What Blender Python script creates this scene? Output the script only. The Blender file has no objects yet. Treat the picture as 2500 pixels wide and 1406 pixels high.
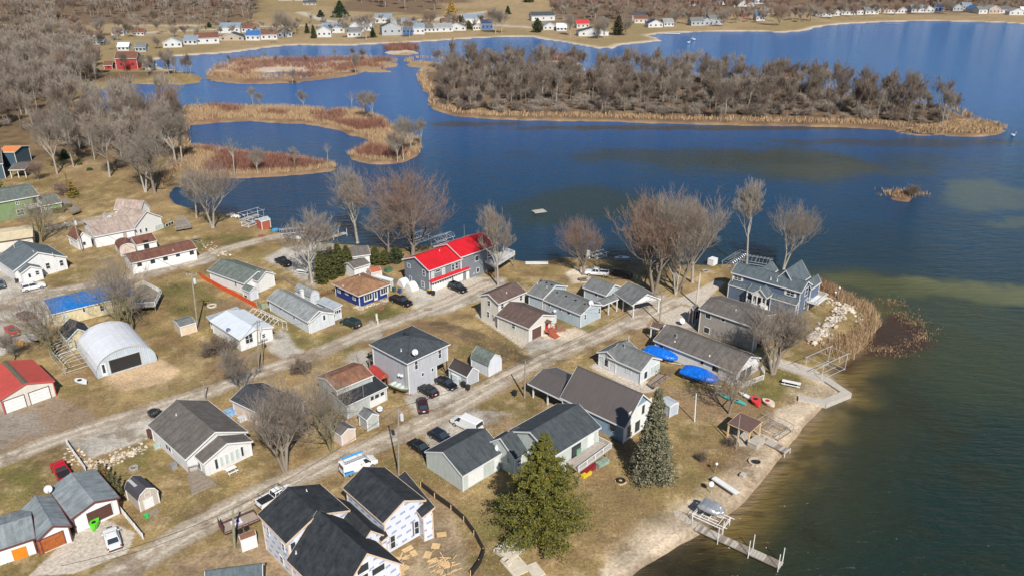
import bpy, bmesh, math, random
import numpy as np
from mathutils import Vector, Matrix
R = math.radians
S = bpy.context.scene
# ---------------------------------------------------------------- camera
FPX, PITCH, CH = 1944.0, R(23.9), 74.0
cd = bpy.data.cameras.new("camera"); cam = bpy.data.objects.new("camera", cd)
S.collection.objects.link(cam); S.camera = cam
cd.sensor_width = 36; cd.lens = 36*FPX/2500; cd.clip_start = 1; cd.clip_end = 9000
cam.location = (0, 0, CH); cam.rotation_euler = (math.pi/2-PITCH, 0, 0)
# ---------------------------------------------------------------- light
SUN_EL, SUN_AZ = R(41), R(-73)          # towards the sun, measured from +x
w = bpy.data.worlds.new("World"); S.world = w; w.use_nodes = True
nt = w.node_tree; bg = nt.nodes["Background"]
sky = nt.nodes.new("ShaderNodeTexSky"); sky.sky_type = 'NISHITA'; sky.sun_disc = False
sky.sun_elevation = SUN_EL; sky.sun_rotation = math.pi/2 - SUN_AZ
sky.air_density = 1.0; sky.dust_density = 0.05; sky.ozone_density = 1.0
nt.links.new(sky.outputs[0], bg.inputs[0]); bg.inputs[1].default_value = 0.075
sl = bpy.data.lights.new("sun", 'SUN'); so = bpy.data.objects.new("sun", sl); S.collection.objects.link(so)
sl.energy = 5.0; sl.angle = R(0.5); sl.color = (1.0, 0.95, 0.87)
sd = Vector((math.cos(SUN_EL)*math.cos(SUN_AZ), math.cos(SUN_EL)*math.sin(SUN_AZ), math.sin(SUN_EL)))
so.rotation_euler = (-sd).to_track_quat('-Z', 'Y').to_euler()
so.location = (60, -60, 150)
S.view_settings.view_transform = 'Standard'; S.view_settings.look = 'None'
S.view_settings.exposure = 0.3; S.view_settings.gamma = 1.0
S.cycles.max_bounces = 4; S.cycles.diffuse_bounces = 2; S.cycles.glossy_bounces = 2
S.cycles.transparent_max_bounces = 4
# ---------------------------------------------------------------- surveying: a sighting in the photo -> a place on a level plane
cp, sp = math.cos(PITCH), math.sin(PITCH)
def ray(x, y):
    u = (x-1250)/FPX; v = (y-703)/FPX
    return Vector((u, cp-v*sp, -(sp+v*cp)))
def G(x, y, z=0.0):
    d = ray(x, y); t = (z-CH)/d.z
    return Vector((d.x*t, d.y*t, z))
def proj(p):
    dx, dy, dz = p[0], p[1], p[2]-CH
    de = dy*cp - dz*sp; up = dy*sp + dz*cp
    return (1250+FPX*dx/de, 703-FPX*up/de)
def tile(ox, oy, s):
    return lambda x, y: (ox+x/s, oy+y/s)
I = tile(0, 0, 1)
T1=tile(0,930,2.953);T2=tile(600,930,2.953);T3=tile(1180,930,2.953);T4=tile(1700,930,2.953)
U1=tile(0,560,3.125);U2=tile(600,540,3.056);U3=tile(1160,540,3.056);U4=tile(1640,540,3.056)
V1=tile(0,300,3.516);V2=tile(0,0,3.906);V3=tile(600,0,3.906);V4=tile(1200,0,3.906);V5=tile(1800,0,3.571)
V6=tile(600,300,3.514);V7=tile(1300,380,3.125)
W1=tile(0,860,8.787);W2=tile(0,1100,4.595);W3=tile(0,580,10.045);W4=tile(1750,620,5.86);W5=tile(340,980,5.406)
W6=tile(640,1160,5.435);W7=tile(960,540,7.031);X1=tile(820,1080,14.06);X2=tile(940,1000,7.031)
X3=tile(480,1240,5.952);X4=tile(940,1260,5.0);X5=tile(1380,1000,5.857);X6=tile(0,640,5.86);X7=tile(500,440,6.25)
Y1=tile(1260,860,5.8575);Y2=tile(1160,660,7.031);Y3=tile(1400,640,7.031);Y4=tile(1440,780,5.407)
Y5=tile(640,640,7.029);Y6=tile(860,780,5.858);Y7=tile(480,600,2.926);Y8=tile(720,870,3.4125)
Z1=tile(0,320,3.4125);Z2=tile(140,460,3.4125);Z3=tile(1620,780,2.925);Z4=tile(1700,960,3.411)
Z5=tile(1660,1140,3.078);Z6=tile(720,560,4.55);Z7=tile(540,900,3.722)
# ---------------------------------------------------------------- materials
MATS = {}
def mat(name, col, rough=0.8, var=0.12, scale=1.5, pat=None, metal=0.0, bump=0.0, attr=None, spec=0.5, pd=0.75):
    if name in MATS: return MATS[name]
    m = bpy.data.materials.new(name); m.use_nodes = True; n = m.node_tree; L = n.links.new
    b = n.nodes["Principled BSDF"]; b.inputs["Roughness"].default_value = rough; b.inputs["Metallic"].default_value = metal
    b.inputs["Specular IOR Level"].default_value = spec
    tc = n.nodes.new("ShaderNodeTexCoord")
    c = tuple(col)+(1,)
    cur = n.nodes.new("ShaderNodeRGB"); cur.outputs[0].default_value = c; out = cur.outputs[0]
    if attr:
        a = n.nodes.new("ShaderNodeAttribute"); a.attribute_name = attr; out = a.outputs[0]
    if pat:
        br = n.nodes.new("ShaderNodeTexBrick"); mp = n.nodes.new("ShaderNodeMapping")
        L(tc.outputs["UV"], mp.inputs[0]); L(mp.outputs[0], br.inputs[0])
        P = {'lap': (6, .2, .018, 0), 'batten': (8, .3, .03, 90), 'rib': (40, .32, .045, 90), 'shingle': (.35, .2, .012, 0),
             'plank': (3.5, .15, .02, 0), 'plankv': (3.5, .15, .02, 90), 'roll': (12, .9, .03, 0), 'deckx': (60, .3, .05, 90), 'panel': (1.2, .55, .03, 0), 'block': (.4, .2, .015, 0)}[pat]
        br.inputs["Brick Width"].default_value = P[0]; br.inputs["Row Height"].default_value = P[1]
        br.inputs["Mortar Size"].default_value = P[2]; mp.inputs["Rotation"].default_value[2] = R(P[3])
        br.inputs["Scale"].default_value = 1.0; br.inputs["Mortar Smooth"].default_value = .3
        k = 0.86 if pat in ('shingle', 'plank', 'plankv') else .97
        br.inputs["Color1"].default_value = c; br.inputs["Color2"].default_value = tuple(v*k for v in col)+(1,)
        br.inputs["Mortar"].default_value = tuple(v*pd for v in col)+(1,)
        out = br.outputs[0]
    if var:
        no = n.nodes.new("ShaderNodeTexNoise"); no.inputs["Scale"].default_value = scale
        no.inputs["Detail"].default_value = 6; no.inputs["Roughness"].default_value = .65
        L(tc.outputs["Object"], no.inputs[0])
        mr = n.nodes.new("ShaderNodeMapRange"); mr.inputs[1].default_value = .3; mr.inputs[2].default_value = .7
        mr.inputs[3].default_value = 1-var; mr.inputs[4].default_value = 1+var
        L(no.outputs[0], mr.inputs[0])
        mx = n.nodes.new("ShaderNodeMix"); mx.data_type = 'RGBA'; mx.blend_type = 'MULTIPLY'; mx.inputs[0].default_value = 1
        L(out, mx.inputs[6]); L(mr.outputs[0], mx.inputs[7]); out = mx.outputs[2]
        if pat:
            m2=n.nodes.new("ShaderNodeMapping"); m2.inputs["Scale"].default_value=(1.6,.22,1); L(tc.outputs["UV"],m2.inputs[0])
            n2_=n.nodes.new("ShaderNodeTexNoise"); n2_.inputs["Scale"].default_value=1.3; n2_.inputs["Detail"].default_value=4; L(m2.outputs[0],n2_.inputs[0])
            r2=n.nodes.new("ShaderNodeMapRange"); r2.inputs[1].default_value=.35; r2.inputs[2].default_value=.65; RFP=pat in ('shingle','plankv','roll'); r2.inputs[3].default_value=.82 if RFP else .91; r2.inputs[4].default_value=1.14 if RFP else 1.04; L(n2_.outputs[0],r2.inputs[0])
            x2=n.nodes.new("ShaderNodeMix"); x2.data_type='RGBA'; x2.blend_type='MULTIPLY'; x2.inputs[0].default_value=1; L(out,x2.inputs[6]); L(r2.outputs[0],x2.inputs[7]); out=x2.outputs[2]
        if bump:
            bp = n.nodes.new("ShaderNodeBump"); bp.inputs["Strength"].default_value = bump; bp.inputs["Distance"].default_value = .15
            L(no.outputs[0], bp.inputs["Height"]); L(bp.outputs[0], b.inputs["Normal"])
    L(out, b.inputs["Base Color"])
    MATS[name] = m; return m
def roofmat(name, col, pat='shingle', var=.2): return mat(name, col, .9, var, .9, pat, spec=.2)
GLASS = mat('window_glass', (.03,.04,.05), .08, 0); 
CURT = mat('curtained_glass', (.42,.5,.47), .25, .15, 3)
WHITE = mat('white_trim', (.62,.62,.62), .6, .04)
WVIN = mat('white_vinyl', (.66,.66,.66), .6, .05, 1, 'lap', pd=.85)
WPLAIN = mat('white_paint', (.66,.66,.65), .6, .07)
DARK = mat('dark_paint', (.02,.02,.022), .5, .1)
BLACK = mat('black_rubber', (.012,.012,.013), .7, 0)
CONC = mat('concrete', (.42,.38,.33), .9, .15, 2)
WOOD = mat('weathered_wood', (.27,.22,.17), .85, .2, 2, 'plank')
PINE = mat('new_lumber', (.62,.43,.23), .75, .15, 2)
REDW = mat('red_stained_wood', (.35,.09,.05), .7, .15, 2)
GALV = mat('galvanised_metal', (.45,.46,.47), .4, .12, 3, metal=.6)
ALU = mat('aluminium', (.62,.63,.65), .35, .08, 3, metal=.5)
DISH = mat('dish_grey', (.5,.52,.54), .5, .1)
RUST = mat('rusty_steel', (.16,.07,.04), .85, .3, 4)
# ---------------------------------------------------------------- mesh builder
class MB:
    def __init__(s): s.v=[]; s.f=[]; s.m=[]
    def face(s, pts, m=0):
        b=len(s.v); s.v += [tuple(p) for p in pts]; s.f.append(tuple(range(b,b+len(pts)))); s.m.append(m)
    def hexa(s, p, m=0):   # 8 points: bottom 4, top 4
        b=len(s.v); s.v += [tuple(q) for q in p]
        for q in ((3,2,1,0),(4,5,6,7),(0,1,5,4),(1,2,6,5),(2,3,7,6),(3,0,4,7)): s.f.append(tuple(b+i for i in q)); s.m.append(m)
    def box(s, c, d, rz=0, m=0):   # centre, full size
        ca, sa = math.cos(rz), math.sin(rz); P=[]
        for z in (-.5,.5):
            for x,y in ((-.5,-.5),(.5,-.5),(.5,.5),(-.5,.5)):
                X=x*d[0]; Y=y*d[1]; P.append((c[0]+X*ca-Y*sa, c[1]+X*sa+Y*ca, c[2]+z*d[2]))
        s.hexa(P, m)
    def prism(s, poly, off, m=0):    # polygon (3-D pts) extruded by vector off
        n=len(poly); b=len(s.v); off=Vector(off)
        s.v += [tuple(p) for p in poly] + [tuple(Vector(p)+off) for p in poly]
        s.f.append(tuple(b+i for i in range(n))[::-1]); s.f.append(tuple(b+n+i for i in range(n))); s.m += [m,m]
        for i in range(n): j=(i+1)%n; s.f.append((b+i,b+j,b+n+j,b+n+i)); s.m.append(m)
    def tube(s, pts, r, n=6, m=0, cap=True):
        rs = r if hasattr(r,'__len__') else [r]*len(pts); pts=[Vector(p) for p in pts]; b=len(s.v); k=len(pts)
        for i,p in enumerate(pts):
            t=(pts[min(i+1,k-1)]-pts[max(i-1,0)]); t=t.normalized() if t.length>1e-9 else Vector((0,0,1))
            a=t.cross(Vector((0,0,1))) if abs(t.z)<.95 else t.cross(Vector((1,0,0))); a.normalize(); c=t.cross(a)
            for j in range(n):
                an=2*math.pi*j/n; s.v.append(tuple(p+(a*math.cos(an)+c*math.sin(an))*rs[i]))
        for i in range(k-1):
            for j in range(n):
                q=(j+1)%n; s.f.append((b+i*n+j,b+i*n+q,b+(i+1)*n+q,b+(i+1)*n+j)); s.m.append(m)
        if cap: s.f.append(tuple(b+j for j in range(n))[::-1]); s.f.append(tuple(b+(k-1)*n+j for j in range(n))); s.m += [m,m]
    def bar(s, a, b, r=.05, n=4, m=0): s.tube([a,b], r, n, m)
    def loft(s, secs, m=0, close=True, cap=True):    # equal-length rings
        b=len(s.v); n=len(secs[0])
        for q in secs: s.v += [tuple(p) for p in q]
        for i in range(len(secs)-1):
            for j in range(n if close else n-1):
                q=(j+1)%n; s.f.append((b+i*n+j,b+i*n+q,b+(i+1)*n+q,b+(i+1)*n+j)); s.m.append(m)
        if cap: s.f.append(tuple(b+j for j in range(n))[::-1]); s.f.append(tuple(b+(len(secs)-1)*n+j for j in range(n))); s.m += [m,m]
    def disc(s, c, nrm, r, depth=.15, n=14, m=0):    # shallow bowl
        nrm=Vector(nrm).normalized(); a=nrm.cross(Vector((0,0,1))); a=a.normalized() if a.length>.01 else Vector((1,0,0)); q=nrm.cross(a); c=Vector(c)
        rings=[]
        for rr,dd in ((.02,-depth),(.55,-depth*.7),(1,0),(1.0,-.03),(.55,-depth*.7-.03),(.02,-depth-.03)):
            rings.append([c+(a*math.cos(2*math.pi*j/n)+q*math.sin(2*math.pi*j/n))*r*rr+nrm*dd for j in range(n)])
        s.loft(rings, m)
    def ball(s, c, r, n=8, m=0):
        c=Vector(c); r = r if hasattr(r,'__len__') else (r,r,r); k=max(4,n//2+1); rings=[]
        for i in range(k):
            ph=math.pi*(i+.02)/(k-1+.04); rings.append([(c.x+r[0]*math.sin(ph)*math.cos(2*math.pi*j/n), c.y+r[1]*math.sin(ph)*math.sin(2*math.pi*j/n), c.z-r[2]*math.cos(ph)) for j in range(n)])
        s.loft(rings, m)
    def build(s, name, mats, parent=None, frame=None, smooth=False, raw=False):
        if not hasattr(mats,'__len__'): mats=[mats]
        me = bpy.data.meshes.new(name)
        v = s.v
        if frame is not None: inv=frame.inverted(); v=[tuple(inv@Vector(p)) for p in v]
        me.from_pydata(v, [], s.f)
        for m_ in mats: me.materials.append(m_)
        me.polygons.foreach_set('material_index', s.m)
        if smooth: me.polygons.foreach_set('use_smooth', [True]*len(s.f))
        if not raw:
            uv = me.uv_layers.new(name='UV').data; N=[0.0]*(len(me.loops)*2)
            for p in me.polygons:
                n=p.normal
                if abs(n.z)>.995: t=Vector((1,0,0)); q=Vector((0,1,0))
                else: t=Vector((-n.y,n.x,0)).normalized(); q=n.cross(t)
                for li in p.loop_indices:
                    co=me.vertices[me.loops[li].vertex_index].co; N[2*li]=co.dot(t); N[2*li+1]=co.dot(q)
            uv.foreach_set('uv', N)
        o = bpy.data.objects.new(name, me); S.collection.objects.link(o)
        if parent: o.parent=parent
        return o
def tag(o, label=None, cat=None, group=None, kind=None):
    if label: o['label']=label
    if cat: o['category']=cat
    if group: o['group']=group
    if kind: o['kind']=kind
    return o
def thing(name, label, cat, loc=(0,0,0), rz=0, group=None):
    o = bpy.data.objects.new(name, None); S.collection.objects.link(o); o.location=loc; o.rotation_euler=(0,0,rz)
    o.empty_display_size=.5
    return tag(o, label, cat, group)
def fr(loc, rz=0): return Matrix.Translation(Vector(loc)) @ Matrix.Rotation(rz,4,'Z')
def copy_tree(o, parent=None):
    c=o.copy(); S.collection.objects.link(c)
    if parent: c.parent=parent
    for ch in CH_.get(o.name, []) if o.name in CH_ else [x for x in o.children]: copy_tree(ch, c)
    return c
CH_={}
# ================================================================ terrain and water
def W_(l): return [G(x,y,-.45)[:2] for x,y in l]
NEAR_SHORE = [(1500,1440),(1545,1410),(1569,1390),(1630,1353),(1671,1326),(1722,1299),(1768,1268),(1812,1235),(1846,1197),(1883,1153),(1910,1120),(1937,1079),(1964,1045),(1988,1021),(2008,1000),
 (2020,985),(2066,968),(2060,950),(2040,922),(2018,893),(2046,893),(2075,880),(2098,861),(2120,835),(2143,808),(2141,780),(2114,749),(2075,736),(2033,717),(1987,700),(1945,682),(1905,668),(1860,655),(1810,643),(1733,646),(1650,645),(1553,641),(1500,633),(1440,630),
 (1373,627),(1343,635),(1281,638),(1250,632),(1215,612),(1180,603),(1130,592),(1060,598),(980,606),(900,599),(866,598),(835,596),(772,590),(735,582),(700,573),(665,558),(620,546),(583,532),(553,524),(530,522),(509,519),(469,510),(435,499),(415,482),(421,459),(466,452),(500,440),(540,436),(600,436),(640,434),(740,428),(815,419),(828,411),
 (771,402),(702,391),(640,387),(600,384),(560,377),(520,371),(480,366),(462,350),(455,328),(458,308),(500,303),(520,302),(560,299),(610,297),(650,300),(700,302),(742,304),(760,307),(799,313),(845,327),(880,338),(903,347),(900,358),(880,370),(852,383),(862,392),(900,400),(940,402),(985,398),(1022,382),(1030,368),(1020,345),(985,333),(960,318),(940,300),(900,284),(870,275),(830,277),(798,284),(790,275),(740,272),(680,269),(620,268),(560,267),(500,267),(450,271),(400,276),(320,285),(230,280),(185,255),(215,228),(260,214),
 (307,206),(340,205),(400,208),(440,208),(480,203),(496,195),(487,186),(450,176),(400,168),(380,155),(379,147),(435,138),(538,132),(600,125),(677,115),(728,111),(856,113),(907,109),(984,106),(1086,100),(1150,95),(1240,91),(1297,91),(1333,98),(1405,110),(1456,119),(1494,119),(1520,110),(1545,108),(1620,100),(1600,92),(1584,88),(1622,82),(1737,79),(1840,77),(1912,81),(1968,76),(1996,67),(2052,60),(2164,54.6),(2276,52),(2444,56),(2500,60),(2800,80)]
ML = W_(NEAR_SHORE) + [(2500,700),(3600,1200),(3600,5000),(-3600,5000),(-3600,-60),(10,-60)]
ISL = {
 'marsh_a': [(505,187),(530,168),(560,158),(600,152),(680,150),(760,152),(830,148),(880,146),(940,150),(972,156),(972,163),(930,166),(958,176),(930,178),(890,176),(870,183),(800,194),(720,203),(640,206),(580,205),(540,202),(512,197)],
 'islet_b': [(935,129),(955,123),(985,121),(1012,124),(1028,131),(1000,135),(955,135)],
 'islet_c': [(1308,152),(1330,145),(1380,148),(1422,157),(1408,163),(1360,160),(1312,157)],
 'big': [(985,160),(1002,152),(1040,150),(1120,156),(1200,166),(1300,178),(1400,180),(1500,182),(1600,187),(1700,192),(1800,198),(1900,207),(2000,217),(2100,236),(2200,248),(2300,264),(2360,284),(2390,304),(2430,312),(2456,320),(2432,331),(2380,336),(2320,333),(2260,326),(2200,322),(2150,317),(2050,312),(1900,309),(1750,306),(1600,302),(1450,297),(1300,295),(1180,292),(1110,285),(1068,272),(1042,256),(1056,246),(1040,228),(1022,205),(1020,186),(1045,172),(1030,167),(1004,165)],
 'strip': [(2186,322),(2230,327),(2300,331),(2330,333),(2290,334),(2230,331),(2190,325)],
 'tiny': [(2172,482),(2190,474),(2215,477),(2230,485),(2222,494),(2195,492),(2174,488)],
}
HOLE = [(632,180),(680,176),(735,179),(762,186),(740,190),(700,188),(662,193),(634,190)]
def seg_dist(P, poly):
    """signed distance (negative inside)"""
    P=np.asarray(P); n=len(P); D=np.full(n,1e18); inside=np.zeros(n,bool); A=np.array(poly); B=np.roll(A,-1,0)
    for a,b in zip(A,B):
        e=b-a; L=max(e@e,1e-9); t=np.clip(((P-a)@e)/L,0,1); q=P-a-np.outer(t,e); D=np.minimum(D,(q*q).sum(1))
        c=((a[1]>P[:,1])!=(b[1]>P[:,1])); 
        if abs(e[1])>1e-12: inside ^= c & (P[:,0] < e[0]*(P[:,1]-a[1])/e[1]+a[0])
    D=np.sqrt(D); return np.where(inside,-D,D)
def line_dist(P, pts):
    D=np.full(len(P),1e18); tt=np.zeros(len(P)); side=np.zeros(len(P)); A=np.array(pts)
    for a,b in zip(A[:-1],A[1:]):
        e=b-a; L=max(e@e,1e-9); t=np.clip(((P-a)@e)/L,0,1); q=P-a-np.outer(t,e); d=(q*q).sum(1); m=d<D
        D[m]=d[m]; side[m]=(np.sign(e[0]*q[:,1]-e[1]*q[:,0]))[m]
    return np.sqrt(D), side
def hashn(i,j,s):
    h=(i.astype(np.int64)*374761393+j.astype(np.int64)*668265263+s*69069)&0xffffffff; h=((h^(h>>13))*1274126177)&0xffffffff
    return ((h^(h>>16))&0xffff)/65535.0
def vnoise(P,sc,s=0):
    x=P[:,0]/sc; y=P[:,1]/sc; i=np.floor(x); j=np.floor(y); u=x-i; v=y-j; u=u*u*(3-2*u); v=v*v*(3-2*v)
    return (hashn(i,j,s)*(1-u)+hashn(i+1,j,s)*u)*(1-v)+(hashn(i,j+1,s)*(1-u)+hashn(i+1,j+1,s)*u)*v
def fbm(P,sc,o=4,s=0,r=.55):
    a=0;k=1;t=0
    for q in range(o): a=a+k*vnoise(P,sc/2**q,s+q*17); t+=k; k*=r
    return a/t
def ss(a,b,x): t=np.clip((x-a)/(b-a),0,1); return t*t*(3-2*t)
def mixc(C,col,m): return C*(1-m[:,None])+np.array(col)[None,:]*m[:,None]
ys=np.concatenate([np.arange(2050,1420,-12),np.arange(1420,60,-2.6),np.arange(60,-60,-2.0),np.arange(-62,-150,-3)])
tx=np.concatenate([np.linspace(-1.7,-.80,40)[:-1],np.linspace(-.80,.80,560),np.linspace(.80,1.7,40)[1:]])
rowY=np.array([G(1250,y)[1] for y in ys]); rowD=rowY*cp+CH*sp
XX=(rowD[:,None]*tx[None,:]); YY=np.repeat(rowY[:,None],len(tx),1)
P2=np.stack([XX.ravel(),YY.ravel()],1); NR,NC=XX.shape
Dm=seg_dist(P2,ML); Dl=Dm.copy(); DI={}
for k,l in ISL.items():
    l=W_(l); DI[k]=seg_dist(P2,l)
hole=seg_dist(P2,W_(HOLE)); DI['marsh_a']=np.maximum(DI['marsh_a'],-hole)
for k in DI: Dl=np.minimum(Dl,DI[k])
jag=(fbm(P2,6,3,5)-.5)*2.6*np.clip((P2[:,1]-150)/150,0.25,2.2); Dl=Dl+jag
far=P2[:,1]
# polygons in photo coordinates ------------------------------------------------
def poly(l,z=0): return [tuple(G(x,y,z)[:2]) for x,y in l]
ROADS=[  # centre line, half width
 ([(-500,1330),(-200,1215),(0,1122),(200,1052),(370,1000),(500,958),(640,905),(760,868),(900,808),(1000,772),(1100,735),(1170,700),(1215,686)],2.1),
 ([(150,1480),(300,1395),(500,1275),(640,1200),(760,1150),(900,1090),(1000,1050),(1100,1000),(1230,925),(1340,870),(1440,830),(1530,790),(1600,760),(1650,735)],2.3),
 ([(-100,790),(0,745),(60,725),(130,712),(300,680),(430,650),(500,625),(560,606),(640,585),(700,572)],2.2),
 ([(60,565),(130,555),(250,530),(330,508)],1.5),
]
GRAV=[ # gravel, driveways
 [(1000,940),(1060,905),(1130,940),(1190,965),(1240,930),(1100,1010),(1020,1010),(985,970)],
 [(1010,735),(985,700),(1010,690),(1090,700),(1150,672),(1210,680),(1240,700),(1170,730),(1080,765),(1010,770)],
 [(1285,835),(1340,810),(1385,815),(1440,832),(1330,868),(1280,862)],
 [(180,1045),(350,1010),(375,1030),(370,1060),(330,1080),(220,1120),(150,1090)],
 [(640,632),(700,605),(790,590),(830,600),(760,680),(770,705),(700,660)],
 [(860,812),(905,785),(930,820),(880,835)],
 [(640,830),(690,800),(720,850),(770,870),(700,880)],
 [(-80,720),(30,640),(110,700),(180,720),(80,830),(-80,900)],
 [(370,650),(450,625),(540,612),(520,640),(440,655),(340,680)],
 [(860,860),(900,850),(905,905),(880,915),(850,880)],
 [(1040,1040),(1100,1005),(1200,1000),(1240,1010),(1120,1060),(1050,1090)],
 [(1640,745),(1560,800),(1500,810),(1560,730),(1620,720)],
]
ASPH=[[(0,1000),(138,968),(225,1008),(238,1030),(100,1080),(0,1112),(-60,1100),(-60,1010)],[(1630,790),(1655,770),(1700,790),(1690,830),(1650,805)]]
CONCP=[[(1645,735),(1745,685),(1772,688),(1720,735),(1740,750),(1690,748)],[(1040,715),(1150,678),(1165,690),(1060,735)],[(1520,755),(1600,722),(1622,730),(1540,762)],
 [(70,1406),(190,1290),(240,1260),(330,1300),(310,1350),(180,1400)],[(1460,880),(1480,876),(1610,945),(1610,955),(1560,960),(1440,895)],[(1160,770),(1175,755),(1290,835),(1275,850)],[(1600,775),(1665,745),(1720,765),(1690,800),(1640,800)],
 [(1870,890),(1895,872),(1985,898),(2030,928),(2012,940),(1960,915)]]
SAND=[[(1470,1450),(1470,1390),(1560,1330),(1640,1275),(1655,1238),(1700,1220),(1745,1232),(1775,1262),(1722,1297),(1671,1324),(1630,1351),(1560,1395),(1520,1450)],
 [(1890,1000),(1960,985),(2010,985),(2012,1005),(1985,1022),(1960,1045),(1935,1050),(1890,1030)],
 [(272,905),(350,875),(395,880),(435,905),(400,935),(300,950),(258,930)],[(1380,670),(1400,655),(1430,650),(1440,690),(1400,692)],
 [(1320,815),(1405,800),(1440,815),(1400,830),(1330,826)]]
DIRT=[[(1040,1180),(1080,1250),(1130,1330),(1140,1406),(900,1420),(980,1370),(1050,1310)],[(560,1330),(640,1290),(680,1350),(800,1420),(500,1420),(400,1380)],[(490,740),(580,735),(620,760),(520,770)],
 [(690,960),(840,985),(870,1030),(700,1100),(600,1050)],[(920,1000),(1000,985),(1020,1010),(950,1030)],[(1590,940),(1760,960),(1850,1000),(1800,1040),(1650,980)],[(1200,1000),(1290,985),(1260,1050),(1180,1040)],
 [(1330,810),(1370,798),(1420,805),(1380,822)],[(1560,985),(1880,1000),(1940,1060),(1910,1120),(1850,1190),(1800,1230),(1760,1230),(1770,1150),(1820,1080),(1750,1030)]]
GREEN=[[(380,700),(480,675),(560,745),(600,790),(470,800),(400,760)],[(1700,1000),(1900,900),(1960,900),(1990,950),(1880,985)],[(300,1090),(360,1080),(400,1150),(300,1160)],[(1350,790),(1500,790),(1480,820),(1400,830)],[(640,760),(780,830),(820,800),(920,740),(1000,760),(860,860),(700,850)],
 [(1200,1010),(1280,990),(1300,1020),(1220,1040)],[(1300,1200),(1500,1180),(1520,1260),(1350,1340),(1180,1330),(1100,1250)],[(400,600),(600,560),(640,600),(480,620)],[(0,1130),(110,1120),(80,1230),(0,1220)],[(1100,850),(1250,800),(1290,870),(1180,880)]]
BANK=[[(1960,690),(2120,760),(2140,800),(2090,860),(2010,890),(1985,850),(2000,760)]]
TRACKS=[([(1015,790),(1080,790),(1170,815),(1240,850),(1290,875)],.5),([(1020,800),(1090,800),(1180,830),(1240,870),(1280,885)],.35),([(1000,800),(1100,812),(1180,845),(1230,880)],.3)]
def dpoly(L_): 
    D=np.full(len(P2),1e9); sel=np.where(far<420)[0]
    for l in L_: D[sel]=np.minimum(D[sel],seg_dist(P2[sel],poly(l)))
    return D
near=far<420
n1=fbm(P2,9,5,1); n2=fbm(P2,1.6,3,2); n3=fbm(P2,30,3,3); n4=fbm(P2,.6,2,4)
C=np.zeros((len(P2),3))
C[:]=(.275,.195,.09)                                   # winter grass, tan
C=mixc(C,(.185,.142,.058),ss(.42,.64,n1)*.75)            # olive
C=mixc(C,(.34,.25,.135),ss(.55,.75,n3)*.55)
C=mixc(C,(.42,.315,.185),ss(.56,.72,n2)*.5)
C=mixc(C,(.20,.115,.06),ss(.58,.74,fbm(P2,5,4,9))*.55)  # reddish leaf litter
dg=dpoly(GREEN); C=mixc(C,(.105,.105,.03),ss(2.5,-3,dg+(n2-.5)*5)*.7)
woods=ss(0,14,-(seg_dist(P2,poly([(-700,480),(0,430),(130,400),(330,440),(410,440),(455,330),(400,290),(190,280),(150,215),(260,205),(480,180),(380,150),(300,150),(150,140),(-500,140)]))))*(near|True)
C=mixc(C,(.115,.075,.048),woods*.75)
dd=dpoly(DIRT)+(n1-.5)*6; C=mixc(C,(.30,.215,.14),ss(1.2,-1.5,dd)*.75)
C=mixc(C,(.155,.105,.07),ss(1,-1.5,dd)*ss(.5,.7,n2)*.5)
CONSTR=[[(1050,1200),(1085,1230),(1135,1330),(1150,1420),(930,1430),(1000,1360),(1060,1300)]]
C=mixc(C,(.33,.255,.165),ss(1.0,-1,dpoly(CONSTR)+(n1-.5)*4)*.75)
dgv=dpoly(GRAV)+(n2-.5)*2.2+(n1-.5)*1.5; C=mixc(C,(.43,.40,.355),ss(.9,-.6,dgv)*.85)
das=dpoly(ASPH)+(n2-.5)*.8; C=mixc(C,(.26,.225,.19),ss(.5,-.3,das)*.95)
dr=np.full(len(P2),1e9)
for pts,hw in ROADS:
    L=poly(pts); sel=np.where(near)[0]; d,sd_=line_dist(P2[sel],L); d2=np.full(len(P2),1e9); d2[sel]=d
    m=d2-hw+(n2-.5)*1.3; dr=np.minimum(dr,m)
    base=mixc(C,(.38,.32,.25),ss(.5,-.3,m)*.93)
    tr=np.exp(-((d2-.85)/.3)**2)*(.5+.6*n1); base=mixc(base,(.60,.53,.44),np.clip(tr,0,1)*.75*ss(.5,-.3,m))
    pud=ss(.60,.70,fbm(P2,3.5,3,21))*ss(.2,-.6,m); base=mixc(base,(.235,.185,.14),pud*.6)
    edge=np.exp(-((d2-hw)/.5)**2); base=mixc(base,(.20,.145,.09),edge*.45*n2*1.5)
    C=base
dc=dpoly(CONCP); C=mixc(C,(.47,.41,.34),ss(.12,-.12,dc))
ds=dpoly(SAND)+(n2-.5)*1.2; C=mixc(C,(.53,.44,.335),ss(.7,-.5,ds)*.9)
C=mixc(C,(.44,.30,.17),ss(.7,-.5,dpoly([SAND[2]])+(n1-.5)*5)*.8)
for pts,hw in TRACKS:
    d,_=line_dist(P2[near],poly(pts)); q=np.zeros(len(P2)); q[near]=ss(hw+.9,hw-.2,d+(n2[near]-.5)*1.2); C=mixc(C,(.075,.055,.04),q*.75)
bs_=ss(-7,-3,Dm+(n1-.5)*5)*(far<128)*(XX.ravel()>12); C=mixc(C,(.45,.36,.26),bs_*.75*(dc>0))
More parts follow.
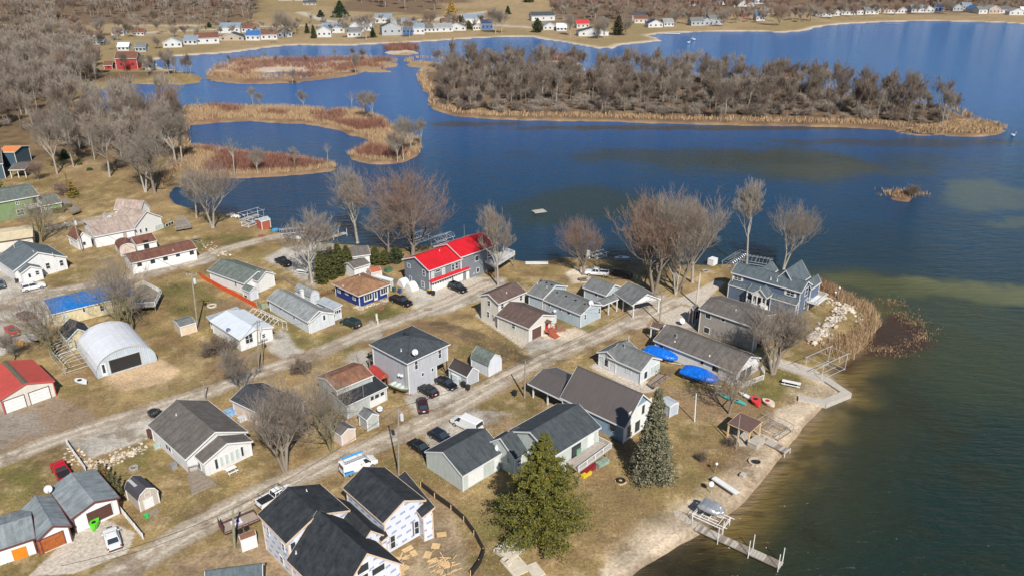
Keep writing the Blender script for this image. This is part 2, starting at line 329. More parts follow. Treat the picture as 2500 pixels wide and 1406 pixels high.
# wet edge along the water, marsh
C=mixc(C,(.19,.135,.09),ss(-1.6,-.4,Dl)*.6*(far<250))
isl=np.full(len(P2),1e9)
for k in DI: isl=np.minimum(isl,DI[k])
MARSHP=poly([(440,440),(470,400),(430,290),(470,262),(1050,262),(1050,410),(700,440)])
marsh=np.clip(ss(2,-2,isl)+ss(2,-2,seg_dist(P2,MARSHP)),0,1)
C=mixc(C,(.25,.165,.10),marsh*.9); C=mixc(C,(.19,.10,.065),marsh*ss(.5,.65,fbm(P2,12,3,31))*.7)
db=ss(1,-6,DI['big']); C=mixc(C,(.15,.10,.065),db*.85)
C=mixc(C,(.36,.30,.235),ss(3.5,-1,Dm-0+0)*0)
# far shore: fields and beach
fb=(far>480); 
field=fbm(P2,90,3,41); C[fb]=mixc(C[fb],(.335,.245,.145),np.full(fb.sum(),.65)); C=mixc(C,(.23,.175,.08),fb*ss(.5,.6,field)*.6)
C=mixc(C,(.50,.42,.33),fb*ss(-9,-2,Dm)*.8*(DI['big']>40))
for pts in ([(600,66),(720,64),(900,57),(1100,45)],[(330,82),(600,68)],[(1040,48),(1100,52),(1200,62),(1340,70)],[(1080,44),(1210,27)],[(480,64),(300,62)],[(735,32),(790,50),(850,60)]):
    d,_=line_dist(P2[fb],poly(pts)); q=np.zeros(len(P2)); q[fb]=ss(7,3,d); C=mixc(C,(.47,.42,.36),q*.85)
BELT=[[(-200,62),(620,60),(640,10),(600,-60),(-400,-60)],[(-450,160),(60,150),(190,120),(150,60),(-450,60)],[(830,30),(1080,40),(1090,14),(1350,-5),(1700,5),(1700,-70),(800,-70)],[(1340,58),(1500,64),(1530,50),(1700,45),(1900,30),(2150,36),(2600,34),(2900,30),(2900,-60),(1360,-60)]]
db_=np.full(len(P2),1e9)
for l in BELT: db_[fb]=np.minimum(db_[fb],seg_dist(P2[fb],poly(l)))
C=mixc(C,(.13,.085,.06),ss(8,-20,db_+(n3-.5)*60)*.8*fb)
pat=fbm(P2,4,4,91); C*=(1+ (pat-.5)*(.85*(dr>0)*(dc>0)*(das>0)+.25)*near)[:,None]
C=mixc(C,(.25,.16,.085),ss(.56,.68,fbm(P2,13,4,93))*.55*near*(dr>0)*(dgv>0)*(dc>0)*(ds>0))
C=mixc(C,(.155,.105,.06),ss(.62,.72,fbm(P2,3,4,95))*.5*near*(dc>0)*(ds>0))
C*= (0.88+0.24*n4)[:,None]
zl=-1.15*ss(-1.8,1.6,Dl)-.35*np.clip(Dl,0,6)
zl=zl+(n1-.5)*.12*ss(-2,-5,Dl)
# low rise behind the far shore
hill=ss(-60,-900,Dm+0*far)*(far>700)*24; zl=zl+hill*ss(720,1500,far)
H0=zl.copy()
def grid_obj(name, keep, z, col, m, kind):
    fk=keep
    ids=np.arange(NR*NC).reshape(NR,NC)
    F=np.stack([ids[:-1,:-1][fk],ids[:-1,1:][fk],ids[1:,1:][fk],ids[1:,:-1][fk]],1)
    used,invx=np.unique(F.ravel(),return_inverse=True); F=invx.reshape(-1,4)
    V=np.stack([P2[used,0],P2[used,1],z[used]],1).astype(np.float32)
    me=bpy.data.meshes.new(name); me.vertices.add(len(V)); me.vertices.foreach_set('co',V.ravel())
    me.loops.add(F.size); me.loops.foreach_set('vertex_index',F.ravel().astype(np.int32))
    me.polygons.add(len(F)); me.polygons.foreach_set('loop_start',np.arange(0,F.size,4,dtype=np.int32)); me.polygons.foreach_set('loop_total',np.full(len(F),4,dtype=np.int32))
    me.update(); me.polygons.foreach_set('use_smooth',[True]*len(F))
    ca=me.color_attributes.new('Col','FLOAT_COLOR','POINT'); ca.data.foreach_set('color',np.concatenate([col[used],np.ones((len(used),1))],1).astype(np.float32).ravel())
    me.materials.append(m); o=bpy.data.objects.new(name,me); S.collection.objects.link(o); o['kind']='structure'; return o
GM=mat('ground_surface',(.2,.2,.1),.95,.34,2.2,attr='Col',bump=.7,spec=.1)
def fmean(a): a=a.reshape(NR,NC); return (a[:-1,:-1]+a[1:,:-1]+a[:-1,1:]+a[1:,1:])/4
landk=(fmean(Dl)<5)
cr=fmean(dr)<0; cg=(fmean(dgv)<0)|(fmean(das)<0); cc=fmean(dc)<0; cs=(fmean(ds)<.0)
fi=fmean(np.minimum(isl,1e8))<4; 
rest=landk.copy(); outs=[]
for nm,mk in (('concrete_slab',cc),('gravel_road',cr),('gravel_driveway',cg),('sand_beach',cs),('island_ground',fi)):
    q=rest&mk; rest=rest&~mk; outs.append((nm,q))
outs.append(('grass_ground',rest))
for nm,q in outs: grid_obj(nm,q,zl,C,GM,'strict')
# ---- water
wn=fbm(P2,40,3,61); wn2=fbm(P2,8,3,63)
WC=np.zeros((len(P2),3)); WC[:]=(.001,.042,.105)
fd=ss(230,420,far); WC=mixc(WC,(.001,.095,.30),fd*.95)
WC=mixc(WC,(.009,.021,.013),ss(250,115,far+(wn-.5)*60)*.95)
sh=np.clip(Dm,0,200)
NF_=ss(185,150,far); shal=ss(23,2,sh+(wn-.5)*22)*NF_
WC=mixc(WC,(.046,.040,.011),shal*.65); WC=mixc(WC,(.17,.115,.035),ss(8,.5,sh+(wn2-.5)*5)*NF_*.8)
WC=mixc(WC,(.23,.165,.095),ss(2.2,0,sh)*NF_*.7)
weed=ss(.50,.66,fbm(P2,7,4,71))*ss(30,6,np.abs(sh-12)); WC=mixc(WC,(.018,.020,.008),weed*NF_*.6)
WC=mixc(WC,(.012,.012,.008),ss(7,0,seg_dist(P2,poly([(1590,1406),(1620,1375),(1700,1350),(1700,1390),(1650,1430),(1590,1430)]))+(wn2-.5)*5)*.8)
def patch(cx,cy,rx,ry,col,a,rot=0,s=0):
    global WC
    c=G(cx,cy); dx=P2[:,0]-c.x; dy=P2[:,1]-c.y; X=dx*math.cos(rot)+dy*math.sin(rot); Y=-dx*math.sin(rot)+dy*math.cos(rot)
    r=np.sqrt((X/rx)**2+(Y/ry)**2)+(fbm(P2,max(ry,4),4,81+s)-.5)*1.3; WC=mixc(WC,col,ss(1.15,.45,r)*a)
patch(1400,500,26,24,(.018,.034,.022),.7); patch(1930,400,62,26,(.030,.042,.022),.75,s=1); patch(2020,410,34,12,(.05,.055,.035),.5,s=2); patch(1700,380,60,14,(.024,.034,.018),.6,s=8)
patch(2180,690,24,6,(.16,.155,.06),.8,-.15,3); patch(2330,700,24,7,(.135,.14,.055),.75,-.2,4); patch(2420,470,20,12,(.075,.10,.085),.65,.9,5); patch(2490,540,10,5,(.07,.09,.07),.6,.3,6)
patch(2300,800,30,30,(.035,.045,.018),.6,0,7); patch(2120,700,14,16,(.05,.055,.02),.6,0,9); patch(1700,310,110,5,(.035,.034,.014),.8,0,10); patch(1150,300,30,6,(.03,.03,.015),.7,0,11); patch(2200,345,60,8,(.03,.034,.02),.6,0,12)
WC=mixc(WC,(.040,.020,.015),ss(2,-1,seg_dist(P2,poly([(2060,895),(2110,850),(2150,800),(2190,770),(2250,800),(2262,835),(2200,865),(2120,870)]))+(wn2-.5)*4)*.9)
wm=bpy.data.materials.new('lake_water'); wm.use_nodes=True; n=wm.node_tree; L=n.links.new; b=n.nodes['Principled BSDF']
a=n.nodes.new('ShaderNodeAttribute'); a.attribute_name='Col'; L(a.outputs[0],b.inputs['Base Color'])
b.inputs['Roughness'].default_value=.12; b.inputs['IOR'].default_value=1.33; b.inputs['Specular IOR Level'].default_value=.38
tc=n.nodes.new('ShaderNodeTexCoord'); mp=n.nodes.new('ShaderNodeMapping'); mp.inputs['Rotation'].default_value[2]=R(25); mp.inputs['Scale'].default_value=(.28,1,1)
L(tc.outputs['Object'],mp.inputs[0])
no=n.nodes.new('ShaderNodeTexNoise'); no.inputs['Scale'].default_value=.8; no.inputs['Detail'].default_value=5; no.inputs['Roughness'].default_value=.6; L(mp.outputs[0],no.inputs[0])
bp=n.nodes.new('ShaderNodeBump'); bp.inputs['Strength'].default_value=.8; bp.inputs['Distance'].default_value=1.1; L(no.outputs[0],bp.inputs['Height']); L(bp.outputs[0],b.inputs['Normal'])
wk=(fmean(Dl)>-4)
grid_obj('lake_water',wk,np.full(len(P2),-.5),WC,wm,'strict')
def ground_z(x,y):
    return 0.0
# ================================================================ houses
def vz(xy, py):
    """height of the point above xy that is sighted at photo row py"""
    lo,hi=-2,25
    for _ in range(40):
        m=(lo+hi)/2
        if proj((xy[0],xy[1],m))[1]>py: lo=m
        else: hi=m
    return (lo+hi)/2
class House:
    def __init__(s, name, label, cat, c, group=None):
        s.name,s.label,s.cat,s.group=name,label,cat,group; s.root=None; s.c=c; s.base0=None
    def block(s, A, B, C=None, he=2.7, rise=None, peak=None, pend='B', r=0, W=None, D=None, hip=False, over=.35, wall=None, roof=None, trim=None,
              open_=False, gamb=False, walls=True, z0=0., th=.16, shed=False, flip=False, hb=None, arch=False, rpart='roof', wpart='wall', soff=True):
        A=G(*A,he); B=G(*B,he); u=(B-A); Lg=u.length; u=u/Lg; v=Vector((-u.y,u.x,0))
        if C is not None: q=G(*C,he)-B
        elif D is not None: q=G(*D,he)-A
        else: q=v*W
        if C is None and D is None: v = v if (flip is False) else -v
        if q.dot(v)<0: v=-v
        Wd=abs(q.dot(v))
        if s.root is None:
            cen=A+u*Lg/2+v*Wd/2; ang=math.atan2(u.y,u.x)
            s.root=thing(s.name,s.label,s.cat,(cen.x,cen.y,z0),ang,s.group); s.fr=fr((cen.x,cen.y,z0),ang)
        P=lambda a,b,z: Vector((A.x,A.y,0))+u*a+v*b+Vector((0,0,z))
        s.P,s.u,s.v,s.L,s.W,s.he,s.over,s.z0=P,u,v,Lg,Wd,he,over,z0
        if rise is None:
            if peak is not None:
                if r==0: m=P(0 if pend=='A' else Lg, Wd/2, 0)
                else: m=P(Lg/2, 0 if pend=='A' else Wd, 0)
                rise=max(.3,vz((m.x,m.y),peak[1])-he)
            else: rise=.2*Wd
        rise=min(rise,5.5)
        s.rise=rise; s.r=r; o=over
        wall=wall or s.c[0]; roof=roof or s.c[1]; trim=trim or (s.c[2] if len(s.c)>2 else WHITE)
        # walls
        if walls and not open_:
            mb=MB(); a0,a1,b0,b1=o,Lg-o,o,Wd-o; zt=he-.05+ (0 if not shed else 0)
            if r==0: so=lambda b: min(b,Wd-b)*2/Wd
            if gamb or arch or hip or shed:
                mb.prism([P(a0,b0,z0),P(a1,b0,z0),P(a1,b1,z0),P(a0,b1,z0)],(0,0,zt-z0))
            slope=rise/(Wd/2 if r==0 else Lg/2)
            if not (gamb or arch or hip or shed):
                if r==0:
                    zt2=he+slope*o-.06; pk=he+rise-.08
                    sec=[(b0,z0),(b1,z0),(b1,zt2),(Wd/2,pk),(b0,zt2)]
                    mb.prism([P(a0,b,z) for b,z in sec], u*(a1-a0))
                else:
                    zt2=he+slope*o-.06; pk=he+rise-.08
                    sec=[(a0,z0),(a1,z0),(a1,zt2),(Lg/2,pk),(a0,zt2)]
                    mb.prism([P(a,b0,z) for a,z in sec], v*(b1-b0))
            elif shed:
                mb.prism([P(a0,b0,zt),P(a0,b1,zt),P(a0,b1,zt+rise*.9)], u*(a1-a0))
            s.wall=mb.build(wpart,wall,s.root,s.fr)
        # roof
        mb=MB(); tr=MB(); rc=MB(); t=Vector((0,0,th))
        if hip:
            if Lg>=Wd: e0,e1=P(Wd/2,Wd/2,he+rise),P(Lg-Wd/2,Wd/2,he+rise)
            else: e0,e1=P(Lg/2,Lg/2,he+rise),P(Lg/2,Wd-Lg/2,he+rise)
            c=[P(0,0,he),P(Lg,0,he),P(Lg,Wd,he),P(0,Wd,he)]
            if Lg>=Wd: fs=[[c[0],c[1],e1,e0],[c[1],c[2],e1],[c[2],c[3],e0,e1],[c[3],c[0],e0]]
            else: fs=[[c[0],c[1],e0],[c[1],c[2],e1,e0],[c[2],c[3],e1],[c[3],c[0],e0,e1]]
            for f_ in fs: mb.face([p+t*.5 for p in f_])
            mb.face([p-t*.2 for p in c][::-1])
            for p,q in zip(c,c[1:]+c[:1]):
                d=(q-p).normalized(); n_=Vector((d.y,-d.x,0)); 
                if n_.dot((p+q)/2-P(Lg/2,Wd/2,he))<0: n_=-n_
                tr.prism([p-t*.9,q-t*.9,q+t*.5,p+t*.5], n_*.05)
            for p in c: rc.bar(p+t*.6,(e0 if (p-e0).length<(p-e1).length else e1)+t*.6,.07,4)
            rc.bar(e0+t*.6,e1+t*.6,.08,4)
        elif gamb or arch:
            if arch: pr=[(math.cos(math.pi*(1-i/14))*.5+.5, math.sin(math.pi*i/14)**.8) for i in range(15)]
            else: pr=[(0,0),(.14,.56),(.5,1),(.86,.56),(1,0)]
            if r==0: f_=lambda k,e: P(e,Wd*k[0],he+rise*k[1]); e0,e1=0,Lg
            else: f_=lambda k,e: P(Lg*k[0],e,he+rise*k[1]); e0,e1=0,Wd
            for k0,k1 in zip(pr,pr[1:]):
                mb.hexa([f_(k0,e0),f_(k0,e1),f_(k1,e1),f_(k1,e0),f_(k0,e0)+t*.5,f_(k0,e1)+t*.5,f_(k1,e1)+t*.5,f_(k1,e0)+t*.5])
                for e,dd in ((e0,-.05),(e1,.05)):
                    d=(u if r==0 else v)*dd; tr.prism([f_(k0,e)-t*.6,f_(k1,e)-t*.6,f_(k1,e)+t*.55,f_(k0,e)+t*.55], d)
            en=MB(); ax=(u if r==0 else v)
            for e,dd in ((e0+o*.6,.08),(e1-o*.6,-.08)): en.prism([f_(k,e)-Vector((0,0,.04)) for k in pr], ax*dd)
            en.build('gable_wall',wall,s.root,s.fr)
        elif shed:
            a=[P(0,0,he),P(Lg,0,he),P(Lg,Wd,he+rise),P(0,Wd,he+rise)]
            mb.hexa([p for p in a]+[p+t for p in a])
            for p,q in zip(a,a[1:]+a[:1]):
                d=(q-p).normalized(); n_=Vector((d.y,-d.x,0)).normalized()
                if n_.dot((p+q)/2-P(Lg/2,Wd/2,he))<0: n_=-n_
                tr.prism([p-t*.3,q-t*.3,q+t*1.02,p+t*1.02], n_*.05)
        else:
            if r==0: q0,q1,q2=lambda e:P(e,0,he),lambda e:P(e,Wd/2,he+rise),lambda e:P(e,Wd,he); E0,E1=0,Lg; ax=u; sd_=v
            else: q0,q1,q2=lambda e:P(0,e,he),lambda e:P(Lg/2,e,he+rise),lambda e:P(Lg,e,he); E0,E1=0,Wd; ax=v; sd_=u
            mb.hexa([q0(E0),q0(E1),q1(E1),q1(E0),q0(E0)+t,q0(E1)+t,q1(E1)+t,q1(E0)+t])
            mb.hexa([q2(E1),q2(E0),q1(E0),q1(E1),q2(E1)+t,q2(E0)+t,q1(E0)+t,q1(E1)+t])
            for e,dd in ((E0,-.05),(E1,.05)):
                for a_,b_ in ((q0,q1),(q2,q1)): tr.prism([a_(e)-t*.7,b_(e)-t*.7,b_(e)+t*1.04,a_(e)+t*1.04], ax*dd)
            for q_,sg in ((q0,-1),(q2,1)): tr.prism([q_(E0)-t*.5,q_(E1)-t*.5,q_(E1)+t*.9,q_(E0)+t*.9], sd_*sg*.08)
            rc.prism([q1(E0)+t+Vector((0,0,.035))-sd_*.15-Vector((0,0,.05)),q1(E0)+t+Vector((0,0,.05)),q1(E0)+t+Vector((0,0,.035))+sd_*.15-Vector((0,0,.05))], ax*(E1-E0))
        s.roof=mb.build(rpart,roof,s.root,s.fr); tr.build('fascia',trim,s.roof,s.fr)
        if rc.v: rc.build('ridge_cap',roof,s.roof,s.fr)
        # corner boards and gutter
        if walls and not open_ and s.c[0]!=trim:
            for a_,b_ in ((o,o),(Lg-o,o),(Lg-o,Wd-o)): s.box('corner_board',P(a_,b_,(z0+he)/2),(.16,.16,he-z0-.06),trim)
        if open_:
            n=0
            for a_,b_ in open_: 
                pb=MB(); pb.box(P(a_*Lg if a_<=1 else a_, b_*Wd, he/2-.05),(.22,.22,he-.1),math.atan2(u.y,u.x)); pb.build('post',trim,s.root,s.fr)
            bb=MB(); bb.prism([P(o,o,he-.25),P(Lg-o,o,he-.25),P(Lg-o,o,he-.02),P(o,o,he-.02)],v*.1); bb.prism([P(o,Wd-o,he-.25),P(Lg-o,Wd-o,he-.25),P(Lg-o,Wd-o,he-.02),P(o,Wd-o,he-.02)],-v*.1)
            bb.build('beam',trim,s.root,s.fr)
            if not hip and not shed:
                gb=MB(); oo=.12
                if r==0: 
                    for a_ in (o,Lg-o-.08): gb.prism([P(a_,oo,he+.02),P(a_,Wd-oo,he+.02),P(a_,Wd/2,he+rise-.06)],u*.08)
                else:
                    for b_ in (o,Wd-o-.08): gb.prism([P(oo,b_,he+.02),P(Lg-oo,b_,he+.02),P(Lg/2,b_,he+rise-.06)],v*.08)
                gb.build('gable_panel',trim,s.root,s.fr)
        return s
    def _pl(s, face):
        o=s.over
        if face==0: return s.P(o,o,0), s.u, -s.v
        if face==1: return s.P(s.L-o,o,0), s.v, s.u
        if face==2: return s.P(o,s.W-o,0), s.u, s.v
        return s.P(o,o,0), s.v, -s.u
    def hit(s, face, p):
        o,t,n=s._pl(face); d=ray(*p); c=Vector((0,0,CH)); k=(o-c).dot(n)/d.dot(n); q=c+d*k; return (q-o).dot(t), q.z
    def rect(s, face, a, b, mn=.35):
        x0,z0=s.hit(face,a); x1,z1=s.hit(face,b); 
        if x1<x0: x0,x1=x1,x0
        if z1<z0: z0,z1=z1,z0
        if x1-x0<mn: m=(x0+x1)/2; x0,x1=m-mn/2,m+mn/2
        if z1-z0<mn: m=(z0+z1)/2; z0,z1=m-mn/2,m+mn/2
        return x0,max(z0,s.z0+.02),x1,max(z1,s.z0+.4)
    def slab(s, mb, face, x0,z0,x1,z1, d0,d1, m=0):
        o,t,n=s._pl(face); p=[o+t*x0+Vector((0,0,z0)),o+t*x1+Vector((0,0,z0)),o+t*x1+Vector((0,0,z1)),o+t*x0+Vector((0,0,z1))]
        mb.prism([q+n*d0 for q in p], n*(d1-d0), m)
    def win(s, face, a, b, n=1, trim=None, glass=None, shut=None, bar=True, fw=.1, label=None):
        x0,z0,x1,z1=s.rect(face,a,b); trim=trim or WHITE; glass=glass or GLASS
        f_=MB(); w=fw
        s.slab(f_,face,x0-w,z0-w*1.3,x1+w,z0,0,.07); s.slab(f_,face,x0-w,z1,x1+w,z1+w,0,.07)
        s.slab(f_,face,x0-w,z0,x0,z1,0,.07); s.slab(f_,face,x1,z0,x1+w,z1,0,.07)
        for i in range(1,n): q=x0+(x1-x0)*i/n; s.slab(f_,face,q-.05,z0,q+.05,z1,0,.06)
        if bar: s.slab(f_,face,x0,(z0+z1)/2-.035,x1,(z0+z1)/2+.035,0,.055)
        fo=f_.build('window',trim,s.root,s.fr)
        g=MB(); s.slab(g,face,x0,z0,x1,z1,0.002,.035); g.build('pane',glass,fo,s.fr)
        if shut:
            for xa in (x0-w-.4,x1+w+.02): q=MB(); s.slab(q,face,xa,z0-.05,xa+.38,z1+.05,0,.05); q.build('shutter',shut,fo,s.fr)
        if label: fo['label']=label
        return fo
    def door(s, face, a, b, m=None, glass=False, name='door'):
        x0,z0,x1,z1=s.rect(face,a,b,.7); m=m or WPLAIN
        f_=MB(); w=.09; s.slab(f_,face,x0-w,z0,x0,z1+w,0,.07); s.slab(f_,face,x1,z0,x1+w,z1+w,0,.07); s.slab(f_,face,x0,z1,x1,z1+w,0,.07)
        s.slab(f_,face,x0,z0,x1,z1,0.001,.04)
        for zz in (.12,.55): s.slab(f_,face,x0+.15,z0+(z1-z0)*zz,x1-.15,z0+(z1-z0)*(zz+.33),0,.06)
        d=f_.build(name,m,s.root,s.fr)
        h=MB(); s.slab(h,face,x1-.14,z0+(z1-z0)*.47,x1-.08,z0+(z1-z0)*.52,.04,.11); h.build('handle',GALV,d,s.fr)
        if glass: g=MB(); s.slab(g,face,x0+.12,z0+.25*(z1-z0),x1-.12,z1-.12,.03,.065); g.build('pane',GLASS,d,s.fr)
        return d
    def gdoor(s, face, a, b, m=None, rows=4, cols=4, trim=None, wins=False):
        x0,z0,x1,z1=s.rect(face,a,b,2.0); m=m or WPLAIN
        f_=MB()
        for i in range(rows):
            h=(z1-z0)/rows; s.slab(f_,face,x0,z0+h*i+.015,x1,z0+h*(i+1)-.015,.001,.05)
            for j in range(cols): ww=(x1-x0)/cols; s.slab(f_,face,x0+ww*j+.12,z0+h*i+.1,x0+ww*(j+1)-.12,z0+h*(i+1)-.1,.05,.062)
        d=f_.build('garage_door',m,s.root,s.fr)
        t=MB(); w=.12
        s.slab(t,face,x0-w,z0,x0,z1+w,0,.08); s.slab(t,face,x1,z0,x1+w,z1+w,0,.08); s.slab(t,face,x0,z1,x1,z1+w,0,.08); t.build('door_frame',trim or WHITE,d,s.fr)
        if wins:
            g=MB(); h=(z1-z0)/rows
            for j in range(cols): ww=(x1-x0)/cols; s.slab(g,face,x0+ww*j+.15,z1-h+.1,x0+ww*(j+1)-.15,z1-.12,.05,.07)
            g.build('pane',GLASS,d,s.fr)
        return d
    def box(s, name, c, d, m, rz=None, parent=None):
        mb=MB(); mb.box(c,d,math.atan2(s.u.y,s.u.x) if rz is None else rz); return mb.build(name,m,parent or s.root,s.fr)
    def tube(s, name, pts, r, m, n=6, parent=None):
        mb=MB(); mb.tube(pts,r,n); return mb.build(name,m,parent or s.root,s.fr)
    def onroof(s, p):
        """point on the last block's roof sighted at photo point p"""
        c=Vector((0,0,CH)); d=ray(*p); best=None; t=(s.he-CH)/d.z
        for zz in np.linspace(s.he,s.he+s.rise,40):
            q=c+d*((zz-CH)/d.z); rel=q-s.P(0,0,0); a,b=rel.dot(s.u),rel.dot(s.v)
            k=min(b,s.W-b)/(s.W/2) if s.r==0 else min(a,s.L-a)/(s.L/2)
            e=abs(s.he+s.rise*max(0,min(1,k))-zz)
            if best is None or e<best[0]: best=(e,q)
        return best[1]
    def vent(s, *ps, m=None, h=.5, r=.07, name='vent_pipe'):
        for p in ps:
            q=s.onroof(p); mb=MB(); mb.tube([q-Vector((0,0,.1)),q+Vector((0,0,h))],r,8); mb.tube([q+Vector((0,0,.0)),q+Vector((0,0,.18))],r*1.9,8); mb.build(name,m or WHITE,s.root,s.fr)
    def boxvent(s, *ps):
        for p in ps:
            q=s.onroof(p); mb=MB(); mb.box(q+Vector((0,0,.2)),(.4,.4,.16),math.atan2(s.u.y,s.u.x)); mb.build('roof_vent',DARK,s.root,s.fr)
    def chim(s, p, h=1.3, w=.6, m=None):
        q=s.onroof(p); ch=s.box('chimney',q+Vector((0,0,h/2-.2)),(w,w,h+.4),m or WPLAIN); s.box('chimney_cap',q+Vector((0,0,h+.04)),(w+.16,w+.16,.09),WHITE,parent=ch)
    def dish(s, p, r=.55, q=None, m=None, aim=(.35,-.8,.55), h=.6):
        q=q or s.onroof(p); mb=MB(); c=q+Vector((0,0,h)); mb.disc(c+Vector(aim).normalized()*.1,aim,r); d=mb.build('satellite_dish',m or DISH,s.root,s.fr)
        mb=MB(); mb.tube([q-Vector((0,0,.1)),c],.045,6); mb.tube([c-Vector(aim)*.1*r,c+Vector(aim)*r*1.1-Vector((0,0,r*.8))],.02,4); mb.box(c+Vector(aim)*r*1.1-Vector((0,0,r*.8)),(.12,.12,.12)); mb.build('dish_mount',GALV,d,s.fr)
    def rail(s, pts, h=1.0, m=None, z=0, solid=False, name='railing', sp=.25, posts=True):
        mb=MB(); m=m or WPLAIN
        for a,b in zip(pts,pts[1:]):
            a=Vector((a[0],a[1],z)); b=Vector((b[0],b[1],z)); d=b-a; L=max(d.length,.05); dn=d/L; rz=math.atan2(dn.y,dn.x); c=(a+b)/2
            mb.box(c+Vector((0,0,h)),(L,.09,.07),rz); mb.box(c+Vector((0,0,.12)),(L,.05,.05),rz)
            k=max(1,int(L/1.6))
            if posts:
                for i in range(k+1): mb.box(a+d*i/k+Vector((0,0,h/2)),(.11,.11,h+.08),rz)
            for i in range(int(L/sp)): mb.box(a+dn*(i+.5)*sp+Vector((0,0,h/2)),(.04,.04,h-.15),rz)
        return mb.build(name,m,s.root,s.fr)
    def deck(s, corners, z, m=None, rail=None, posts=True, railm=None, rh=1.0, sp=.25, th=.2, sides=(0,1,2)):
        """corners: photo sightings of the deck-level corners in order, or world points"""
        P=[G(*c,z) if len(c)==2 else Vector(c) for c in corners]
        mb=MB(); mb.prism([p-Vector((0,0,th)) for p in P],(0,0,th)); d=mb.build('deck',m or WOOD,s.root,s.fr)
        if posts and z>.5:
            for p in P: 
                c=sum(P,Vector())/len(P); q=p+(c-p)*.06; s.box('deck_post',Vector((q.x,q.y,(z-th)/2)),(.16,.16,z-th),WOOD)
        if rail is not None:
            for i in rail: s.rail([P[i],P[(i+1)%len(P)]],rh,railm or WPLAIN,z,sp=sp)
        return d,P
    def steps(s, a, b, dirv, z, n=None, depth=.3, m=None):
        """a,b: ends of the top edge (world), going down along dirv"""
        n=n or max(1,round(z/.18)); dirv=Vector(dirv).normalized(); mb=MB()
        for i in range(n):
            zz=z-(i+1)*z/(n+1); p=Vector((a.x,a.y,0))+dirv*depth*i; q=Vector((b.x,b.y,0))+dirv*depth*i
            mb.prism([p,q,q+dirv*depth,p+dirv*depth],(0,0,max(zz,.05)))
        return mb.build('steps',m or WOOD,s.root,s.fr)
RS=lambda n,c,var=.22: roofmat(n,c,'shingle',var)
SH_BLACK=RS('charcoal_black_shingles',(.035,.04,.046),.45); SH_DK=RS('dark_slate_shingles',(.062,.072,.08)); SH_GREY=RS('grey_shingles',(.16,.165,.165)); SH_LG=RS('weathered_light_grey_shingles',(.25,.265,.265),.3)
SH_BR=RS('brown_shingles',(.125,.085,.075)); SH_TAUPE=RS('taupe_shingles',(.135,.12,.11)); SH_TAN=RS('pinkish_tan_shingles',(.37,.29,.25)); SH_CAR=RS('caramel_brown_shingles',(.27,.15,.085),.3)
SH_REDB=RS('reddish_brown_shingles',(.165,.075,.055)); SH_GREYG=RS('grey_green_shingles',(.14,.16,.145),.3); SH_BLUEG=RS('blue_grey_shingles',(.095,.12,.135)); SH_RUST=RS('rusty_brown_shingles',(.22,.11,.07),.35)
M_RED=mat('bright_red_metal_roof',(.54,.014,.02),.38,.14,.5,'rib',pd=.78); M_FRED=mat('faded_red_metal_roof',(.45,.07,.05),.5,.12,.7,'rib',pd=.9); M_WH=mat('white_metal_roof',(.62,.66,.70),.4,.05,.7,'rib',pd=.92)
M_BRZ=mat('bronze_metal_roof',(.105,.09,.085),.5,.06,.4,'rib',pd=.93); M_BLUE=mat('blue_metal_roof',(.015,.15,.45),.5,.22,1.2,'rib',pd=.9); M_GAL=mat('galvanised_roof',(.36,.39,.42),.5,.25,.8,'rib',pd=.8)
M_OLD=mat('old_grey_metal_shingle_roof',(.23,.26,.27),.6,.28,.7,'plankv',pd=.7); M_BLK=mat('black_membrane_roof',(.022,.025,.03),.7,.2,1,'roll'); M_MOSS=mat('mossy_debris',(.10,.09,.06),.95,.5,4)
M_CREAM=mat('cream_metal_roof',(.62,.52,.34),.6,.1,.8,'rib',pd=.93); M_TAUPE2=SH_TAUPE
CREAM=mat('cream_vertical_siding',(.60,.57,.50),.7,.06,1,'batten',pd=.85); YEL=mat('pale_yellow_siding',(.60,.52,.33),.7,.08,1,'lap',pd=.88)
GRNW=mat('pale_green_siding',(.46,.50,.47),.7,.05,1,'lap',pd=.88); BLUV=mat('pale_blue_vertical_siding',(.40,.47,.52),.7,.07,1,'batten',pd=.7); LBL=mat('very_pale_blue_siding',(.56,.60,.64),.7,.05,1,'lap',pd=.88)
GREYV=mat('light_grey_lap_siding',(.42,.43,.46),.7,.05,1,'lap',pd=.86); GREYB=mat('light_grey_vertical_siding',(.40,.42,.45),.7,.05,1,'batten',pd=.8); SLATE=mat('slate_blue_grey_siding',(.17,.19,.22),.7,.06,1,'lap',pd=.85)
NAVY=mat('navy_siding',(.10,.135,.21),.7,.06,1,'lap',pd=.85); ROYAL=mat('royal_blue_siding',(.012,.035,.19),.55,.12,1.5,'lap',pd=.8); TANV=mat('tan_grey_vertical_siding',(.34,.31,.28),.8,.08,1,'batten',pd=.6)
BLUW=mat('blue_lap_siding',(.20,.30,.40),.7,.05,1,'lap',pd=.85); GREEN_W=mat('moss_green_siding',(.16,.24,.11),.75,.1,1,'lap',pd=.85); BEI=mat('beige_panel_siding',(.46,.40,.34),.7,.06,1,'batten',pd=.85)
PALEG=mat('grey_green_painted_siding',(.42,.44,.42),.75,.12,1,'batten',pd=.8); PINKW=mat('pinkish_cream_siding',(.60,.49,.42),.7,.08,1,'lap',pd=.85); CORR=mat('pale_blue_corrugated_panel',(.44,.50,.56),.45,.08,1,'rib',pd=.72)
BRND=mat('dark_brown_paint',(.085,.035,.028),.6,.15); ORW=mat('varnished_orange_wood',(.35,.10,.025),.45,.25,2,'panel',pd=.6); BRICKR=mat('red_brick_skirt',(.30,.12,.08),.9,.2,2,'block'); MAROON=mat('maroon_trim',(.12,.04,.045),.6,.1)

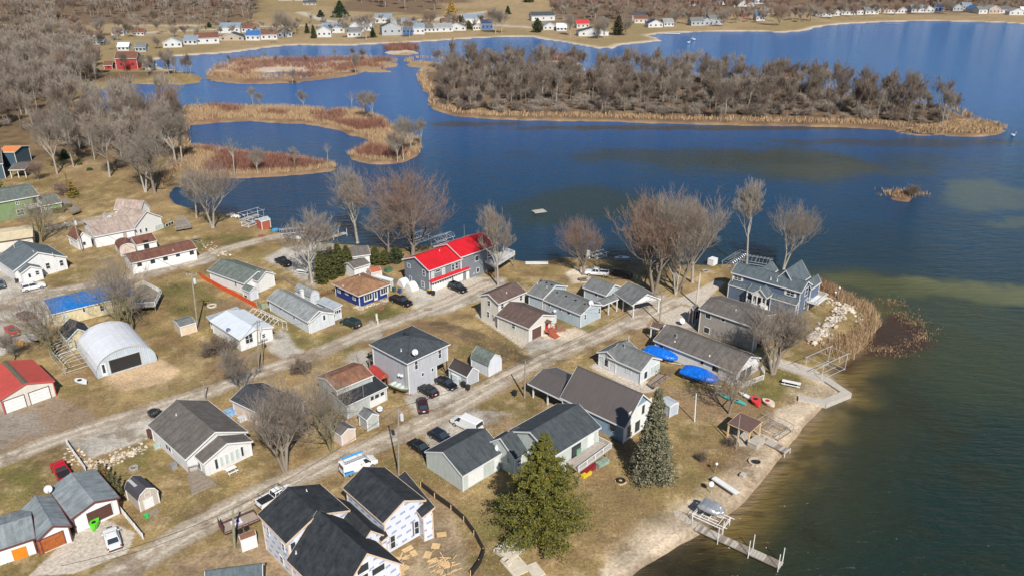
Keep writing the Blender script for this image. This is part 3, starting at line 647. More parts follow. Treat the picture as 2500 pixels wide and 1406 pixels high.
# 1 red-roofed garage, left edge
h=House('garage','cream two-door garage with faded red metal roof and mossy ridge at the left edge','garage',(CREAM,M_FRED,mat('red_trim',(.45,.08,.08),.6)))
h.block(W1(700,160),W1(1170,620),W1(-30,1010),he=2.9,peak=W1(490,672),over=.25)
for a,b in (((68,1055),(575,1158)),((612,870),(1103,990))): h.gdoor(1,W1(*a),W1(*b),trim=MAROON)
mb=MB(); mb.prism([h.P(0,h.W/2-.45,h.he+h.rise+.08),h.P(0,h.W/2,h.he+h.rise+.22),h.P(0,h.W/2+.45,h.he+h.rise+.08)],h.u*h.L); mb.build('moss_strip',M_MOSS,h.root,h.fr)
# 2 cottage with old metal shingle roofs, bottom left
h=House('cottage','rambling white cottage with old grey metal shingle roofs, attached garages and a rooftop dish','house',(WPLAIN,M_OLD,MAROON))
h.block(W2(1075,215),W2(1345,530),W2(800,780),he=2.6,peak=W2(1062,580),over=.3)
h.gdoor(1,W2(962,705),W2(1272,705),m=BRND); h.dish(W2(560,500),.55,h=1.1)
h.block(W2(600,520),W2(802,850),W2(405,985),he=2.45,peak=W2(545,850),over=.3)
h.gdoor(1,W2(412,1020),W2(738,1035),m=ORW,rows=3,cols=3,trim=MAROON)
h.block(W2(-330,1225),W2(400,985),W2(170,690),he=2.45,peak=W2(395,745),over=.3,rise=1.0)
h.door(0,W2(135,1120),W2(320,1195),m=mat('orange_painted_wood',(.62,.20,.015),.5,.12))
# 3 white house with taupe roof
h=House('house','white ranch house with taupe shingles, a six-window sunroom and wooden entry steps','house',(WVIN,SH_TAUPE,WPLAIN))
h.block(W5(112,320),W5(610,775),W5(1425,395),he=2.8,peak=W5(1030,408))
h.win(0,W5(345,545),W5(428,670),2,bar=False); h.vent(W5(492,190)); 
h.door(3,W5(130,360),W5(150,470),m=BRND)
h.block(W5(722,720),W5(845,830),W5(1515,540),he=2.5,peak=W5(1185,558),over=.3)
for a,b in (((990,765),(1045,872)),((1060,735),(1115,838)),((1128,703),(1185,805)),((1195,668),(1252,772)),((1265,635),(1322,742)),((1335,600),(1380,706))):
    h.win(1,W5(*a),W5(*b),bar=False,glass=(GLASS if a[0] in (990,1335) else CURT),fw=.08)
h.door(0,W5(772,782),W5(828,925),glass=True); h.box('downspout',h.P(h.L-.3,.25,1.2),(.1,.1,2.4),WHITE); 
d,P=h.deck([W5(655,930),W5(775,895),W5(865,985),W5(690,1060)],.75,posts=False,rail=(0,),railm=WOOD,rh=.9)
h.steps(P[2],P[3],-h.v,.75) if False else None
mb=MB()
dc=(P[0]+P[1]+P[2]+P[3])/4
for i in range(3):
    k=1.28+.28*i; z_=.56-.19*i; mb.prism([Vector((dc.x,dc.y,0))+Vector(((p-dc).x,(p-dc).y,0))*k+h.u*.35*(i+1) for p in P],(0,0,z_))
mb.build('steps',WOOD,h.root,h.fr)
# 4 barn shed
h=House('barn_shed','small beige barn shed with dark gambrel roof, white trim and a skylight strip','shed',(BEI,mat('dark_grey_shed_roof',(.055,.05,.06),.7,.1),WPLAIN))
h.block(W2(1395,425),W2(1548,566),W2(1782,458),he=2.0,peak=W2(1668,418),over=.12,gamb=True)
h.door(1,W2(1612,560),W2(1738,660)); h.win(1,W2(1620,478),W2(1688,495),bar=False,glass=BEI,fw=.06)
mb=MB()
for i in range(11): a=.15+i*.2; mb.box(h.P(a+.1,h.W*.35,h.he+h.rise*.86),(.08,.9,.03),math.atan2(h.u.y,h.u.x))
sk=mb.build('skylight_strip',WPLAIN,h.root,h.fr)
h.box('ramp',G(*W2(1720,690),.12),(1.1,1.5,.14),WOOD)
# 5 house under construction
WRAP=bpy.data.materials.new('white_house_wrap_with_blue_marks'); WRAP.use_nodes=True; n=WRAP.node_tree; L=n.links.new; b=n.nodes['Principled BSDF']
tc=n.nodes.new('ShaderNodeTexCoord'); sx=n.nodes.new('ShaderNodeSeparateXYZ'); L(tc.outputs['UV'],sx.inputs[0])
def mth(op,a,b_=None,c=None):
    q=n.nodes.new('ShaderNodeMath'); q.operation=op
    for i,v_ in enumerate((a,b_,c)):
        if v_ is None: continue
        if isinstance(v_,(int,float)): q.inputs[i].default_value=v_
        else: L(v_,q.inputs[i])
    return q.outputs[0]
v_=mth('DIVIDE',sx.outputs[1],1.15); row=mth('FLOOR',v_); fv=mth('FRACT',v_); u_=mth('ADD',mth('DIVIDE',sx.outputs[0],1.5),mth('MULTIPLY',row,.5)); fu=mth('FRACT',u_)
inb=mth('MULTIPLY',mth('LESS_THAN',mth('ABSOLUTE',mth('SUBTRACT',fu,.5)),.27),mth('LESS_THAN',mth('ABSOLUTE',mth('SUBTRACT',mth('ADD',fv,mth('MULTIPLY',fu,-.18)),.42)),.15))
wv=mth('ABSOLUTE',mth('SUBTRACT',mth('SINE',mth('MULTIPLY',fu,48.)),mth('MULTIPLY',mth('SUBTRACT',fv,.5),5.)))
ink=mth('MULTIPLY',inb,mth('LESS_THAN',wv,.75))
mx=n.nodes.new('ShaderNodeMix'); mx.data_type='RGBA'; mx.inputs[6].default_value=(.60,.63,.70,1); mx.inputs[7].default_value=(.05,.11,.38,1); L(ink,mx.inputs[0]); L(mx.outputs[2],b.inputs['Base Color']); b.inputs['Roughness'].default_value=.45
h=House('unfinished_house','large unfinished house in white house wrap with blue print under black shingled gables','house',(WRAP,SH_BLACK,mat('raw_wood_fascia',(.58,.44,.33),.7)))
# two-storey left block
h.block(T2(85,965),T2(290,1178),T2(745,930),he=5.6,peak=T2(555,965),over=.35)
h.win(0,T2(148,1042),T2(172,1110)); h.win(0,T2(258,1160),T2(283,1225)); h.win(0,T2(245,1250),T2(275,1320)); h.win(1,T2(320,1170),T2(362,1215),bar=False,fw=.05); h.vent(T2(440,800))
# two-storey right block
h.block(T2(700,775),T2(990,1030),T2(1295,858),he=5.4,peak=T2(1145,865),over=.35)
h.block(T2(1060,725),T2(1270,990),T2(1360,945),D=None,he=4.2,rise=.9,over=.3,shed=True)
h.win(1,T2(1215,1015),T2(1248,1090))
h.block(T2(870,960),T2(975,1165),T2(1025,1140),he=3.2,rise=.6,over=.2,shed=True)
# front single high gable
h.block(T2(295,1295),T2(640,1640),T2(1090,1285),he=3.1,peak=T2(835,1245),over=.35)
h.win(1,T2(800,1345),T2(885,1350),bar=False,fw=.12); h.win(1,T2(908,1360),T2(1000,1350),bar=False,fw=.12); h.win(1,T2(815,1415),T2(882,1420),bar=False,fw=.12); h.win(1,T2(925,1440),T2(1002,1430),bar=False,fw=.12)
h.vent(T2(365,1245))
h.block(T2(545,985),T2(800,1240),T2(1030,1130),he=3.2,rise=2.2,over=.3,soff=False)
h.win(1,T2(1040,1122),T2(1078,1190))
# 6 pale green garage
h=House('garage','long pale green garage with slate roof and dish beside the parked black cars','garage',(GRNW,SH_DK))
h.block(X2(1330,1152),X2(2058,720),X2(1432,318),he=2.75,peak=X2(1002,735),pend='A',over=.15)
h.gdoor(0,X2(1430,1125),X2(1680,1175)); h.door(0,X2(1880,860),X2(1950,1015)); h.dish(X2(1935,690),.5,h=.45)
# 7 pale green house with deck
h=House('house','pale green house with big slate roof, long raised white-railed deck and side gables','house',(GRNW,SH_DK))
h.block(T3(500,552),T3(850,335),T3(572,143),he=5.0,peak=T3(277,358),pend='A',rise=2.1)
h.door(0,T3(640,480),T3(695,530),m=DARK,glass=True); h.door(0,T3(756,395),T3(790,455)); h.win(3,T3(235,405),T3(260,460),bar=False); 
d,P=h.deck([X5(470,455),X5(655,545),X5(190,885),X5(20,745)],2.5,m=mat('grey_deck_boards',(.40,.35,.31),.8,.15,2,'plank'),rail=(0,1),sp=.22)
h.block(T3(230,570),T3(360,485),D=T3(70,418),he=3.2,peak=T3(110,414),pend='A',over=.25)
h.win(3,T3(172,548),T3(192,590)); h.win(0,T3(245,575),T3(270,600))
# 8 bronze roof, blue house with carport
h=House('house','tall steep bronze metal roofed house with blue side wall, white lakefront gable and open carport','house',(BLUW,M_BRZ))
h.block(Y1(625,650),Y1(1555,1090),D=Y1(1150,388),he=3.0,rise=4.2,over=.35)
gw=MB(); h.slab(gw,1,0.02,0,h.W-.72,2.95,.012,.03); h.slab(gw,1,.9,2.95,h.W-1.6,5.2,.012,.03); gw.build('gable_front',WPLAIN,h.root,h.fr)
h.win(0,Y1(1338,1012),Y1(1408,1130),bar=False,trim=BLUW); h.win(1,Y1(1590,1060),Y1(1630,1185),bar=False)
h.win(1,Y1(1800,760),Y1(1830,860),bar=False); h.win(1,Y1(1700,1000),Y1(1760,1100),bar=False)
h.box('downspout',h.P(h.L-.3,.2,1.4),(.12,.12,2.9),WHITE)
h.block(Y1(165,450),Y1(665,690),D=Y1(565,212),he=2.7,peak=Y1(370,248),pend='A',open_=[(.1,.08),(.52,.08),(.1,.92),(.9,.92),(.52,.92)])
# 9 white house with deck
h=House('house','small white house with grey cross-gabled roof and brown-railed deck, beside two blue-covered boats','house',(LBL,SH_GREY))
h.block(Y4(230,497),Y4(675,692),Y4(975,537),he=2.7,peak=Y4(838,500))
h.door(1,Y4(716,690),Y4(752,790),glass=True); h.win(1,Y4(808,632),Y4(910,665),3,glass=CURT,bar=False); h.win(0,Y4(485,640),Y4(543,708),2,glass=CURT)
h.vent(Y4(455,375),m=GALV,h=.9,r=.12); h.tube('downspout',[h.P(h.L-.2,.2,.1),h.P(h.L-.2,.2,2.6)],.06,WHITE)
h.block(Y4(90,435),Y4(350,552),Y4(640,400),he=2.7,peak=Y4(228,422),pend='A',r=1)
h.win(0,Y4(123,475),Y4(180,540),2,glass=CURT); h.door(0,Y4(195,508),Y4(243,652),glass=True); h.win(0,Y4(290,550),Y4(342,598),2,glass=CURT,bar=False); h.vent(Y4(512,300),h=1.6,r=.05)
h.deck([Y4(760,840),Y4(905,715),Y4(1065,745),Y4(850,900)],.6,rail=(1,2),railm=mat('brown_railing',(.16,.10,.075),.8,.15),sp=5,posts=False)
# 10 long taupe-roofed house
h=House('house','long low white house with rippled taupe shingles and open lattice porch','house',(WVIN,SH_TAUPE))
h.block(Y4(835,275),Y4(1950,722),Y4(2255,503),he=2.6,peak=Y4(2128,490))
h.win(0,Y4(918,328),Y4(966,410),bar=False); h.win(0,Y4(1464,535),Y4(1500,594),bar=False); h.door(0,Y4(1632,600),Y4(1690,695),m=DARK); h.vent(Y4(1142,240),h=.9,r=.14,m=GALV); h.vent(Y4(1122,300),Y4(1580,485),h=.35,r=.1)
h.win(1,Y4(1985,690),Y4(2040,760),bar=False); h.win(1,Y4(2070,640),Y4(2120,720),bar=False)
h.rail([G(*Y4(1690,740)),G(*Y4(1960,880)),G(*Y4(2000,900))],1.0,sp=.16)
h.rail([G(*Y4(2250,640)),G(*Y4(2300,720)),G(*Y4(2290,790)),G(*Y4(2010,900))],1.0,sp=.16)
h.block(Y4(798,98),Y4(948,138),Y4(1000,78),he=2.7,rise=.55,over=.15,roof=SH_BR,open_=[(.06,.1),(.94,.1),(.06,.9)])
# 11 tan grey two-storey house
h=House('house','two-storey tan-grey house with vertical siding behind the big bare tree','house',(TANV,SH_TAUPE))
h.block(U4(200,655),U4(628,800),D=U4(375,560),he=5.2,rise=1.2)
h.win(0,U4(255,685),U4(288,728),bar=False); h.win(0,U4(372,722),U4(395,750),bar=False); h.win(0,U4(243,785),U4(277,838),bar=False); h.vent(U4(478,670))
h.win(1,U4(640,860),U4(665,930),bar=False)
h.block(U4(345,612),U4(470,645),D=U4(420,585),he=4.4,rise=.9,hip=True,over=.2)
h.block(U4(455,640),U4(600,690),D=U4(525,600),he=4.4,rise=1.2,hip=True,over=.2)
h=House('utility_shed','little brown shed with white nine-pane door tucked against the tan-grey house','shed',(mat('brown_board_siding',(.22,.11,.08),.8,.1,1,'batten'),SH_TAUPE))
h.block(U4(132,655),U4(163,668),D=U4(150,628),he=2.9,rise=.6,over=.1,r=1) ; h.door(1,U4(178,670),U4(205,735),glass=True)
# 12 navy lake house
h=House('lake_house','two-storey navy blue lake house with white timber entry porch, shutters and rear gables','house',(NAVY,SH_BLUEG))
h.block(W4(205,272),W4(1212,560),W=5.6,he=5.6,rise=1.6)
h.win(0,W4(258,305),W4(345,385),2,shut=WPLAIN); h.win(0,W4(1005,520),W4(1100,610),2,shut=WPLAIN); h.win(0,W4(262,460),W4(302,510),shut=WPLAIN); h.win(0,W4(1005,690),W4(1050,740),shut=WPLAIN)
h.win(1,W4(1270,500),W4(1292,575)); h.win(1,W4(1262,660),W4(1290,740)); h.vent(W4(770,375),W4(862,400),W4(935,330),h=.7,r=.09)
L0,W0=h.L,h.W; P0=h.P; u0,v0=h.u,h.v
def wpx(p): return proj(p)
def sub(a0,a1,b0,b1,z,**k): 
    P_=P0; return h.block(wpx(P_(a0,b0,z)),wpx(P_(a1,b0,z)),wpx(P_(a1,b1,z)),he=z,**k)
sub(L0*.55,L0*.86,W0*.35,W0*1.75,5.5,rise=3.2,r=1,over=.3)
sub(L0*.90,L0*1.02,W0*.8,W0*1.7,5.0,rise=1.6,r=1,over=.2)
sub(L0*.22,L0*.42,W0*.6,W0*1.6,5.3,rise=1.6,r=1,over=.3)
sub(0,L0*.3,-.7,.5,2.9,rise=.8,shed=True,over=.1); sub(L0*.62,L0*.985,-.9,.5,2.9,rise=.8,shed=True,over=.1)
sub(L0*.40,L0*.62,-2.6,.6,3.3,rise=1.6,r=1,over=.3,open_=[(.08,.06),(.36,.06),(.68,.06),(.92,.06)])
sub(L0*.31,L0*.44,-1.9,.4,3.3,rise=.9,shed=True,over=.2,open_=[(.06,.08),(.9,.08)])
pd=MB(); q=[P0(L0*.33,-2.3,.0),P0(L0*.60,-2.3,.0),P0(L0*.60,.4,.0),P0(L0*.33,.4,.0)]; pd.prism(q,(0,0,.8)); pd.build('porch',WPLAIN,h.root,h.fr)
h.rail([P0(L0*.33,-2.2,0),P0(L0*.44,-2.2,0)],.9,z=.8); h.rail([P0(L0*.55,-2.2,0),P0(L0*.6,-2.2,0)],.9,z=.8)
h.steps(P0(L0*.44,-2.3,0),P0(L0*.55,-2.3,0),-v0,.8,n=5)
h.box('door',P0(L0*.47,.33,1.9),(1.6,.1,2.2),mat('dark_wood_door',(.10,.035,.025),.5,.2))
h.deck([tuple(P0(L0-.2,W0*.75,2.2)),tuple(P0(L0+2.2,W0*.75,2.2)),tuple(P0(L0+2.2,W0*1.6,2.2)),tuple(P0(L0-.2,W0*1.6,2.2))],2.2,m=WPLAIN,rail=(0,1,2))
# 13 grey cube house
h=House('cube_house','tall light grey square house on a post-held overhang with dark hip roof and big dish','house',(GREYV,SH_DK))
h.block(Y6(238,348),Y6(785,635),Y6(1398,347),he=6.6,peak=None,rise=1.5,hip=True,over=.45,walls=False)
a0,a1,b0,b1=.45,h.L-.45,.45,h.W-.45; P=h.P; bx=b0+(b1-b0)*.70
mb=MB(); mb.prism([P(a0,b0,0),P(a1,b0,0),P(a1,bx,0),P(a0,bx,0)],(0,0,3.2)); mb.prism([P(a0,b0,3.2),P(a1,b0,3.2),P(a1,b1,3.2),P(a0,b1,3.2)],(0,0,3.38)); mb.build('wall',GREYV,h.root,h.fr)
for a_,b_ in ((a1-.1,b1-.1),(a0+.1,b1-.1),((a0+a1)/2,b1-.1)): h.tube('stilt',[P(a_,b_,0),P(a_,b_,3.2)],.09,DARK); h.tube('brace',[P(a_,b_,.3),P(a_,bx+.3,3.1)],.06,DARK)
h.win(1,Y6(1228,432),Y6(1270,535)); h.win(1,Y6(890,585),Y6(935,695)); h.win(1,Y6(992,762),Y6(1020,795),bar=False); h.win(1,Y6(1132,697),Y6(1158,728),bar=False)
for a_ in (a0,a1):
    pass
for c_,q_ in ((P(a1,b0,3.3),6.5),(P(a0,b0,3.3),6.5),(P(a1,bx,1.6),3.2),(P(a1,b1,4.9),3.3)): h.box('corner_board',c_,(.2,.2,q_),WHITE)
h.vent(Y6(700,455),h=.6); h.boxvent(Y6(750,205),Y6(798,225)); h.dish(Y6(900,530),.55,h=.9)
for q in ((690,780),(728,790)): x_,z_=h.hit(0,Y6(*q)); o_,t_,n_=h._pl(0); h.dish(None,.3,q=o_+t_*x_+n_*.35+Vector((0,0,z_-.25)),h=.25)
x_,z_=h.hit(0,Y6(755,700)); o_,t_,n_=h._pl(0); h.tube('conduit',[o_+t_*x_+n_*.1+Vector((0,0,5.8)),o_+t_*x_+n_*.1+Vector((0,0,1.0))],.05,GALV); h.box('electric_meter',o_+t_*x_+n_*.12+Vector((0,0,1.6)),(.3,.2,.5),GALV)
h.deck([tuple(P(a0-1.9,b0+.2,2.9)),tuple(P(a0,b0+.2,2.9)),tuple(P(a0,b0+4.2,2.9)),tuple(P(a0-1.9,b0+4.2,2.9))],2.9,rail=(0,3),railm=DARK)
# 14 red roof grey house
h=House('red_roof_house','large slate-grey two-storey house with bright red metal roof, double garage and lakeside deck','house',(SLATE,M_RED,WHITE))
h.block(W7(612,862),W7(1195,655),D=W7(140,665),he=5.5,peak=W7(362,622),pend='A',over=.4)
h.win(3,W7(245,725),W7(292,800)); h.win(3,W7(508,835),W7(550,945)); h.win(3,W7(278,945),W7(318,1020)); h.win(3,W7(490,1030),W7(535,1135))
h.win(0,W7(655,880),W7(698,965),glass=CURT); h.win(0,W7(722,850),W7(812,850),bar=False); h.win(0,W7(838,815),W7(885,900),glass=CURT); h.win(0,W7(1003,750),W7(1045,835)); h.win(0,W7(1065,722),W7(1110,805))
h.gdoor(0,W7(665,1085),W7(1000,1085),cols=8,rows=4,wins=True); h.vent(W7(795,525),h=.5)
h.win(0,W7(330,0),W7(331,1)) if False else None
L1,W1_=h.L,h.W; P1=h.P
h.block(W7(1160,632),W7(1762,425),D=W7(700,445),he=6.1,peak=W7(915,400),pend='A',over=.4)
h.win(0,W7(1405,610),W7(1465,670),bar=False); h.win(0,W7(1430,810),W7(1472,870),bar=False); h.win(0,W7(1620,525),W7(1668,605))
h.gdoor(0,W7(1035,935),W7(1190,1010),cols=5,rows=4,wins=True) ; h.door(0,W7(1255,855),W7(1300,990))
h.P,h.L,h.W,h.he,h.over=P1,L1,W1_,5.5,.4
aw=MB(); q=[P1(.2,.4,3.1),P1(L1*1.18,.4,3.1),P1(L1*1.18,-.55,2.75),P1(.2,-.55,2.75)]; aw.prism(q,(0,0,.09)); a_=aw.build('awning_roof',M_RED,h.root,h.fr); aw=MB(); aw.prism([P1(.2,-.55,2.62),P1(L1*1.18,-.55,2.62),P1(L1*1.18,-.55,2.86),P1(.2,-.55,2.86)],(0,0,0.001)); 
h.tube('awning_trim',[P1(.2,-.57,2.74),P1(L1*1.18,-.57,2.74)],.07,WHITE,4)
d,PP=h.deck([W7(1560,690),W7(1745,790),W7(2085,580),W7(1890,510)],3.0,m=mat('pale_deck',(.48,.46,.43),.8,.15,2,'plank'),rail=(1,2),sp=.22)
x_,z_=h.hit(0,W7(1365,905)) ; h.dish(None,.42,q=G(*W7(1365,955)),h=1.0)
# 15 navy/royal small house with caramel hip roof
h=House('bungalow','royal blue bungalow with caramel brown hip roof and white-trimmed windows','house',(ROYAL,SH_CAR))
h.block(Y5(1188,370),Y5(1650,588),Y5(2200,385),he=2.9,rise=1.7,hip=True,over=.55)
for a,b in (((1300,455),(1338,520)),((1428,500),(1472,555)),((1560,575),(1600,645))): h.win(0,Y5(*a),Y5(*b),fw=.14)
h.win(1,Y5(1755,570),Y5(1880,620),3,fw=.2,bar=False); h.door(1,Y5(1920,505),Y5(1978,640),glass=True); h.win(1,Y5(2035,470),Y5(2155,510),3,fw=.2,bar=False); h.vent(Y5(1675,240),Y5(1388,425),h=.5)
# 16 pale grey roofed house with chimney
h=House('house','pale blue-white house with weathered grey roof, white chimney and screened side porch','house',(LBL,SH_LG))
h.block(Y5(80,640),Y5(780,1035),D=Y5(385,455),he=2.7,peak=Y5(375,455),pend='A',rise=1.6)
h.win(0,Y5(298,792),Y5(325,815),bar=False); h.win(0,Y5(530,935),Y5(570,965),bar=False); h.chim(Y5(690,590),1.5); 
h.block(Y5(640,950),Y5(812,1040),Y5(1250,872),he=2.55,peak=Y5(1030,862),over=.22)
h.win(1,Y5(850,1020),Y5(890,1060),glass=CURT); h.win(1,Y5(918,985),Y5(955,1030),glass=CURT); h.door(1,Y5(1042,905),Y5(1085,1010),glass=True); h.win(1,Y5(1118,885),Y5(1150,960),glass=CURT)
h.block(Y5(915,680),Y5(1230,825),Y5(1388,770),he=2.6,rise=.35,over=.3,shed=True,roof=M_GAL)
h.win(1,Y5(1195,860),Y5(1345,850),4,glass=GLASS,bar=False)
# 17 gambrel shed behind 16
h=House('barn_shed','pale blue gambrel shed with grey roof behind the white-chimney house','shed',(LBL,SH_LG))
h.block(Y5(560,490),Y5(825,610),Y5(1010,560),he=2.0,peak=Y5(920,485),over=.15,gamb=True)
# 18 white metal roof house
h=House('house','white house with plain white metal roof and lean-to, behind the twin utility pole','house',(WPLAIN,M_WH,WHITE))
h.block(Y7(95,538),Y7(302,672),Y7(548,582),he=2.7,peak=Y7(425,595),over=.3)
h.win(1,Y7(345,640),Y7(402,680),2); h.win(1,Y7(467,632),Y7(490,650)); h.win(0,Y7(258,655),Y7(285,685)); h.dish(Y7(228,612),.45,m=mat('navy_dish',(.05,.08,.15),.5),h=.35); h.door(1,Y7(433,620),Y7(455,700))
h.block(Y7(68,508),Y7(95,535),D=Y7(280,440),he=2.7,rise=.3,over=.1,shed=True,roof=M_GAL,open_=[(.1,.1),(.9,.1),(.1,.5),(.1,.9)])
# 19 white house grey roof behind orange fence
h=House('house','white house with mottled grey-green roof behind the orange mesh fence','house',(WPLAIN,SH_GREYG))
h.block(Y7(75,180),Y7(338,275),D=Y7(190,72),he=2.8,rise=1.6,over=.4)
h.win(0,Y7(272,255),Y7(288,290)); h.win(0,Y7(110,200),Y7(112,202)) if False else None
h.block(Y7(380,240),Y7(438,258),Y7(585,210),he=2.8,peak=Y7(508,185),over=.3); h.dish(Y7(436,240),.4,h=.3,m=mat('dark_dish',(.08,.09,.11),.5))
h=House('garden_shed','small pale shed with grey roof and round blue pot, beside the orange mesh fence','shed',(LBL,SH_GREYG))
h.block(Y7(320,310),Y7(378,335),Y7(450,315),he=2.1,rise=.7,over=.15); h.win(0,Y7(340,348),Y7(365,372),bar=False)
# 20 small shed cream
h=House('garden_shed','cream metal shed with flat grey roof beside the lone utility pole in the yard','shed',(mat('cream_metal_siding',(.60,.49,.36),.6,.08,1,'batten',pd=.88),SH_GREY))
h.block(U1(1345,750),U1(1375,745),he=2.0,D=U1(1330,690),rise=.5,over=.05,walls=False,rpart='roof') if False else None
h.block(U1(1372,748),U1(1495,712),D=U1(1338,692),he=2.0,rise=.45,over=.06); h.door(0,U1(1380,765),U1(1425,800),m=mat('cream_door',(.62,.5,.37),.6))
# 21 quonset
h=House('quonset_garage','shiny white arched quonset garage with ribbed shell and black roller door','garage',(CORR,mat('white_corrugated_shell',(.66,.68,.72),.35,.05,1,'rib',pd=.8,metal=.0),ALU))
h.block(U1(592,925),U1(740,1130),U1(1195,985),he=.35,rise=4.3,over=.15,arch=True)
h.over=.09; h.gdoor(1,U1(828,1000),U1(1082,1025),m=DARK,rows=5,cols=1,trim=ALU); h.door(1,U1(768,1030),U1(818,1110),glass=True)
# 22 yellow mobile home with blue roof and deck
h=House('mobile_home','long pale yellow mobile home with bright blue metal roof and white-railed end deck','house',(YEL,M_BLUE))
h.block(U1(392,652),U1(1035,498),D=U1(320,545),he=2.9,rise=.75,over=.2)
h.win(0,U1(475,650),U1(512,690),glass=CURT); h.win(0,U1(630,602),U1(650,625),bar=False); h.win(0,U1(760,585),U1(795,615)); h.tube('air_intake',[G(*U1(603,690)),G(*U1(603,690))+Vector((0,0,.8))],.35,DARK,10)
h.deck([U1(965,600),U1(1185,585),U1(1232,490),U1(1100,420),U1(1035,450)],1.6,rail=(0,1,2,3),sp=.2)
# 23 yellow garage dark roof behind quonset
h=House('small_garage','little pale yellow garage with dark weathered gable roof behind the quonset','garage',(YEL,RS('blackish_weathered_shingles',(.06,.06,.065),.4)))
h.block(U1(448,770),U1(508,850),U1(705,790),he=2.4,peak=U1(590,760),over=.25)
# 24 white house left
h=House('house','white gabled house with slate roof and small gabled porch, behind the white car','house',(WVIN,RS('slate_grey_shingles',(.12,.145,.16))))
h.block(W3(-120,530),W3(325,840),W3(1690,515),he=3.0,peak=W3(955,372))
h.win(1,W3(1112,645),W3(1232,750)); h.win(1,W3(1450,575),W3(1562,680)); h.win(0,W3(150,720),W3(165,790),bar=False); h.vent(W3(360,265),h=1.6,r=.06); h.vent(W3(825,370),W3(1300,440),h=.6)
h.block(W3(400,800),W3(505,900),W3(1040,765),he=2.6,peak=W3(755,712),over=.25)
h.door(1,W3(690,880),W3(770,1010),glass=True); h.win(1,W3(862,830),W3(965,900))
# 25 cream roof shed/building left
h=House('storage_building','flat-sided cream building with pale yellow metal roof at the left edge','shed',(CREAM,M_CREAM,BRND))
h.block(V1(-60,1035),V1(285,985),D=V1(-60,925),he=2.8,rise=.5,over=.2) 
# 26 green house with deck
h=House('house','moss green two-storey house with grey roof, white balcony and sunroom wing at the left edge','house',(GREEN_W,SH_GREYG))
h.block(Z1(-60,610),Z1(328,540),D=Z1(-60,490),he=5.4,rise=1.4,over=.4)
h.win(0,Z1(125,578),Z1(160,610),2); h.win(0,Z1(137,662),Z1(203,695),2); h.door(0,Z1(270,560),Z1(305,600),m=DARK)
L0,P0=h.L,h.P
h.deck([tuple(P0(L0-4.2,.4,2.8)),tuple(P0(L0-4.2,-1.6,2.8)),tuple(P0(L0-.2,-1.6,2.8)),tuple(P0(L0-.2,.4,2.8))],2.8,m=WPLAIN,rail=(0,1,2))
h.block(Z1(330,632),Z1(515,598),D=Z1(328,545),he=2.8,rise=1.1,over=.3)
for a in (362,395,425,455,482): h.win(0,Z1(a-8,645),Z1(a+10,655),bar=False)
h.deck([Z1(500,570),Z1(545,560),Z1(665,665),Z1(600,690)],.9,rail=(1,2),railm=WOOD,posts=False)
# 27 dark-blue house with orange roof part far left
h=House('house','dark blue-green house with one orange roof slope near the left woods','house',(mat('dark_teal_siding',(.05,.09,.12),.7,.08,1,'lap'),SH_TAUPE))
h.block(Z1(-60,285),Z1(25,275),D=Z1(-50,150),he=5.0,rise=1.6,over=.3)
h.block(Z1(-20,180),Z1(120,180),D=Z1(-20,125),he=5.2,rise=1.0,over=.3,roof=mat('orange_roof',(.55,.19,.06),.8,.12))
h.block(Z1(70,330),Z1(205,325),D=Z1(70,265),he=2.8,rise=.9,over=.3,open_=[(.05,.05),(.5,.05),(.95,.05)])
# 28 tan roof big white house
h=House('house','big white house with pinkish-tan roof, twin dormers and a lattice-railed end deck','house',(WPLAIN,SH_TAN))
h.block(Z2(300,410),Z2(650,342),D=Z2(225,290),he=3.0,rise=2.2,over=.35)
h.door(0,Z2(548,368),Z2(583,430),m=mat('tan_door',(.36,.3,.25),.7)); h.win(3,Z2(240,330),Z2(262,360),bar=False)
h.block(Z2(430,290),Z2(640,330),Z2(990,262),he=3.2,peak=Z2(790,195),over=.35)
h.win(1,Z2(812,318),Z2(890,358),3,glass=CURT,bar=False); h.win(1,Z2(900,300),Z2(975,335),3,bar=False); h.win(1,Z2(683,345),Z2(703,368),bar=False); h.win(1,Z2(730,335),Z2(750,358),bar=False)
h.block(Z2(480,170),Z2(880,180),D=Z2(590,66),he=3.4,rise=1.6,over=.3) if False else h.block(Z2(470,180),Z2(690,200),Z2(880,170),he=3.4,peak=Z2(590,80),pend='A',rise=2.6,over=.3)
h.vent(Z2(560,225),Z2(720,205),h=.6,r=.12)
h.block(Z2(378,222),Z2(410,250),Z2(450,240),he=4.6,rise=.6,over=.1,wpart='dormer_wall',rpart='dormer_roof',z0=3.0)
h.deck([Z2(985,345),Z2(985,262),Z2(1060,258),Z2(1115,325)],.8,rail=(1,2,3),railm=GALV,posts=False)
# 29 brown long building
h=House('house','long narrow white building with reddish brown roof and five dark windows facing the lane','house',(WPLAIN,SH_REDB))
h.block(Z2(612,630),Z2(1165,505),D=Z2(570,550),he=2.8,rise=1.0,over=.3)
for a,b in (((665,622),(702,642)),((775,590),(812,618)),((880,567),(918,592)),((988,543),(1018,562)),((1102,518),(1135,545))): h.win(0,Z2(*a),Z2(*b),2,trim=DARK,bar=False)
h.vent(Z2(965,525),h=.5)
h=House('playhouse','small white playhouse with reddish brown roof and dark cross-braced doorway','shed',(WPLAIN,SH_REDB))
h.block(Z2(655,478),Z2(830,440),D=Z2(620,410),he=2.4,rise=1.1,over=.2); h.door(0,Z2(715,440),Z2(765,500),m=DARK)
h=House('barrel_shed','rounded tan barn shed with reddish roof between the playhouse and the twiggy tree','shed',(PINKW,SH_REDB))
h.block(Z2(480,470),Z2(520,520),Z2(650,495),he=1.7,rise=1.4,over=.1,arch=True)
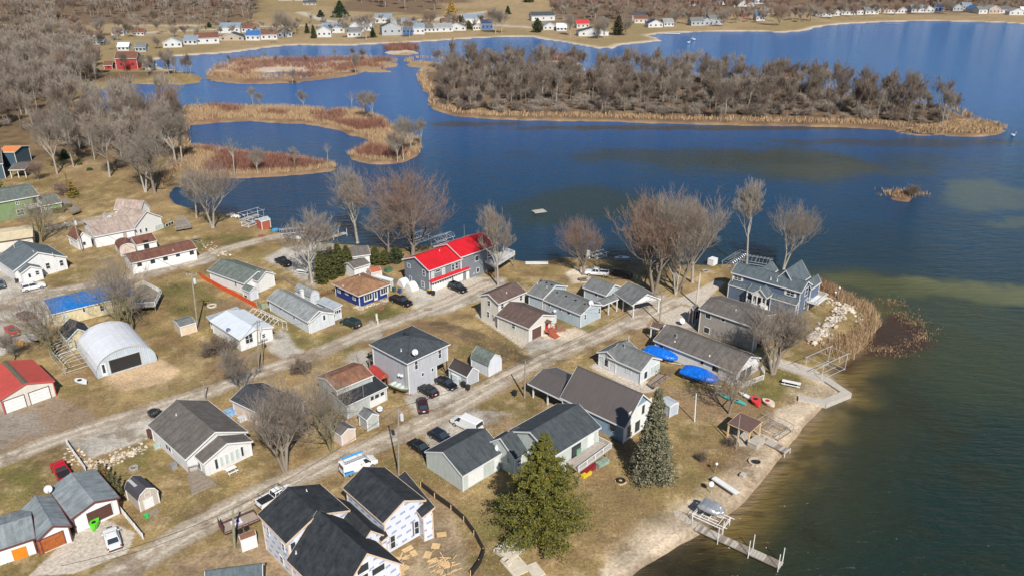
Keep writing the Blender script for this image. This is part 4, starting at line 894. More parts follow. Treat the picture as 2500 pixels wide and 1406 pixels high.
h=House('cottage_shed','small white cottage with brown gable roof beside the guy-wired utility pole','shed',(WPLAIN,SH_REDB))
h.block(Z2(80,395),Z2(160,442),Z2(292,415),he=2.5,peak=Z2(205,370),over=.25); h.win(1,Z2(210,450),Z2(238,470),bar=False); h.win(0,Z2(115,435),Z2(130,455),bar=False)
# 30 brown-roofed house + lower black roof (near the grey cube)
h=House('house','grey-green house with rusty brown roof above a flat black roofed porch addition','house',(PALEG,SH_RUST))
h.block(Y8(345,288),Y8(655,160),D=Y8(95,205),he=4.3,rise=.9,over=.25)
h.block(Y8(430,418),Y8(775,255),D=Y8(315,330),he=2.6,rise=.75,over=.25,roof=M_BLK,shed=True)
h.win(0,Y8(628,335),Y8(657,355),bar=False); h.win(0,Y8(664,320),Y8(700,335),bar=False); h.win(0,Y8(710,300),Y8(742,315),bar=False)
q=MB(); x0,z0,x1,z1=h.rect(0,Y8(625,350),Y8(752,370)); h.slab(q,0,x0-.1,0,x1+.1,1.25,0,.05); q.build('porch_panel',WPLAIN,h.root,h.fr)
h.tube('antenna_mast',[h.onroof(Y8(572,335)),h.onroof(Y8(572,335))+Vector((0,0,2.6))],.05,GALV)
h=House('lean_to','small faded red roofed lean-to between the black-roofed porch and the grey square house','shed',(RUST,M_FRED,REDW))
h.block(Y8(612,110),Y8(712,195),Y8(802,185),he=2.3,rise=.7,over=.1,roof=mat('dull_red_roof',(.42,.05,.04),.6,.15,1,'rib',pd=.85),open_=[(.05,.1),(.95,.1),(.95,.9),(.05,.9)])
h=House('garden_shed','small grey-green shed with weathered grey roof in front of the black-roofed porch','shed',(PALEG,SH_GREY))
h.block(Y8(525,482),Y8(598,535),Y8(695,487),he=2.1,peak=Y8(645,462),over=.12,rise=.8)
h=House('garden_shed','small pinkish cream shed with brown roof beside the moss-trunked tree','shed',(PINKW,SH_TAUPE))
h.block(Y8(300,610),Y8(385,665),Y8(500,600),he=2.0,peak=Y8(440,600),over=.12,rise=.7)
# 31 dark roof house under tree
h=House('house','pinkish house with charcoal roof mostly screened by the twiggy tree','house',(PINKW,RS('charcoal_shingles',(.06,.062,.07))))
h.block(Z7(80,285),Z7(465,470),Z7(710,275),he=2.8,rise=1.3,over=.3)
h.win(1,Z7(625,400),Z7(640,470)); h.win(1,Z7(485,460),Z7(540,500),glass=CURT)
h.block(Z7(400,380),Z7(480,460),Z7(690,385),he=2.6,rise=.6,over=.2)
# 32 sheds right of the cube
h=House('tool_shed','grey shed with dark brown metal roof, paddle boards leaning on it, beside the parked sedan','shed',(GREYB,mat('dark_brown_metal_roof',(.05,.04,.038),.5,.1,1,'rib',pd=.8)))
h.block(Y6(1370,695),Y6(1638,828),Y6(1825,740),he=2.1,peak=Y6(1738,690),over=.15); h.door(0,Y6(1420,760),Y6(1545,860))
h=House('barn_shed','tall white gambrel shed with grey-green shingles alone on the grass by the lane','shed',(mat('pale_white_siding',(.58,.61,.66),.7,.05,1,'lap',pd=.9),SH_GREYG))
h.block(Y6(1690,555),Y6(1948,675),Y6(2135,570),he=2.2,peak=Y6(2082,498),over=.12,gamb=True,rise=1.9)
# 33 white two-part house with brown roofs
h=House('house','cream two-storey house with brown roofs, low garage wing and red entry steps','house',(CREAM,SH_BR))
h.block(Y2(400,585),Y2(885,378),D=Y2(58,435),he=5.3,peak=Y2(228,412),pend='A',over=.4)
h.win(3,Y2(215,512),Y2(262,612)); h.win(3,Y2(207,702),Y2(245,805)); h.win(3,Y2(300,745),Y2(318,808),bar=False); h.win(0,Y2(442,578),Y2(485,640)); h.win(0,Y2(765,445),Y2(805,500)); h.vent(Y2(540,400),h=.5)
h.block(Y2(355,775),Y2(925,1010),Y2(1415,785),he=3.0,peak=Y2(1185,765),over=.3)
h.win(0,Y2(635,905),Y2(685,1000)); h.gdoor(1,Y2(975,1015),Y2(1130,1115),m=mat('brown_garage_door',(.11,.055,.05),.6,.05),rows=5,cols=2,trim=WPLAIN); h.win(1,Y2(1328,830),Y2(1385,880),glass=CURT)
h.door(1,Y2(1210,925),Y2(1240,1020),m=mat('red_door',(.35,.03,.03),.5)); h.boxvent(Y2(840,590)); 
for k_,q in enumerate(((820,915),(900,925))): pass
o_,t_,n_=h._pl(1); x_,_=h.hit(1,Y2(1225,1020))
pr=lambda a,d,z: o_+t_*a+n_*d+Vector((0,0,z))
h.deck([tuple(pr(x_-.9,0,.9)),tuple(pr(x_-.9,1.6,.9)),tuple(pr(x_+1.2,1.6,.9)),tuple(pr(x_+1.2,0,.9))],.9,m=REDW,rail=(1,2),railm=REDW,sp=9); h.steps(pr(x_-.9+.0,1.6,0),pr(x_+.5,1.6,0),n_,.9,m=REDW)
mb=MB(); mb.prism([pr(x_-.7,.0,2.7),pr(x_+.7,0,2.7),pr(x_,0,3.15)],n_*1.0); mb.build('entry_hood',SH_BR,h.root,h.fr)
# 34 pale blue long house
h=House('house','long pale blue board house with grey stepped gable roofs and dish, between lane and lake','house',(BLUV,SH_GREY))
h.block(Y2(888,405),Y2(1165,505),D=Y2(1135,150) and None or Y2(1270,240),he=3.2,rise=1.4,over=.3) if False else h.block(Y2(888,405),Y2(1165,500),C=Y2(1655,300),he=3.3,peak=Y2(1412,262),over=.35)
h.vent(Y2(1232,305),Y2(1070,250),h=.5); h.boxvent(Y2(1130,190),Y2(1225,228),Y2(1320,265))
h.block(Y2(1165,512),Y2(1815,775),Y2(2205,605),he=3.0,peak=Y2(2020,585),over=.3)
for a,b in (((1255,572),(1292,620)),((1445,648),(1475,698)),((1580,705),(1628,760))): h.win(0,Y2(*a),Y2(*b),bar=False)
h.win(1,Y2(1875,762),Y2(1900,828)); h.win(1,Y2(2115,658),Y2(2142,722)); h.boxvent(Y2(1410,395),Y2(1562,458),Y2(1722,522),Y2(1882,588)); h.dish(Y2(1985,595),.55,h=.5)
x_,z_=h.hit(0,Y2(1385,690)); o_,t_,n_=h._pl(0); h.dish(None,.35,q=o_+t_*x_+n_*.35+Vector((0,0,z_-.25)),h=.25,m=DISH)
# 35 pale blue house with carport
h=House('house','pale blue house with grey roof running into an open white-posted double carport','house',(BLUV,SH_GREY))
h.block(Y3(155,440),Y3(560,585),D=Y3(350,270),he=2.9,rise=1.6,over=.35)
h.win(0,Y3(365,535),Y3(405,590),bar=False)
h.block(Y3(690,535),Y3(1010,750),Y3(1400,575),he=2.9,peak=Y3(1215,555),over=.3,open_=[(.98,.06),(.98,.94),(.45,.06)])
h.block(Y3(505,750),Y3(775,640),D=Y3(345,690),he=2.8,rise=.5,over=.2,open_=[(.42,.08),(.95,.08)])
# 36 taupe roof lakeside house behind arborvitae
h=House('house','low lakeside house with weathered taupe roof behind the row of arborvitae','house',(WPLAIN,SH_TAUPE))
h.block(Z6(640,350),Z6(920,262),D=Z6(320,270),he=3.0,rise=1.5,over=.4) if False else h.block(Z6(300,355),Z6(840,285),D=Z6(300,255),he=3.0,rise=1.3,over=.3)
h.block(Z6(655,442),Z6(838,385),D=Z6(600,360),he=2.7,rise=.8,over=.25)
h.gdoor(0,Z6(655,470),Z6(760,460)) if False else None
h=House('garden_shed','tiny shed with rust-red roof and cream walls behind the royal blue bungalow','shed',(mat('cream_wall',(.6,.5,.38),.7,.08),mat('rust_roof',(.38,.10,.05),.8,.2)))
h.block(Z6(848,490),Z6(965,465),D=Z6(772,450),he=2.1,rise=.5,over=.05)
h=House('carport_shed','flat white roofed lean-to beside the royal blue bungalow','shed',(WPLAIN,M_WH))
h.block(Z6(885,530),Z6(1070,580),C=Z6(1000,520) and Z6(1065,560),W=None,D=None,he=2.2,rise=.25,over=.1,shed=True,open_=[(.05,.1),(.95,.1),(.05,.9),(.95,.9)])
# 37 tiny outhouse by unfinished house
h=House('utility_shed','small white box shed with rusty roof beside the flatbed trailer','shed',(WPLAIN,RUST))
h.block(X3(640,478),X3(865,395),D=X3(590,415),he=1.9,rise=.35,over=.06)
h=House('house_corner','dark blue-grey shingled roof corner poking in at the bottom edge','house',(LBL,SH_BLUEG))
h.block(X3(120,1120),X3(960,1010),D=X3(100,980) and X3(80,930),he=3.0,rise=1.0)
# 38 gray vinyl shed near spruce
h=House('metal_shed','small pale blue metal shed beside the white lakefront gable','shed',(CORR,mat('pale_metal_roof',(.42,.45,.49),.5,.1,1,'rib',pd=.85)))
h.block(Y1(2050,690),Y1(2205,780),Y1(2315,718),he=2.1,rise=.2,over=.04)
# ================================================================ vehicles
def paint(n,c,r=.25): return mat(n,c,r,.03,2,spec=.6)
TAILR=mat('red_lamp_glass',(.45,.01,.01),.2,0); HEADL=mat('clear_lamp_glass',(.7,.7,.72),.15,0); CHROME=mat('alloy_wheel',(.5,.5,.52),.35,0,metal=.7); PLAST=mat('black_plastic',(.02,.02,.022),.5,.05)
CARS={'sedan':dict(L=4.8,W=1.84,zl=.28,zb=.92,body=[(-1,.86,.75),(-.96,.95,.92),(-.6,1,.96),(.25,1,.93),(.75,.97,.86),(.96,.88,.68),(1,.8,.55)],cab=[(-.72,.80,.94),(-.42,.70,1.40),(.08,.70,1.44),(.42,.80,.95)]),
 'suv':dict(L=4.9,W=1.95,zl=.32,zb=1.08,body=[(-1,.9,.85),(-.97,.97,1.05),(-.6,1,1.12),(.35,1,1.10),(.8,.97,1.0),(.97,.9,.85),(1,.84,.7)],cab=[(-.95,.84,1.08),(-.84,.76,1.74),(.10,.76,1.78),(.42,.84,1.12)]),
 'cross':dict(L=4.6,W=1.86,zl=.3,zb=1.0,body=[(-1,.88,.8),(-.96,.96,1.0),(-.6,1,1.04),(.3,1,1.02),(.75,.96,.92),(.96,.88,.78),(1,.8,.62)],cab=[(-.90,.82,1.0),(-.66,.72,1.55),(.08,.72,1.62),(.45,.82,1.03)]),
 'pickup':dict(L=5.7,W=2.0,zl=.4,zb=1.15,body=[(-1,.94,1.05),(-.98,.97,1.15),(-.2,.97,1.15),(.4,.97,1.13),(.85,.96,1.08),(.98,.92,.95),(1,.88,.8)],cab=[(-.18,.84,1.15),(-.12,.76,1.80),(.24,.76,1.86),(.46,.84,1.16)]),
 'van':dict(L=5.7,W=2.05,zl=.35,zb=1.2,body=[(-1,.94,1.25),(-.98,1,1.3),(-.4,1,1.3),(.45,1,1.28),(.72,.97,1.18),(.97,.9,.95),(1,.84,.75)],cab=[(-.99,.95,1.26),(-.96,.86,2.08),(.32,.86,2.12),(.60,.92,1.26)])}
def car(kind, name, cat, label, cpx, fpx, col, z=0, group=None, rack=False, logo=False):
    K=CARS[kind]; L,W,zl=K['L'],K['W'],K['zl']; c=G(*cpx,z); f=G(*fpx,z); rz=math.atan2(f.y-c.y,f.x-c.x)
    o=thing(name,label,cat,c,rz,group)
    mb=MB(); secs=[]
    for k,wf,zt in K['body']:
        x=k*L/2; hw=W/2*wf; zm=(zl+zt)*.5
        secs.append([(x,-hw*.94,zl),(x,-hw,zl+.15),(x,-hw,zm+.08),(x,-hw*.95,zt-.05),(x,-hw*.86,zt),(x,hw*.86,zt),(x,hw*.95,zt-.05),(x,hw,zm+.08),(x,hw,zl+.15),(x,hw*.94,zl)])
    mb.loft(secs)
    (x0,w0,z0),(x1,w1,z1),(x2,w2,z2),(x3,w3,z3)=[(a*L/2,b*W/2,c_) for a,b,c_ in K['cab']]
    # pillars
    for s in (-1,1):
        for a,b in (((x0,s*w0,z0),(x1,s*w1,z1)),((x3,s*w3,z3),(x2,s*w2,z2)),(((x0+x3)/2-.1,s*(w0+.0),(z0+z3)/2),((x1+x2)/2,s*w1,z1))): mb.bar(a,b,.055,4)
    if kind=='van':
        for s in (-1,1): mb.prism([(x0,s*w0,z0),(x3-.95,s*w0,z3),(x2-.55,s*w1,z2),(x1,s*w1,z1)],(0,s*.03,0))
    mb.build('body',col,o,smooth=False)
    rf=MB(); rf.hexa([(x1-.06,-w1-.03,z1-.03),(x2+.06,-w1-.03,z2-.03),(x2+.06,w1+.03,z2-.03),(x1-.06,w1+.03,z1-.03),(x1+.1,-w1+.12,z1+.05),(x2-.15,-w1+.12,z2+.05),(x2-.15,w1-.12,z2+.05),(x1+.1,w1-.12,z1+.05)]); rf.build('roof',col,o)
    g=MB(); g.hexa([(x0,-w0,z0-.03),(x3,-w3,z3-.03),(x3,w3,z3-.03),(x0,w0,z0-.03),(x1,-w1,z1-.01),(x2,-w1,z2-.01),(x2,w1,z2-.01),(x1,w1,z1-.01)]); g.build('window_glass',GLASS,o)
    wr=.36 if kind in('suv','pickup','van') else .33
    for sx in (-.62,.62):
        for sy in (-1,1):
            t=MB(); y=sy*(W/2-.12); t.tube([(sx*L/2,y-.12,wr),(sx*L/2,y+.14 if sy>0 else y-.14+.02,wr)] if sy>0 else [(sx*L/2,y-.14,wr),(sx*L/2,y+.12,wr)],wr,14); wo=t.build('wheel',BLACK,o)
            t=MB(); yy=y+sy*.15; t.tube([(sx*L/2,yy-.02,wr),(sx*L/2,yy+.02,wr)],wr*.62,10); t.build('rim',CHROME,wo)
    zz=K['body'][-2][2]-.06
    for s in (-1,1):
        t=MB(); t.box((L/2*.965,s*W*.34,zz-.06),(.18,.34,.14)); t.build('headlight',HEADL,o)
        t=MB(); t.box((-L/2*.985,s*W*.41,K['body'][1][2]-.14),(.12,.2,.26)); t.build('taillight',TAILR,o)
        t=MB(); t.box((x3-.25,s*(W/2+.06),z3+.08),(.12,.2,.14)); t.build('mirror',col if kind!='van' else PLAST,o)
    t=MB(); t.box((L/2*.995,0,zl+.18),(.12,W*.82,.2)); t.box((L/2*.99,0,zl+.42),(.08,W*.4,.14)); t.build('bumper',PLAST,o)
    t=MB(); t.box((-L/2*.995,0,zl+.16),(.12,W*.86,.2)); rb=t.build('bumper',PLAST,o)
    t=MB(); t.box((-L/2*1.01,0,zl+.42),(.04,.42,.18)); t.build('licence_plate',WHITE,rb)
    if kind=='pickup':
        t=MB(); x_0,x_1=-L/2*.96,x0-.12; w_=W/2*.82; t.prism([(x_0,-w_,1.155),(x_1,-w_,1.155),(x_1,w_,1.155),(x_0,w_,1.155)],(0,0,.012)); t.build('bed',PLAST,o)
        t=MB()
        for s in (-1,1): t.box(((x_0+x_1)/2,s*W*.455,1.2),(x_1-x_0,.1,.12))
        t.box((x_0-.02,0,1.2),(.08,W*.86,.12)); t.build('bed_rail',col,o)
    if rack:
        t=MB(); zr=z2+.28
        for s in (-1,1):
            t.bar((-L/2*.9,s*.75,zr),(L/2*.4,s*.75,zr),.035)
            for x in (-L/2*.8,0,L/2*.35): t.bar((x,s*.75,1.3 if kind=='pickup' else z2-.05),(x,s*.75,zr),.03)
        for x in (-L/2*.8,0,L/2*.35): t.bar((x,-.75,zr),(x,.75,zr),.03)
        t.build('roof_rack',GALV if kind=='van' else PLAST,o)
    return o
BLK=paint('black_car_paint',(.008,.008,.01)); DGR=paint('dark_green_car_paint',(.008,.025,.022)); WCP=paint('white_car_paint',(.68,.68,.68)); RCP=paint('red_car_paint',(.42,.01,.015)); MRP=paint('maroon_car_paint',(.10,.012,.018)); DNB=paint('dark_navy_car_paint',(.01,.014,.028)); DRC=paint('dark_plum_car_paint',(.03,.008,.014)); GRYP=paint('grey_car_paint',(.12,.14,.16))
car('sedan','parked_car','car','white sedan parked on the apron before the brown garage door',W2(1268,1015),W2(1222,850),WCP)
car('pickup','pickup_truck','pickup','bright red pickup parked behind the grey metal roofed cottage',W2(700,270),W2(640,170),RCP)
van=car('van','utility_van','van','white service van with blue wave graphics and roof ladders on the lane',X1(790,900),X1(1290,700),WCP,rack=True)
BLG=mat('sky_blue_vinyl',(.06,.32,.62),.4,.2,4); DBL=mat('deep_blue_vinyl',(.01,.10,.42),.4,0)
mb=MB(); mb.prism([(-2.8,-1.035,.45),(-1.0,-1.035,.5),(-1.5,-1.035,.95),(-2.8,-1.035,1.2)],(0,-.012,0)); mb.build('graphic_band',BLG,van)
mb=MB(); mb.prism([(-2.8,-1.05,.9),(-1.2,-1.05,.85),(-1.4,-1.05,1.0),(-2.8,-1.05,1.18)],(0,-.012,0)); mb.build('graphic_stripe',DBL,van)
mb=MB(); mb.box((-.55,.62,2.47),(3.4,.42,.05)); lb=mb.build('blue_ladder',BLG,van)
mb=MB()
for s in (-.22,.22): mb.box((-.7,-.62+s,2.45),(3.5,.05,.09))
for i in range(11): mb.box((-2.3+i*.32,-.62,2.45),(.05,.42,.05))
mb.build('ladder',GALV,van)
cu=bpy.data.curves.new('lettering','FONT'); cu.body='SJT'; cu.size=.62; cu.extrude=.01; cu.shear=.25; cu.space_character=.8; cu.materials.append(PLAST); tx=bpy.data.objects.new('lettering',cu); tf=tx; tx=bpy.data.objects.new('lettering',bpy.data.meshes.new_from_object(tf)); bpy.data.objects.remove(tf); tx.name='lettering'; S.collection.objects.link(tx); tx.parent=van; tx.location=(-.15,-.985,1.38); tx.rotation_euler=(R(82),0,0)
car('van','cargo_van','van','plain white cargo van parked behind the pale green garage',X2(1400,300),X2(1190,205),WCP)
car('sedan','parked_car','car','black car nearest the wooden utility pole, behind the pale green garage',X2(615,700),X2(760,800),BLK)
car('cross','parked_car','car','black hatchback between the white cargo van and the other black car',X2(965,515),X2(1090,590),DNB)
car('cross','parked_car','car','black crossover with red tail lamps beside the big grey square house',Y6(1078,1050),Y6(950,975),BLK)
car('sedan','parked_car','car','black sedan parked nose out beside the grey tool shed',Y6(1345,945),Y6(1475,1015),BLK)
car('cross','parked_car','car','dark plum crossover parked across the end of the gravel pad',Y6(1008,1260),Y6(980,1120),DRC)
car('suv','parked_suv','suv','dark green estate wagon on the gravel by the pale grey-roofed house',Y5(1525,1085),Y5(1390,1035),DGR)
car('pickup','pickup_truck','pickup','black pickup beside the royal blue bungalow',U2(1160,615),U2(1240,645),BLK)
car('suv','parked_suv','suv','black suv in front of the red-roofed double garage',W7(1110,1190),W7(1250,1245),BLK)
car('pickup','pickup_truck','pickup','white pickup under the bare trees on the lakefront lawn',Y3(400,225),Y3(230,210),WCP)
car('suv','parked_suv','suv','white suv beside the white gabled house porch at left',X6(485,385),X6(640,350),WCP)
car('pickup','pickup_truck','pickup','dark maroon pickup under the twiggy tree near the blue roof',X6(405,835),X6(520,890),MRP)
car('sedan','parked_car','car','red sedan at the left edge beside the grey covered boat',X6(182,1015),X6(245,1080),RCP)
car('sedan','parked_car','car','dark grey car cut by the left edge of the picture',W3(15,1190),W3(60,1280),GRYP)
car('pickup','pickup_truck','pickup','black pickup on the pale driveway left of the arborvitae row',V6(322,1215),V6(270,1185),BLK)
car('pickup','work_truck','pickup','white work truck with ladder rack half hidden by the unfinished house',W6(190,330),W6(400,215),WCP,rack=True)
# ---------------------------------------------------------------- boats and water gear
TARP=mat('blue_shrink_wrap',(.004,.14,.62),.35,.12,2.5,bump=.6); GTARP=mat('grey_tarpaulin',(.30,.28,.27),.7,.12,3,bump=.7); HULL=mat('dark_hull',(.06,.06,.065),.4,.1)
def boat(label, a, b, wrap, hull, name='covered_boat', L=None, W=2.4, H=1.5, z0=.75, trailer=True, cover=True, cat='boat'):
    A=G(*a); B=G(*b); L=L or (B-A).length; c=(A+B)/2; rz=math.atan2(B.y-A.y,B.x-A.x); o=thing(name,label,cat,c,rz)
    def ring(k,wf,zt,zk,n=12,top=True):
        x=k*L/2; out=[]
        return [(x,-W/2*wf*.5,zk),(x,-W/2*wf,z0+.45),(x,-W/2*wf*.98,z0+.75)]+([(x,-W/2*wf*.55,zt),(x,W/2*wf*.55,zt)] if top else [(x,-W/2*wf*.8,z0+.72),(x,W/2*wf*.8,z0+.72)])+[(x,W/2*wf*.98,z0+.75),(x,W/2*wf,z0+.45),(x,W/2*wf*.5,zk)]
    st=[(-1,.86,.95,.1),(-.7,.98,1.45,0),(-.3,1,1.55,0),(.15,1,1.5,0),(.5,.9,1.15,.05),(.8,.6,.95,.2),(1,.12,.82,.5)]
    mb=MB(); mb.loft([[(k*L/2,-W/2*w_*.45,z0+d-.35*0),(k*L/2,-W/2*w_*1.0,z0+.5),(k*L/2,-W/2*w_*1.02,z0+.72),(k*L/2,W/2*w_*1.02,z0+.72),(k*L/2,W/2*w_,z0+.5),(k*L/2,W/2*w_*.45,z0+d)] for k,w_,h_,d in st]); mb.build('hull',hull,o)
    if cover:
        mb=MB(); rnd=random.Random(len(label)); secs=[]
        for i in range(25):
            k=-1+2*i/24; 
            w_=np.interp(k,[s[0] for s in st],[s[1] for s in st]); h_=np.interp(k,[s[0] for s in st],[s[2] for s in st])*H/1.5
            j=lambda s_: rnd.uniform(-s_,s_)
            x=k*L/2*1.01; secs.append([(x+j(.04),-W/2*w_*1.04,z0+.42),(x,-W/2*w_*1.07,z0+.75+j(.05)),(x,-W/2*w_*.8,z0+.75+(h_-.55)*.6+j(.05)),(x,-W/2*w_*.35,z0+h_*.95+j(.05)),(x,W/2*w_*.35,z0+h_*.95+j(.05)),(x,W/2*w_*.8,z0+.75+(h_-.55)*.6+j(.05)),(x,W/2*w_*1.07,z0+.75+j(.05)),(x+j(.04),W/2*w_*1.04,z0+.42)])
        mb.loft(secs); mb.build('cover',wrap,o)
    else:
        mb=MB(); mb.prism([(-L*.46,-W*.38,z0+.73),(L*.2,-W*.42,z0+.73),(L*.44,-W*.1,z0+.73),(L*.44,W*.1,z0+.73),(L*.2,W*.42,z0+.73),(-L*.46,W*.38,z0+.73)],(0,0,.02)); mb.build('deck',wrap,o)
        for k in (-.3,-.05,.2): mb=MB(); mb.box((k*L,0,z0+.85),(.35,W*.75,.12)); mb.build('bench',WPLAIN,o)
    if trailer:
        mb=MB(); 
        for s in (-1,1): mb.bar((-L*.45,s*W*.3,z0*.7),(L*.35,s*W*.3,z0*.7),.05); mb.bar((L*.35,s*W*.3,z0*.7),(L*.62,0,z0*.6),.05)
        for x in (-L*.4,0,L*.3): mb.bar((x,-W*.4,z0*.66),(x,W*.4,z0*.66),.05)
        t=mb.build('trailer',RUST if not cover else GALV,o)
        for s in (-1,1): mb=MB(); mb.tube([(-L*.12,s*W*.46-.1,.3),(-L*.12,s*W*.46+.1,.3)],.3,12); mb.build('wheel',BLACK,t)
    return o
boat('blue shrink-wrapped boat nearer the lane, between the white houses',Y4(730,465),Y4(1150,600),TARP,WPLAIN,W=2.7)
boat('bigger blue shrink-wrapped pontoon on trailer, nearer the lattice porch',Y4(1220,740),Y4(1680,890),TARP,HULL,W=3.0,H=1.7)
boat('faded green open fishing boat on rusty trailer beside the grey square house',Y6(545,985),Y6(815,1085),mat('faded_green_boat',(.36,.46,.38),.6,.15),mat('olive_hull',(.12,.11,.05),.6,.15),name='fishing_boat',W=1.7,z0=.55,cover=False)
boat('bulky grey tarpaulin covered boat next to the red sedan',X6(500,960),X6(550,1180),GTARP,GTARP,W=3.2,H=2.6,z0=.5,trailer=False,L=7.5)
boat('small black-covered boat behind the taupe-roofed ranch house',W5(140,225),W5(290,165),PLAST,HULL,W=1.6,z0=.3,H=1.0)
boat('aluminium boat on white lift beside the long plank dock',Z5(150,350),Z5(320,430),GALV,ALU,name='boat_on_lift',W=2.3,z0=1.4,trailer=False,H=1.1)
def hullshape(name,label,cat,a,b,W,col,H=.35,z=.15,group=None,inner=None):
    A=G(*a,z);B=G(*b,z);L=(B-A).length;c=(A+B)/2;o=thing(name,label,cat,(c.x,c.y,z),math.atan2(B.y-A.y,B.x-A.x),group); mb=MB()
    mb.loft([[(k*L/2,-W/2*w_,H),(k*L/2,-W/2*w_*.7,0),(k*L/2,W/2*w_*.7,0),(k*L/2,W/2*w_,H)] for k,w_ in ((-1,.08),(-.75,.6),(-.35,.95),(.2,1),(.65,.7),(.9,.3),(1,.05))]); mb.build('hull',col,o)
    mb=MB(); mb.ball((-.1*L,0,H),(L*.16,W*.28,.06),10); mb.build('cockpit',inner or PLAST,o); return o
TEAL=mat('teal_plastic',(.07,.42,.38),.4,.12,4)
hullshape('kayak','teal kayak lying west of the leaning tree trunk','kayak',Z3(388,528),Z3(478,575),.8,TEAL); hullshape('kayak','teal kayak lying east of the leaning tree trunk','kayak',Z3(470,568),Z3(590,612),.8,TEAL)
hullshape('canoe','upturned white canoe behind the teal kayaks','canoe',Z3(540,525),Z3(628,575),.9,WPLAIN,inner=WPLAIN)
hullshape('paddle_boat','bright red paddle boat near the sand beach','paddle boat',Z3(635,565),Z3(680,625),1.7,mat('red_plastic',(.62,.05,.05),.4,.12),H=.7); hullshape('paddle_boat','cream and red paddle boat beside the bright red one','paddle boat',Z3(705,580),Z3(790,625),1.6,mat('cream_plastic',(.6,.5,.4),.5,.1),H=.6,inner=mat('dark_red_plastic',(.35,.02,.03),.5))
hullshape('jet_ski','lime green jet ski on the concrete by the white sedan','jet ski',W2(1040,900),W2(1100,780),1.1,mat('lime_green_plastic',(.10,.62,.02),.35,.15),H=.8,z=.2)
hullshape('rowing_boat','small white boat hull on the bank of the left bay','boat',X7(1300,890),X7(1470,895),1.5,WPLAIN,H=.5); hullshape('rowing_boat','blue-covered dinghy beside the brown timber boathouse','boat',X7(1030,790),X7(1130,770),1.7,mat('blue_canvas',(.08,.30,.5),.6,.1),H=.6,inner=mat('blue_canvas',(0,0,0)))
hullshape('rowing_boat','long white upturned hull on the bank under the tall lakefront trees','boat',V7(625,790),V7(740,790),1.6,ALU,H=.5)
# docks
def dock(label,a,b,W,z=.1,name='dock',m=None,posts=(),ph=1.4,planks=True,group=None,th=.15):
    A=G(*a,z);B=G(*b,z);L=(B-A).length;c=(A+B)/2;rz=math.atan2(B.y-A.y,B.x-A.x);o=thing(name,label,'dock',(c.x,c.y,z),rz,group); mb=MB(); n=max(2,int(L/.42)); rnd=random.Random(3)
    for i in range(n): mb.box((-L/2+(i+.5)*L/n,0,-th/2+rnd.uniform(0,.015)),(L/n-.04,W,th*.6),0,int(rnd.random()<.55))
    for s in (-1,1): mb.box((0,s*(W/2-.05),-th),(L,.08,.16),0,0)
    mb.build('planking',[m or WOOD,PLK2 if m is None else m],o)
    for k,s in posts:
        pb=MB(); pb.tube([(k*L/2,s*(W/2+.08),-1.2),(k*L/2,s*(W/2+.08),ph)],.06,8); pb.build('post',WPLAIN,o)
    return o
PLK2=mat('bleached_plank',(.40,.365,.32),.85,.15,3)
dock('long bleached plank dock with white posts reaching into the lake',Z5(125,445),Z5(765,735),1.35,z=.15,posts=((-.42,1),(-.42,-1),(.3,1),(.3,-1),(.97,1),(.97,-1)),ph=2.2)
dock('short grey plank dock beside the boat lift on the beach',Z4(500,350),Z4(768,480),1.5,z=.35,posts=((.95,1),(.95,-1)),ph=.1)
dock('pale L-shaped dock with white posts west of the lakeside house',X7(1720,925),X7(2150,800),1.5,z=.2,posts=((-.9,1),(-.6,-1),(-.1,1),(.0,-1),(.6,1),(.95,-1)),ph=1.5)
dock('narrow dock on stilts below the boat lifts of the left bay',X7(560,600),X7(800,520),1.3,z=.3,posts=((0,1),(.9,-1)),ph=1.3)
BEIG=mat('beige_dock_decking',(.60,.53,.42),.75,.06,2,'plank',pd=.9)
dock('largest beige dock section lying by the yellow-green pine',X4(1405,325),X4(1620,455),2.9,z=.5,m=BEIG,name='dock_section',th=.45)
dock('long beige dock section lying under the largest one',X4(1500,480),X4(1680,690),2.5,z=.3,m=BEIG,name='dock_section',th=.3)
dock('beige dock section cut by the bottom edge, near the sand',X4(1770,570),X4(1890,720),1.7,z=.35,m=BEIG,name='dock_section',th=.35)
dock('long white dock section propped on the lawn near the beach',T3(1660,690),T3(1835,805),.9,z=.9,m=WPLAIN,name='dock_section')
for i_,(a,b,l) in enumerate(((T3(1375,950),T3(1410,950),'first'),(T3(1415,975),T3(1450,985),'second'),(T3(1460,1000),T3(1500,1010),'third'),(T3(1500,1025),T3(1540,1030),'fourth'))): tag(dock(l+' pale stepping slab in the row leading to the dock',a,b,1.0,z=.08,m=CONC,name='stepping_slab',th=.08),cat='slab')
dock('square white swimming raft floating on the open lake',(1302,517),(1330,513),2.6,z=.0,m=PLK2,name='swim_raft')
dock('white dock edging stacked along the far lawn bank',U3(375,308),U3(545,308),1.3,z=.3,m=WPLAIN,name='dock_section')
dock('far shore dock jutting from the sandy beach',V5(1300,203),V5(1430,210),2,z=.3,name='dock')
dock('white marina dock off the far peninsula',V4(1650,318),V4(1800,322),3,z=.5,m=WPLAIN,name='dock')
